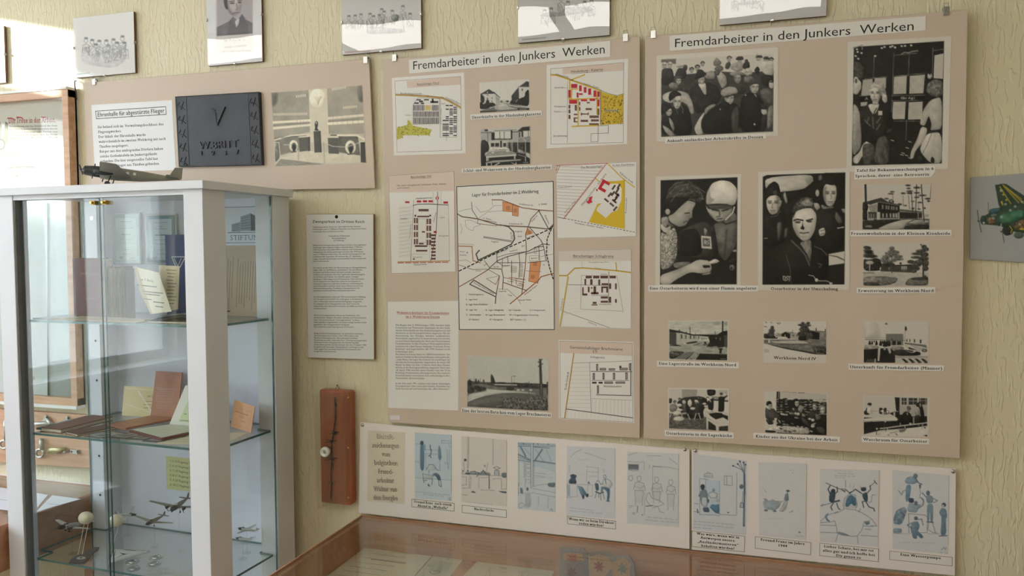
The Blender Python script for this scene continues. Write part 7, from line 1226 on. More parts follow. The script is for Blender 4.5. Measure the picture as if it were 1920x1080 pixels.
DK = .018; ZK = (20,740,6.75); M_ALU = mat('dull_aluminium', (186,184,176),.38,.8, noise=(30,.08)); M_BRZ = mat('yellowed_metal', (176,164,120),.4,.6, noise=(30,.08))
kq = [wall_xz(20 + u / 6.75,740 + v / 6.75, DK) for u, v in ((-400,165),(1000,262),(1002,930),(-400,838))]
TK = thing('tool_plank', (np.mean([a[0] for a in kq]),0, min(a[1] for a in kq)), 'wooden plank with small metal levers mounted on it, behind the cabinet', 'tool board'); L0 = np.array(TK.location)
MB().prism([tuple(a) for a in kq],(0,-.001,0),(1,0,0),(0,0,1),(0,-1,0), DK - .001).build('plank', M_PINE, TK, L0, bevel=.001)
def kz(u, v, d=DK + .003): c = wall_xz(20 + u / 6.75,740 + v / 6.75, d); return np.array((c[0],-d, c[1]))
for cu, cv, sc in ((458,300,1.0),(728,310,.85)):
    m = MB(); poly = [kz(cu + a * sc, cv + b * sc, DK) for a, b in ((-45,45),(-12,-38),(0,-45),(12,-38),(45,45))]; m.add(poly + [p_ + (0,-.006,0) for p_ in poly],[(0,1,2,3,4),(9,8,7,6,5)] + [(i, (i + 1) % 5,5 + (i + 1) % 5,5 + i) for i in range(5)]); bk_ = m.build('bracket', M_ALU, TK, L0, bevel=.001)
    m = MB(); c = kz(cu, cv - 12, DK + .0065); m.loft([[c + (.003 * math.cos(t),-h, .003 * math.sin(t)) for t in [2 * math.pi * k / 10 for k in range(10)]] for h in (0,.0015)]); m.build('bolt', M_WIRE, bk_, L0)
m = MB(); m.tube([kz(250,365), kz(330,370, DK + .012), kz(440,360, DK + .010), kz(500,380)],.006,8); m.tube([kz(470,320, DK + .008), kz(530,390, DK + .006)],.007,8); m.build('lever', M_ALU, TK, L0, smooth=True)
def ring_lever(cu, cv, top, sc=1.0):
    m = MB(); n = 20; R, r = 50 * sc, 13 * sc
    m.tube([kz(cu + R * math.cos(t), cv + R * 1.02 * math.sin(t), DK + .010) for t in [2 * math.pi * k / n for k in range(n + 1)]],.0042 * sc, 8); m.tube([kz(cu + 25 * sc, cv - 50 * sc, DK + .010), kz(cu + 22 * sc, top + 60, DK + .012), kz(cu + 15, top, DK + .008)],[.006 * sc, .0075 * sc, .006 * sc],8); m.tube([kz(cu + 15, top + 5, DK), kz(cu + 15, top + 5, DK + .012)],.004,8); return m.build('ring_lever', M_ALU, TK, L0, smooth=True)
ring_lever(370,742,560); ring_lever(-85,630,330)
m = MB(); m.tube([kz(500,715, DK + .004), kz(530,695, DK + .014), kz(620,700, DK + .014), kz(700,690, DK + .010)],[.010,.009,.008,.006],10); m.tube([kz(520,735, DK + .012), kz(640,722, DK + .012)],.004,8); m.build('handle', M_BRZ, TK, L0, smooth=True)
m = MB(); c = kz(720,705, DK); m.loft([[c + (r * math.cos(t),-h, r * math.sin(t)) for t in [2 * math.pi * k / 14 for k in range(14)]] for r, h in ((.0065,0),(.0065,.012),(.003,.014))]); m.obox(kz(810,722, DK + .006),((.0135,0,-.0005),(0,.004,0),(0,0,.0062))); ce_ = m.build('clamp_end', M_ALU, TK, L0, bevel=.0006)
for u in (772,845): m = MB(); c = kz(u, 722, DK + .0102); m.loft([[c + (.0028 * math.cos(t),-h, .0028 * math.sin(t)) for t in [2 * math.pi * k / 10 for k in range(10)]] for h in (0,.001)]); m.build('bolt', M_WIRE, ce_, L0)

DL = .010; lq = [wall_xz(x, y, DL) for x, y in ((-160,884),(178,919),(178,940),(-160,1030))]
LS = thing('low_strip', (np.mean([a[0] for a in lq]),-DL, .822), 'pale low board with a white top edge above the left display table', 'board'); L0 = np.array(LS.location)
lx0, lx1 = lq[0][0], lq[1][0]; lz = lq[1][1]
MB().box(lx0, lx1,-DL, -.001,.822, lz).build('board', M_STRIP, LS, L0); MB().box(lx0, lx1,-DL - .003,-.001, lz, lz + .006).build('top_edge', M_WHT, LS, L0)

# ------------------------------------------------------------------ glass display cabinet
CYAW = .0329; CO = np.array((-1.975,-.374,0.0)); CU = np.array((math.cos(CYAW),-math.sin(CYAW),0)); CV = np.array((math.sin(CYAW), math.cos(CYAW),0)); CZV = np.array((0,0,1.0))
CWD, CDP, CZT = .68,.346,1.717
def cw(x, y, z=0.0): return CO + CU * x + CV * y + CZV * z           # cabinet -> room
def cl(p): q = np.array(p) - CO; return np.array((q @ CU, q @ CV, q[2]))
def cy(px, py, yl): return cl(on_plane(px, py, CV, CO + CV * yl))     # measured on a plane parallel to the cabinet front
def cz(px, py, z): return cl(on_z(px, py, z))
CB = thing('display_cabinet', CO, 'tall white-framed glass display cabinet with three glass shelves', 'cabinet', rz=-CYAW)
M_LAM = mat('white_laminate', (222,226,234),.35, spec=.45, noise=(5,.012)); M_BACKP = mat('pale_back_panel', (232,236,252),.45, noise=(4,.01))
M_GL = glass('cabinet_glass', (250,253,253),.04); M_EDGE = mat('glass_edge', (70,116,118),.15, spec=.6, noise=(30,.08)); M_RUB = mat('grey_seal', (120,122,124),.6, noise=(20,.05))
def pane(name, x0, x1, y0, y1, z0, z1, thin, parent=CB):
    """glass sheet with green cut edges; thin = axis of the thickness"""
    m = MB().box(x0, x1, y0, y1, z0, z1); m.m = [0 if (i // 2) == thin else 1 for i in range(6)]
    return m.build(name, [M_GL, M_EDGE], parent)
MB().box(.01, CWD - .01,.015, CDP - .005,0,.08).build('plinth', M_LAM, CB); MB().box(0, CWD, 0, CDP, .08,.105).build('bottom_board', M_LAM, CB, bevel=.001)
MB().box(-.012, CWD + .012,-.012, CDP + .004, CZT, CZT + .020).build('top_board', M_LAM, CB, bevel=.0015)
def lpost(x0, x1, xs0, xs1): return MB().prism([(x0,0),(x1,0),(x1,.03),(xs1,.03),(xs1,.08),(xs0,.08),(xs0,.03),(x0,.03)],(0,0,.105),(1,0,0),(0,1,0),(0,0,1), CZT - .105)
lpost(0,.057,0.0,.012).build('post', M_LAM, CB, bevel=.001); 
MB().prism([(.623,0),(.68,0),(.68,.08),(.668,.08),(.668,.03),(.623,.03)],(0,0,.105),(1,0,0),(0,1,0),(0,0,1), CZT - .105).build('post', M_LAM, CB, bevel=.001)
BP = [MB().box(x0, x0 + .057,.27, CDP, .105, CZT).build('post', M_LAM, CB, bevel=.001) for x0 in (0, CWD - .057)]
MB().box(.057, CWD - .057,.334,.344,.105, CZT).build('back_panel', M_BACKP, CB)
MB().box(.057, CWD - .057,.002,.028, CZT - .012, CZT).build('door_rail', M_LAM, CB); MB().box(.057, CWD - .057,.002,.028,.105,.115).build('door_rail', M_LAM, CB)
MB().box(.057,.061,.004,.026,.115, CZT - .012).build('door_seal', M_RUB, CB); MB().box(CWD - .061, CWD - .057,.004,.026,.115, CZT - .012).build('door_seal', M_RUB, CB)
DRS = (pane('glass_door', .061,.3515,.016,.021,.116, CZT - .013,1), pane('glass_door', .3500, CWD - .061,.006,.011,.116, CZT - .013,1))
for x, dr in zip((.335,.372), DRS):
    m = MB(); m.box(x - .007, x + .007,.000,.024, CZT - .030, CZT - .020); m.tube([(x, -.001, CZT - .025),(x, -.006, CZT - .025)],.004,8); m.build('door_clip', M_BRASS, dr, bevel=.001)
pane('side_glass', .003,.008,.082,.268,.108, CZT - .002,0); pane('side_glass', CWD - .008, CWD - .003,.082,.268,.108, CZT - .002,0)
SZ = (1.381,1.072,.724)
for z in SZ:
    m = MB().prism([(.064,.032),(.664,.032),(.664,.266),(.620,.266),(.620,.330),(.060,.330),(.060,.266),(.016,.266),(.016,.082),(.064,.082)],(0,0, z - .003),(1,0,0),(0,1,0),(0,0,1),.006); m.m = [0,0] + [1] * 10
    sh = m.build('glass_shelf', [M_GL, M_EDGE], CB)
    for x, y in ((.059,.272),(.621,.272)): MB().tube([(x - .006 if x < .3 else x + .006, y + .01, z - .006),(x + .012 if x < .3 else x - .012, y + .01, z - .006)],.003,8).build('shelf_pin', M_STEEL, sh)
for x, zz in ((.040,1.667),(.04,1.3),(.04,1.18),(.04,.83),(.04,.95)):
    MB().tube([(x, .2695, zz),(x, .2688, zz)],.0035 if zz < 1.6 else .006,10).build('pin_hole', M_WIRE if zz < 1.6 else M_STEEL, BP[0])
T1, T2, T3 = (z + .0032 for z in SZ)

def stand_sheet(x0, y0, x1, y1, z, h, lean=0.0, flip=False):
    """upright sheet standing in the cabinet; drawing coordinates 0..1 across, 0..1 down"""
    a, b = cw(x0, y0, z), cw(x1, y1, z); U = b - a; w_ = np.linalg.norm(U); U = U / w_; out = np.cross(U, CZV); V = CZV * math.cos(lean) - out * math.sin(lean); N = np.cross(U, V)
    s = Sheet(a, U, V, N, lambda u, v: (u * w_, (1 - v) * h)); s.w, s.hh = w_, h; return s
def flat_sheet(x0, y0, x1, y1, z, w_, skew=0.0):
    """sheet lying on a shelf: near-left corner (x0,y0) to near-right (x1,y1), w_ deep"""
    a, b = cw(x0, y0, z), cw(x1, y1, z); U = b - a; L = np.linalg.norm(U); U = U / L; V = np.cross(CZV, U); s = Sheet(a, U, V, CZV, lambda u, v: (u * L + skew * (1 - v) * w_, (1 - v) * w_)); s.w, s.hh = L, w_; return s
FULL = [(0,0),(1,0),(1,1),(0,1)]
def lines(s, x0, x1, y0, y1, n, col=(90,88,92), wd=.012, seed=0, jag=.25):
    r = random.Random(seed)
    for i in range(n):
        y = y0 + (y1 - y0) * i / max(1, n - 1); s.line([(x0, y),(x1 - (x1 - x0) * r.uniform(0, jag), y)], wd, col)
def finish(s, name, label, cat, m=M_INK, group=None):
    loc = s.O + s.U * s.w / 2; o = s.build(name, m, None, loc); return tag(o, label, cat, group)

# ---- on the back panel
for (xa, xb, za, zb, c1, c2, lab, sd_) in ((.058,.168,1.529,1.684,(150,190,178),(200,226,214), 'green-bordered framed certificate high inside the cabinet', 1),(.185,.302,1.530,1.678,(112,150,170),(206,222,236), 'blue-bordered framed certificate high inside the cabinet', 2)):
    t = thing('framed_certificate', cw((xa + xb) / 2,.3338, za), lab, 'certificate', rz=-CYAW); W_, H_ = xb - xa, zb - za
    MB().box(-W_ / 2, W_ / 2,-.008,0,0, H_).build('frame', mat('frame_grey', (204,208,212),.3, noise=(20,.02)), t, bevel=.001)
    s = Sheet((0,-.0082,0),(1,0,0),(0,0,1),(0,-1,0), lambda u, v, W_=W_, H_=H_: ((u - .5) * W_, (1 - v) * H_)); s.paper([(.04,.03),(.96,.03),(.96,.97),(.04,.97)], c1,.0004); s.poly([(.14,.10),(.86,.10),(.86,.92),(.14,.92)], c2); s.lift()
    for y, a, b, wd in ((.17,.28,.72,.010),(.25,.46,.54,.010),(.30,.26,.74,.009),(.42,.34,.66,.030),(.52,.28,.72,.009),(.60,.22,.78,.008),(.72,.40,.60,.008),(.80,.36,.64,.008)): s.line([(a, y),(b, y)], wd, (84,100,120))
    s.line([(.24,.86),(.30,.90),(.36,.86),(.24,.86)],.014,(84,100,120)); s.line([(.62,.88),(.78,.88)],.010,(84,100,120)); s.build('print', M_INK, t, loc=(0,0,0))
    MB().box(-W_ / 2 + .004, W_ / 2 - .004,-.0102,-.0090,.004, H_ - .004).build('glass', glass('picture_glass'), t)
# foundation sheet with a building
t = stand_sheet(.462,.3335,.620,.3335,1.588,.108); s = t; s.paper(FULL, (222,230,240),.0006); s.line([(.02,.03),(.98,.03),(.98,.97),(.02,.97)],.010,(96,110,128), True)
s.poly([(.40,.28),(.62,.20),(.62,.66),(.40,.66)],(150,160,174)); s.poly([(.62,.20),(.74,.28),(.74,.66),(.62,.66)],(74,84,98)); s.poly([(.20,.48),(.40,.42),(.40,.68),(.20,.68)],(160,168,180)); s.poly([(.74,.52),(.92,.58),(.92,.68),(.74,.68)],(90,100,114)); s.lift()
for k in range(5): s.line([(.42,.34 + k * .065),(.60,.28 + k * .075)],.010,(90,100,116))
for k in range(4): s.line([(.22,.52 + k * .04),(.38,.47 + k * .05)],.010,(96,106,120))
s.line([(.12,.70),(.96,.70)],.012,(80,90,104)); s.text('STIFTUNG', .16,.90,.92,.90,.13, 'serif', (96,112,130)); finish(s, 'foundation_sheet', 'pale sheet lettered STIFTUNG with a building drawing, inside the cabinet', 'sheet')
s = stand_sheet(.476,.300,.616,.300, T1,.200,.10); s.paper(FULL, (190,172,152),.003)
r = random.Random(3)
for k in range(12):
    x = .08 + k * .062 + (.06 if k > 3 else 0); y0 = .16 + r.uniform(0,.1)
    s.line([(x, y0),(x + .004,.92 - r.uniform(0,.2))],.012,(128,112,98))
finish(s, 'typed_page', 'brownish page of sideways typed lines leaning in the top of the cabinet', 'page')
# yellow card
s = stand_sheet(.235,.3335,.345,.3335,.850,.100); s.paper(FULL, (222,222,168),.0006)
for k in range(6): s.text('%d. %d-%d Flugzeug 1930,' % (k + 1,5 + k, 12 + 3 * k),.12,.16 + k * .145,.98,.17 + k * .145,.065, 'sans', (60,60,50))
finish(s, 'yellow_card', 'pale yellow card with numbered lines on the cabinet back panel', 'card')

# ---- top shelf
BRN = mat('maroon_cover', (118,72,66),.55, noise=(8,.06)); PAG = mat('page_edges', (206,200,184),.8, noise=(90,.12), stretch=(1,1,30)); TAN = mat('orange_brown_cover', (176,112,74),.5, noise=(9,.08)); CREAM = (226,214,184)
def book(name, x0, x1, y0, y1, z0, z1, label, spine='left', c=BRN):
    t = thing(name, cw((x0 + x1) / 2,(y0 + y1) / 2, z0), label, 'book', rz=-CYAW); W_, D_, H_ = (x1 - x0) / 2,(y1 - y0) / 2, z1 - z0; e = .0025
    MB().box(-W_, W_, -D_, -D_ + e, 0, H_).build('front_cover', c, t, bevel=.0006); MB().box(-W_, W_, D_ - e, D_, 0, H_).build('back_cover', c, t, bevel=.0006)
    MB().box(-W_ + .003, W_ - .002,-D_ + e + .0002, D_ - e - .0002,.002, H_ - .003).build('pages', PAG, t); return t, W_, D_, H_
bt, W_, D_, H_ = book('standing_book', .064,.178,.175,.212, T1, T1 + .165, 'maroon book standing upright on the top shelf')
s = Sheet((0,-D_ - .0002,0),(1,0,0),(0,0,1),(0,-1,0), lambda u, v: ((u - .5) * 2 * W_, (1 - v) * H_)); s.h = .0001; s.text('Arbeitsbericht', .25,.28,.85,.28,.028, 'sans', (196,170,150)); s.line([(.28,.70),(.76,.70)],.008,(150,110,100)); s.build('cover_lettering', M_INK, bt, loc=(0,0,0))
# open booklet with fanned leaves
ob = thing('open_booklet', cw(.26,.22, T1), 'open booklet with fanned cream pages on the top shelf', 'booklet')
def leaf(name, x0, y0, x1, y1, h, bow, m, hs=0.0, t=.0008, n=7):
    v = []
    for k in range(n + 1):
        a = k / n; x = x0 + (x1 - x0) * a; y = y0 + (y1 - y0) * a - bow * math.sin(math.pi * a); v.append((x, y, hs * a))
    mb = MB(); P0 = [np.array(p) for p in v]; P1 = [p + (0,0, h) for p in P0]; d = np.array((0,-t, 0)); N_ = n + 1
    allv = P0 + P1 + [p + d for p in P0] + [p + d for p in P1]; f = []
    for k in range(n): f += [(k, k + 1, N_ + k + 1, N_ + k),(2 * N_ + k + 1,2 * N_ + k, 3 * N_ + k, 3 * N_ + k + 1),(k, 2 * N_ + k, 2 * N_ + k + 1, k + 1),(N_ + k, N_ + k + 1,3 * N_ + k + 1,3 * N_ + k)]
    f += [(0, N_, 3 * N_, 2 * N_),(n, 2 * N_ + n, 3 * N_ + n, N_ + n)]; mb.add(allv, f); return mb.build(name, m, ob, smooth=False)
M_LEAF = mat('cream_leaf', (222,208,178),.7, noise=(6,.03)); M_LEAF2 = mat('white_leaf', (236,230,214),.7, noise=(6,.02))
leaf('cover', -.080,.065,-.058,-.055,.140,-.008, TAN, t=.002)
for k in range(9): leaf('page', -.076 + k * .0035,.060 - k * .003,-.052 + k * .0085,-.056 - k * .001,.137 - k * .0005,-.005 + k * .001, M_LEAF if k % 2 else mat('grey_leaf', (168,154,132),.7, noise=(6,.04)))
def loose_leaf(quad, yl, col):
    s = Sheet(cw(0, yl), CU, CZV, -CV, lambda x, y: (cy(x, y, yl)[0], cy(x, y, yl)[2])); s.paper(quad, col, .0008); return s
s = loose_leaf([(298,497),(337,499),(334,580),(300,586)],.190,(226,212,182))
for k in range(11): s.line([(313 + (k % 3),506 + k * 6.3),(331 - (k % 4) * 2,507 + k * 6.2)],1.3,(132,118,98))
s.build('page', M_INK, ob)
s = loose_leaf([(252,500),(298,511),(322,584),(283,589),(262,545)],.150,(238,230,212)); s.text('Der  Y  Betrag', 262,526,288,529,5, 'serif', (80,66,54))
for q in ((258,534,294,538),(268,546,306,550),(272,551,300,554),(270,560,285,562),(288,566,308,568),(292,574,306,576)): s.line([q[:2], q[2:]],1.4,(120,104,88))
s.poly([(252,500),(258,502),(286,588),(283,589),(262,545)],(206,192,166)); s.build('page', M_INK, ob)
# blue card with triangle emblem
s = stand_sheet(.268,.318,.345,.318, T1,.232,.0); s.paper([(0,0),(1,0),(1,1),(0,1)],(34,62,128),.0015); s.line([(.30,.28),(.95,.28),(.58,.46)],.035,(226,232,240), True); s.line([(.42,.30),(.58,.40),(.75,.30)],.025,(226,232,240)); finish(s, 'blue_card', 'dark blue card with a white triangle emblem on the top shelf', 'card')
# loose papers and black folder
s = flat_sheet(.10,.060,.42,.045, T1,.10,.05); s.paper(FULL, (224,214,190),.0008); lines(s, .1,.9,.2,.8,5,(150,140,124),.008); finish(s, 'loose_paper', 'cream loose paper lying at the front of the top shelf', 'paper')
fo = thing('black_folder', cw(.53,.11, T1), 'black folder bulging over papers at the right of the top shelf', 'folder', rz=-CYAW); m = MB(); rings = []
for k in range(11):
    a = k / 10; x = -.085 + .17 * a; z = .004 + .020 * math.sin(min(1, a * 1.2) * math.pi * .55); rings.append([(x, -.06, z),(x, .06, z),(x, .06, z + .003),(x, -.06, z + .003)])
m.loft(rings); m.build('cover', mat('black_leatherette', (44,44,48),.35, noise=(20,.1)), fo); MB().box(-.082,.083,-.055,.055,.0005,.004).build('papers', PAG, fo)

# ---- middle shelf
bt, *_ = book('album', .075,.150,.045,.220, T2, T2 + .0121, 'x', c=BRN); bpy.data.objects.remove(bt.children[0]) if False else None
for ch in list(bt.children): bpy.data.objects.remove(ch)
bt['label'] = 'maroon album lying at the left front of the middle shelf'
MB().box(-.0375,.0375,-.0875,.0875,0,.002).build('back_cover', BRN, bt, bevel=.0006); MB().box(-.0375,.0375,-.0875,.0875,.0101,.0121).build('front_cover', BRN, bt, bevel=.0006); MB().box(-.035,.036,-.085,.085,.0021,.0100).build('pages', PAG, bt)
t = thing('album', cw(.215,.125, T2), 'thin dark album lying beside the maroon album on the middle shelf', 'book', rz=-CYAW - .25); MB().box(-.03,.03,-.088,.088,0,.0015).build('back_cover', BRN, t); MB().box(-.03,.03,-.088,.088,.0050,.0065).build('front_cover', mat('dark_cover', (92,62,56),.55, noise=(8,.08)), t); MB().box(-.028,.029,-.086,.086,.0016,.0049).build('pages', PAG, t)
s = stand_sheet(.118,.285,.262,.300, T2,.088,.16); s.paper(FULL, (230,214,170),.0012); s.text('AN DIE STADT', .58,.34,.96,.34,.07, 'serif', (90,76,60)); lines(s, .5,.95,.48,.7,3,(140,124,100),.010,2); s.line([(.05,.08),(.95,.1)],.02,(240,232,210)); s.line([(.1,.62),(.9,.92)],.012,(246,240,224)); s.line([(.35,.15),(.75,.9)],.03,(244,240,230)); finish(s, 'envelope', 'cream envelope in clear wrapping leaning at the back of the middle shelf', 'envelope', M_GLOSSP)
t = thing('leather_booklet', cw(.28,.20, T2 + .001), 'opened tan leather booklet, one cover standing, on the middle shelf', 'booklet', rz=-CYAW); M_TANL = mat('tan_leather', (168,112,86),.4, noise=(14,.1), bump=(60,.0008))
MB().prism([(-.055,0),(.045,0),(.05,.138),(-.048,.138)],(0,.085,0),(1,0,0),(0,.14,.99),(0,1,-.14),.004).build('standing_cover', M_TANL, t, bevel=.001); MB().prism([(-.075,-.06),(.010,-.07),(.05,.083),(-.055,.083)],(0,0,.001),(1,0,0),(0,1,0),(0,0,1),.006).build('lying_cover', M_TANL, t, bevel=.001)
s = Sheet((-.05,.0838,0),(1,0,0),(0,.14,.99),(0,-1,.14), lambda u, v: (u * .09,(1 - v) * .138)); s.h = .0004
r = random.Random(8)
for k in range(13): s.line([(.1 + r.uniform(0,.12),.36 + k * .035),(.5,.355 + k * .035 + r.uniform(-.01,.01)),(.92 - r.uniform(0,.12),.35 + k * .035)],.012,(206,178,168))
s.build('embossed_lines', M_GLOSSP, t, loc=(0,0,0))
t = thing('certificate_folder', cw(.415,.150, T2), 'open folder with a pale green certificate on the middle shelf', 'folder', rz=-CYAW); M_FOLD = mat('maroon_folder', (112,58,60),.5, noise=(8,.06))
MB().prism([(-.055,0),(.09,.0),(.105,.115),(-.025,.115)],(0,.065,.003),(1,0,0),(0,.3,.95),(0,.95,-.3),.003).build('standing_cover', M_FOLD, t); MB().prism([(-.098,-.035),(.06,-.085),(.10,.062),(-.045,.062)],(0,0,.001),(1,0,0),(0,1,0),(0,0,1),.006).build('lying_cover', M_FOLD, t)
s = Sheet((0,.0645,.003),(1,0,0),(0,.3,.954),(0,-.954,.3), lambda u, v: (-.055 + .03 * (1 - v) + u * .14,(1 - v) * .115)); s.paper([(.01,.01),(.99,.01),(.99,.99),(.01,.99)],(222,218,206),.0006); s.poly([(.24,.13),(.9,.13),(.86,.9),(.2,.9)],(196,206,164)); s.lift(); s.text('Jahrestag', .42,.24,.86,.24,.09, 'serif', (204,70,60))
for y, a, b in ((.42,.34,.5),(.46,.6,.8),(.54,.3,.46),(.70,.26,.32),(.86,.24,.84)): s.line([(a, y),(b, y)],.014,(100,104,84))
s.build('certificate', M_INK, t, loc=(0,0,0))
s = Sheet((0,0,.0075),(1,0,0),(0,1,0),(0,0,1), lambda u, v: (u, v)); s.paper([(-.092,-.03),(.054,-.078),(.092,.058),(-.040,.058)],(212,214,194),.0006); lines(s, -.05,.05,-.03,.02,3,(150,156,136),.0012); s.build('inner_page', M_INK, t, loc=(0,0,0))
for k, (x, y, a, lab) in enumerate(((.240,.040,.10, 'leftmost of the row'),(.305,.055,.0, 'second from left'),(.365,.055,-.1, 'second from right'),(.425,.050,-.05, 'rightmost of the row'))):
    s = flat_sheet(x, y, x + .055, y - a * .05, T2,.075,.35); s.paper(FULL, (58,58,62),.0012); s.poly([(.10,.12),(.90,.12),(.90,.88),(.10,.88)],(176,172,164)); s.lift(); s.poly([(.2,.55),(.5,.35),(.8,.6),(.7,.8),(.25,.8)],(96,94,92)); finish(s, 'small_photograph', 'small dark-framed photograph on the middle shelf, ' + lab, 'photograph', M_PHOTO, 'row of small photographs')
s = flat_sheet(.480,.036,.655,.090, T2,.13,.1); s.paper(FULL, (226,216,186),.0008); lines(s, .1,.9,.15,.85,7,(130,120,104),.008,5); finish(s, 'written_sheet', 'cream handwritten sheet lying at the right of the middle shelf', 'paper')
s = stand_sheet(.535,.262,.640,.215, T2 + .001,.075,.18); s.paper([(0,.0),(1,.05),(1,1),(0,1)],(218,160,118),.0016); s.line([(.1,.4),(.75,.42)],.014,(120,84,60)); s.line([(.35,.55),(.6,.56)],.010,(150,110,84)); s.text('1 4 9 0', .42,.72,.66,.72,.06, 'sans', (110,80,60)); s.line([(.22,.25),(.9,.28),(.88,.88),(.2,.88)],.008,(196,140,100), True); finish(s, 'orange_card', 'orange-tan card standing at the right of the middle shelf', 'card')

# ---- model aircraft
M_AL = mat('model_grey', (176,178,176),.4,.2, noise=(12,.05)); M_AD = mat('model_dark', (52,54,58),.45, noise=(12,.08)); M_AG = mat('model_olive', (128,126,112),.45, noise=(12,.06)); M_AW = mat('model_window', (206,210,206),.2, noise=(12,.02)); M_ROD = glass('clear_rod', (250,251,251),.05)
def aircraft(p, head, L, span, engines, label, body=M_AL, nose=M_AD, stand=None, pitch=0.0, bank=0.0, gear=True, group='small model aircraft', chord=1.0):
    """p: cabinet-local position of the wing centre; head: heading angle in the cabinet plan (0 = right)"""
    P = cw(*p); t = thing('model_aircraft', P, label, 'model aircraft', group); t.rotation_euler = Matrix.Rotation(head - CYAW, 3, 'Z').to_4x4().to_euler(); R_ = (Matrix.Rotation(head - CYAW, 3, 'Z') @ Matrix.Rotation(-pitch, 3, 'Y') @ Matrix.Rotation(bank, 3, 'X')).to_4x4(); t.rotation_euler = R_.to_euler()
    r = .062 * L; m = MB(); rings = []
    for x, k, dz in ((-.58,.12,.030),(-.45,.38,.022),(-.2,.80,.008),(.05,1.0,0),(.22,1.0,0)): rings.append([(x * L, k * r * math.cos(a), dz * L + k * r * 1.15 * math.sin(a)) for a in [2 * math.pi * j / 12 for j in range(12)]])
    m.loft(rings); m.build('fuselage', body, t, smooth=True)
    m = MB(); rings = []
    for x, k in ((.22,1.0),(.30,.95),(.36,.85),(.385,.80),(.40,.35),(.42,.12)): rings.append([(x * L, k * r * math.cos(a), k * r * math.sin(a)) for a in [2 * math.pi * j / 12 for j in range(12)]])
    m.loft(rings); EN = [m.build('nose', nose, t, smooth=True)]
    def wing(y0, y1, x0, c0, x1, c1, z0, z1, nm, th=.016, mm=body):
        m = MB(); rings = []
        for y, x, c, z in ((y0, x0, c0, z0),(y1, x1, c1, z1)): rings.append([((x + c * q) * L, y * L, z * L + s_ * th * L * (c / max(c0,1e-6))) for q, s_ in ((-.5,0),(-.1,.5),(.25,.6),(.5,0),(.25,-.4),(-.1,-.3))])
        m.loft(rings); return m.build(nm, mm, t)
    hs = span / L / 2
    for sg in (1,-1): wing(sg * .05, sg * hs, .06,.24 * chord, -.02,.12 * chord, -.03,.03, 'wing'); wing(sg * .01, sg * .20,-.50,.13,-.52,.08,.035,.04, 'tailplane', .010)
    m = MB(); pf = [(-.60,.03),(-.46,.03),(-.52,.15),(-.60,.16)]; m.prism([(a * L, b * L) for a, b in pf],(0,-.006 * L, 0),(1,0,0),(0,0,1),(0,1,0),.012 * L); m.build('tail_fin', body, t)
    m = MB().obox((.17 * L, 0,.062 * L),((.05 * L, 0,0),(0,.03 * L, 0),(0,0,.022 * L))); m.build('cockpit', M_AW if L > .1 else nose, t, bevel=.006 * L, seg=2)
    ex = [(.42,0,0)]
    if engines == 3:
        for sg in (1,-1):
            m = MB(); m.loft([[(x * L, sg * .20 * L + k * .036 * L * math.cos(a),-.02 * L + k * .036 * L * math.sin(a)) for a in [2 * math.pi * j / 10 for j in range(10)]] for x, k in ((.05,.4),(.14,.9),(.22,1.0),(.235,.6))]); EN.append(m.build('engine', nose, t, smooth=True)); ex.append((.24, sg * .20,-.02))
    for (x, y, z), en in zip(ex, EN):
        m = MB(); an = .5 + y * 7; d = np.array((0, math.cos(an), math.sin(an))) * .085 * L; c = np.array((x, y, z)) * L; m.obox(c, ((.004 * L, 0,0), d, np.cross((1,0,0), d / np.linalg.norm(d)) * .007 * L)); m.tube([c - (.008 * L, 0,0), c + (.014 * L, 0,0)],[.012 * L, .004 * L],8); m.build('propeller', M_AD, en)
    if gear:
        for sg in (1,-1):
            m = MB(); c = np.array((.12, sg * .10,-.125)) * L; m.tube([c - (0,.010 * L, 0), c + (0,.010 * L, 0)],.028 * L, 10); m.tube([c, np.array((.10, sg * .07,-.03)) * L],.006 * L, 6); m.build('wheel', M_AD, t)
    if L > .15:
        for k in range(4):
            for sg in (1,-1): MB().obox(((.08 - k * .07) * L, sg * .0615 * L, .018 * L),((.014 * L, 0,0),(0,.0015 * L, 0),(0,0,.014 * L))).build('cabin_window', M_AW, t)
    if stand is not None:
        b = MB(); hgt = p[2] - stand; iv = np.array(R_.inverted().to_3x3()); w0 = np.array((0,0,-.03 * L)); v_ = iv @ np.array((0,0,-hgt + .0015)); b.tube([w0, v_],.0012,6); b.loft([[v_ + iv @ np.array((.011 * math.cos(a),.011 * math.sin(a), dz)) for a in [2 * math.pi * j / 14 for j in range(14)]] for dz in (-.0013,.0008)]); b.build('stand', M_ROD, t)
    return t
aircraft((.285,.150, CZT + .020 + .040), math.radians(-148),.25,.34,3, 'dark three-engined model aircraft on top of the cabinet', M_AG, M_AD, None, .12,.045, chord=1.35)
c = cy(135,985,.085); aircraft(tuple(c), math.radians(-100),.10,.15,3, 'grey three-engined model aircraft by the left ivory ball', M_AL, M_AD, T3,.12)
c = cy(239,965,.25); aircraft(tuple(c), math.radians(18),.062,.085,1, 'pale single-engined model aircraft behind the right ivory ball', M_AL, M_AD, T3,0,.25, False)
c = cy(289,976,.20); aircraft(tuple(c), math.radians(-80),.085,.115,1, 'dark single-engined model aircraft with wheels near the cabinet centre', M_AG, M_AD, T3,.05,-.12)
c = cy(335,947,.20); aircraft(tuple(c), math.radians(-70),.115,.165,3, 'three-engined model aircraft half hidden by the white post', M_AG, M_AD, T3,.05,-.1)
c = cy(462,993,.25); aircraft(tuple(c), math.radians(178),.066,.075,1, 'upper of two small model aircraft by the right side glass', M_AL, M_AD, T3,0,0, False)
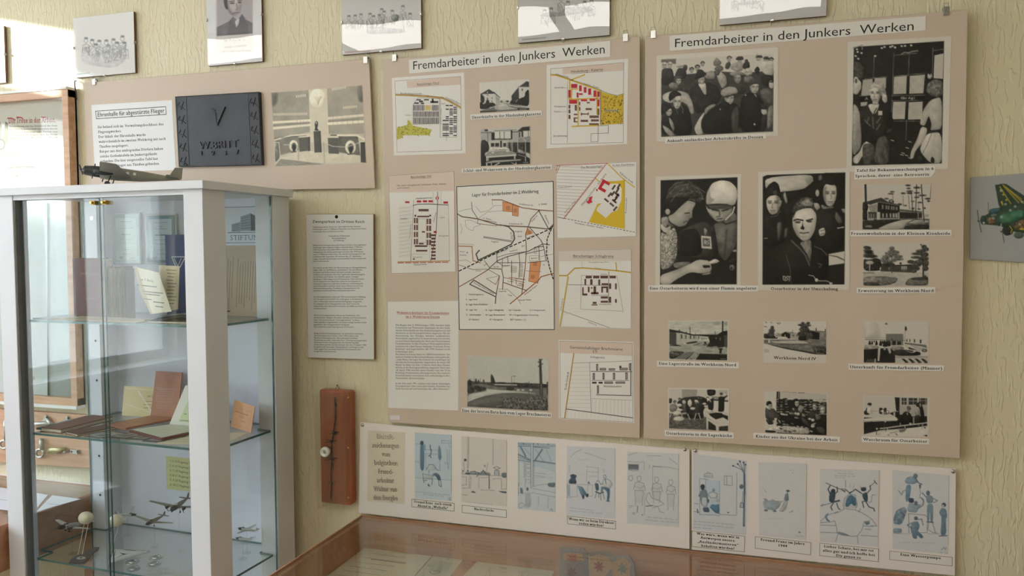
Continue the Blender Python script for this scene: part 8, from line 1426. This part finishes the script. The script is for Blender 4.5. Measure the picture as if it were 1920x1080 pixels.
c = cy(455,1011,.21); aircraft(tuple(c), math.radians(165),.064,.08,1, 'lower of two small model aircraft by the right side glass', M_AL, M_AD, T3,-.1,.2, False)
# ivory balls on prongs
M_IV = mat('ivory', (236,226,200),.3, coat=.3, noise=(10,.03))
for px, py, yl, bx, by, lab in ((161,971,.10,.0,.0, 'ivory ball on thin prongs left of the door edge'),(218,976,.17,.0,.0, 'ivory ball on two white prongs right of the door edge')):
    c = cy(px, py, yl); t = thing('ivory_ball', cw(c[0], c[1], T3), lab, 'ornament', 'pair of ivory balls', rz=-CYAW); h = c[2] - T3
    MB().ball((0,0, h),(.0205,.0185,.0175),20,14).build('ball', M_IV, t, smooth=True)
    for k in (-1,1): MB().tube([(.004 + k * .007,-.002, h - .012),(-.006 + k * .007,-.018,.001)],.0008,6).build('prong', M_WHT, t)
# flat things on the lowest shelf
def shelf_poly(name, pts, z, t_, m, label, cat):
    q = [cz(x, y, z) for x, y in pts]; q = [cw(a[0], a[1], z) for a in q]; c = np.mean(q, 0); o = MB().prism([(p_[0] - c[0], p_[1] - c[1]) for p_ in q],(0,0,0),(1,0,0),(0,1,0),(0,0,1), t_); return o, c
o, c = shelf_poly('s', [(128,1058),(135,1049),(144,1043),(157,1040),(165,1033),(178,1028),(187,1028),(184,1033),(172,1040),(167,1048),(158,1057)], T3,.004, None, '', '')
t = thing('dark_scraper', c, 'dark flat hand tool with a pale oval, on the lowest shelf', 'tool'); o.build('blade', M_AD, t, bevel=.001)
q0 = cz(152,1047, T3 + .004); q0 = cw(*q0[:2], T3 + .0042) - c; m = MB(); m.loft([[q0 + (.013 * math.cos(a),.009 * math.sin(a), h) for a in [2 * math.pi * j / 16 for j in range(16)]] for h in (0,.0012)]); m.build('disc', M_AL, t)
m = MB(); m.loft([[q0 + (.004 * math.cos(a),.003 * math.sin(a), h) for a in [2 * math.pi * j / 10 for j in range(10)]] for h in (.0013,.0018)]); m.build('hole', M_WIRE, t)
pt = [cw(*cz(x, y, T3)[:2], T3) for x, y in ((203,1058),(210,1029),(285,1034))]; c = np.mean(pt, 0); s = Sheet(c, (1,0,0),(0,1,0),(0,0,1), lambda u, v: (u, v)); s.w = 0; P3 = [(p_ - c)[:2] for p_ in pt]; s.paper(P3,(206,208,206),.0012); s.line([p_ * .93 for p_ in P3],.0022,(44,46,50), True); s.line([p_ * .70 for p_ in P3],.0012,(44,46,50), True)
g = lambda a, b, c_: P3[0] * a + P3[1] * b + P3[2] * c_
s.poly([g(.72,.18,.10), g(.36,.34,.30), g(.18,.30,.52), g(.30,.30,.40), g(.40,.30,.30)],(50,52,56)); s.poly([g(.36,.34,.30), g(.25,.55,.20), g(.30,.30,.40)],(50,52,56)); s.line([g(.04,.62,.34), g(.04,.36,.60)],.0035,(70,72,76)); finish(s, 'triangle_badge', 'triangular badge with a dark winged emblem on the lowest shelf', 'badge')
for px, py, lab in ((249,1054, 'front left upper'),(251,1067, 'nearest'),(293,1046, 'back right'),(289,1058, 'right middle')):
    q = cz(px, py, T3); c = cw(q[0], q[1], T3); m = MB(); m.loft([[(r * math.cos(a), r * math.sin(a), h) for a in [2 * math.pi * j / 28 for j in range(28)]] for r, h in ((.0175,0),(.018,.0006),(.018,.0018),(.0165,.0022),(.0160,.0018),(.004,.0020))]); t = thing('coin_medal', c, 'round silver medal on the lowest shelf, %s of four' % lab, 'medal', 'four round medals'); dk = m.build('disc', M_STEEL, t)
    m = MB(); m.tube([(.010 * math.cos(a),.010 * math.sin(a),.0023) for a in [2 * math.pi * j / 20 for j in range(21)]],.0006,5); m.build('relief', M_STEEL, dk)

# ------------------------------------------------------------------ low glass-topped display tables
M_OAK = wood('brown_oak', (172,122,90),(198,148,114),(3,24,24),.42,.2); M_OAKD = wood('brown_oak_inner', (180,130,98),(204,154,120),(3,24,24),.45,.1); M_TG = glass('table_glass', (252,254,253),.06)
TZ = .820
def table(x0, x1, y1, label):
    t = thing('display_table', ((x0 + x1) / 2,-.016,0), label, 'table'); L0 = np.array(t.location); w_ = .016; zb = TZ - .125; ya = -.016; yb = y1
    for nm, q in (('side_panel', (x0, x0 + w_, yb, ya, zb, TZ - .004)),('side_panel', (x1 - w_, x1, yb, ya, zb, TZ - .004)),('back_rail', (x0 + w_, x1 - w_, ya - w_, ya, zb, TZ - .004)),('front_rail', (x0 + w_, x1 - w_, yb, yb + w_, zb, TZ - .004)),('floor_board', (x0 + w_, x1 - w_, yb + w_, ya - w_, zb + .022, zb + .040))): MB().box(*q).build(nm, M_OAK if nm != 'floor_board' else M_OAKD, t, L0, bevel=.001)
    m = MB().box(x0 + .004, x1 - .004, yb + .004, ya - .004, TZ - .0038, TZ + .001); m.build('glass_top', M_TG, t, L0)
    for nm, q in (('edge_lip', (x0, x0 + .0035, yb, ya, TZ - .004, TZ + .003)),('edge_lip', (x1 - .0035, x1, yb, ya, TZ - .004, TZ + .003)),('edge_lip', (x0 + .0035, x1 - .0035, ya - .0035, ya, TZ - .004, TZ + .003))): MB().box(*q).build(nm, M_OAK, t, L0)
    for x in (x0 + .03, x1 - .03):
        for y in (yb + .03, ya - .03): MB().box(x - .022, x + .022, y - .022, y + .022,0, zb).build('leg', M_OAK, t, L0, bevel=.002)
    return zb + .040
TX0 = float(on_z(683,964, TZ)[0])
zin = table(TX0,1.45,-.75, 'glass-topped brown wooden display table along the wall, at lower right')
table(-3.55, float(on_z(175,925, TZ)[0]),-.75, 'glass-topped brown wooden display table behind the cabinet, at lower left')
def table_sheet(pts, z, col, t=.0008, to=None):
    q = [on_z(x, y, z) for x, y in pts]; c = np.mean(q, 0); s = Sheet(c, (1,0,0),(0,1,0),(0,0,1), lambda u, v: (on_z(u, v, z) - c)[:2]); s.w = 0; s.paper(pts, col, t); return s
z = zin
s = table_sheet([(683,1028),(812,1040),(690,1180),(520,1150)], z, (224,216,192))
r = random.Random(6)
for k in range(14):
    y = 1038 + k * 8; x = 690 - k * 12.5; s.line([(x + r.uniform(0,10), y),(x + 92 - r.uniform(0,25), y + 9)],1.3,(120,112,96))
s.line([(697,1049),(760,1057)],3,(90,84,74)); s.text('Zum Gedenken', 730,1036,772,1040,4, 'serif', (110,104,92)); finish(s, 'typed_document', 'cream typed document inside the right display table, left of the sketched page', 'paper')
s = table_sheet([(814,1040.5),(868,1050),(830,1100),(760,1180),(700,1172)], z, (218,208,182)); s.line([(838,1048),(842,1049)],1.5,(110,108,90)); s.line([(805,1072),(818,1070),(826,1074),(812,1078),(805,1072)],1.5,(120,118,96)); s.poly([(800,1060),(820,1052),(850,1056),(840,1070),(815,1075)],(200,194,166)); finish(s, 'sketched_page', 'faded page with pale sketches inside the right display table', 'paper')
s = table_sheet([(897,1051),(1041,1068),(985,1180),(800,1150)], z, (222,212,186)); s.line([(918,1066),(1030,1080)],1,(190,178,150)); s.line([(938,1064),(950,1066)],2,(130,120,100)); s.line([(918,1066),(905,1088)],1,(190,178,150)); finish(s, 'cream_form', 'cream form sheet in the middle of the right display table', 'paper')
# flower-stitched felt case leaning against the back rail
pts = [(1051,1026),(1096,1028),(1101,1040),(1120,1034),(1140,1036),(1155,1042),(1180,1040),(1190,1058),(1192,1082),(1184,1096),(1120,1089),(1050,1080)]
FN = np.array((0,-.94,.342)); FP = np.array((0,-.062, z + .030))
def fpt(x, y, h=0.0): return on_plane(x, y, FN, FP + FN * h)
q = [fpt(x, y) for x, y in pts]; c = np.array((np.mean([a[0] for a in q]), np.mean([a[1] for a in q]), z)); t = thing('felt_case', c, 'grey and tan felt case with stitched flowers inside the right display table', 'case')
def slab(pl, h0, th, nm, m, bv):
    a = [fpt(x, y, h0) - c for x, y in pl]; n = len(a); mb = MB(); mb.add(a + [p_ + FN * th for p_ in a],[tuple(range(n))[::-1], tuple(range(n, 2 * n))] + [(i, (i + 1) % n, n + (i + 1) % n, n + i) for i in range(n)]); return mb.build(nm, m, t, bevel=bv)
slab(pts, -.008,.008, 'body', mat('grey_felt', (128,122,122),.9, noise=(20,.1)),.002)
for pl, col, nm in (([(1056,1036),(1092,1038),(1096,1052),(1056,1050)],(180,132,96), 'tan_flap'),([(1103,1044),(1122,1038),(1140,1044),(1150,1062),(1130,1087),(1105,1082)],(186,152,118), 'tan_patch'),([(1146,1056),(1168,1044),(1184,1058),(1180,1090),(1150,1088)],(178,140,106), 'tan_patch'),([(1056,1058),(1092,1058),(1094,1081),(1056,1077)],(140,118,112), 'tan_flap')):
    slab(pl, .0003,.0015, nm, mat('felt_%d' % col[1], col, .9, noise=(20,.08)),.0005)
for cx, cy_, col in ((1074,1046,(176,96,66)),(1123,1062,(150,56,50)),(1167,1066,(84,108,92)),(1072,1074,(110,70,74))):
    m = MB(); o_ = fpt(cx, cy_, .002) - c; e1 = np.array((1.0,0,0)); e2 = np.cross(FN, e1)
    for k in range(7):
        a = 2 * math.pi * k / 7; d = e1 * math.cos(a) + e2 * math.sin(a); nr = np.cross(FN, d); pp = [o_ + d * .003 - nr * .0015, o_ + d * .008 - nr * .003, o_ + d * .015, o_ + d * .008 + nr * .003, o_ + d * .003 + nr * .0015]
        m.add(pp + [p_ + FN * .001 for p_ in pp],[(4,3,2,1,0),(5,6,7,8,9)] + [(i, (i + 1) % 5,5 + (i + 1) % 5,5 + i) for i in range(5)])
    m.tube([o_, o_ + FN * .0014],.0034,10); m.build('flower', mat('thread_%d_%d' % col[:2], col, .85, noise=(30,.1)), t)
# two thin pale sheets on the left table's glass
for pts, lab in (([(-40,908),(90,928),(62,962),(-100,945)], 'pale blue-white sheet on the left display table, left of the pair'),([(98,929),(152,936),(90,953),(68,960)], 'pale blue-white sheet on the left display table, right of the pair')):
    s = table_sheet(pts, TZ + .0035,(220,226,240)); cx_, cy_ = np.mean(pts, 0); s.line([(cx_ - 12, cy_),(cx_ + 10, cy_ + 3)],3,(170,180,200)); finish(s, 'pale_sheet', lab, 'paper', M_GLOSSP, group='papers on the left table')
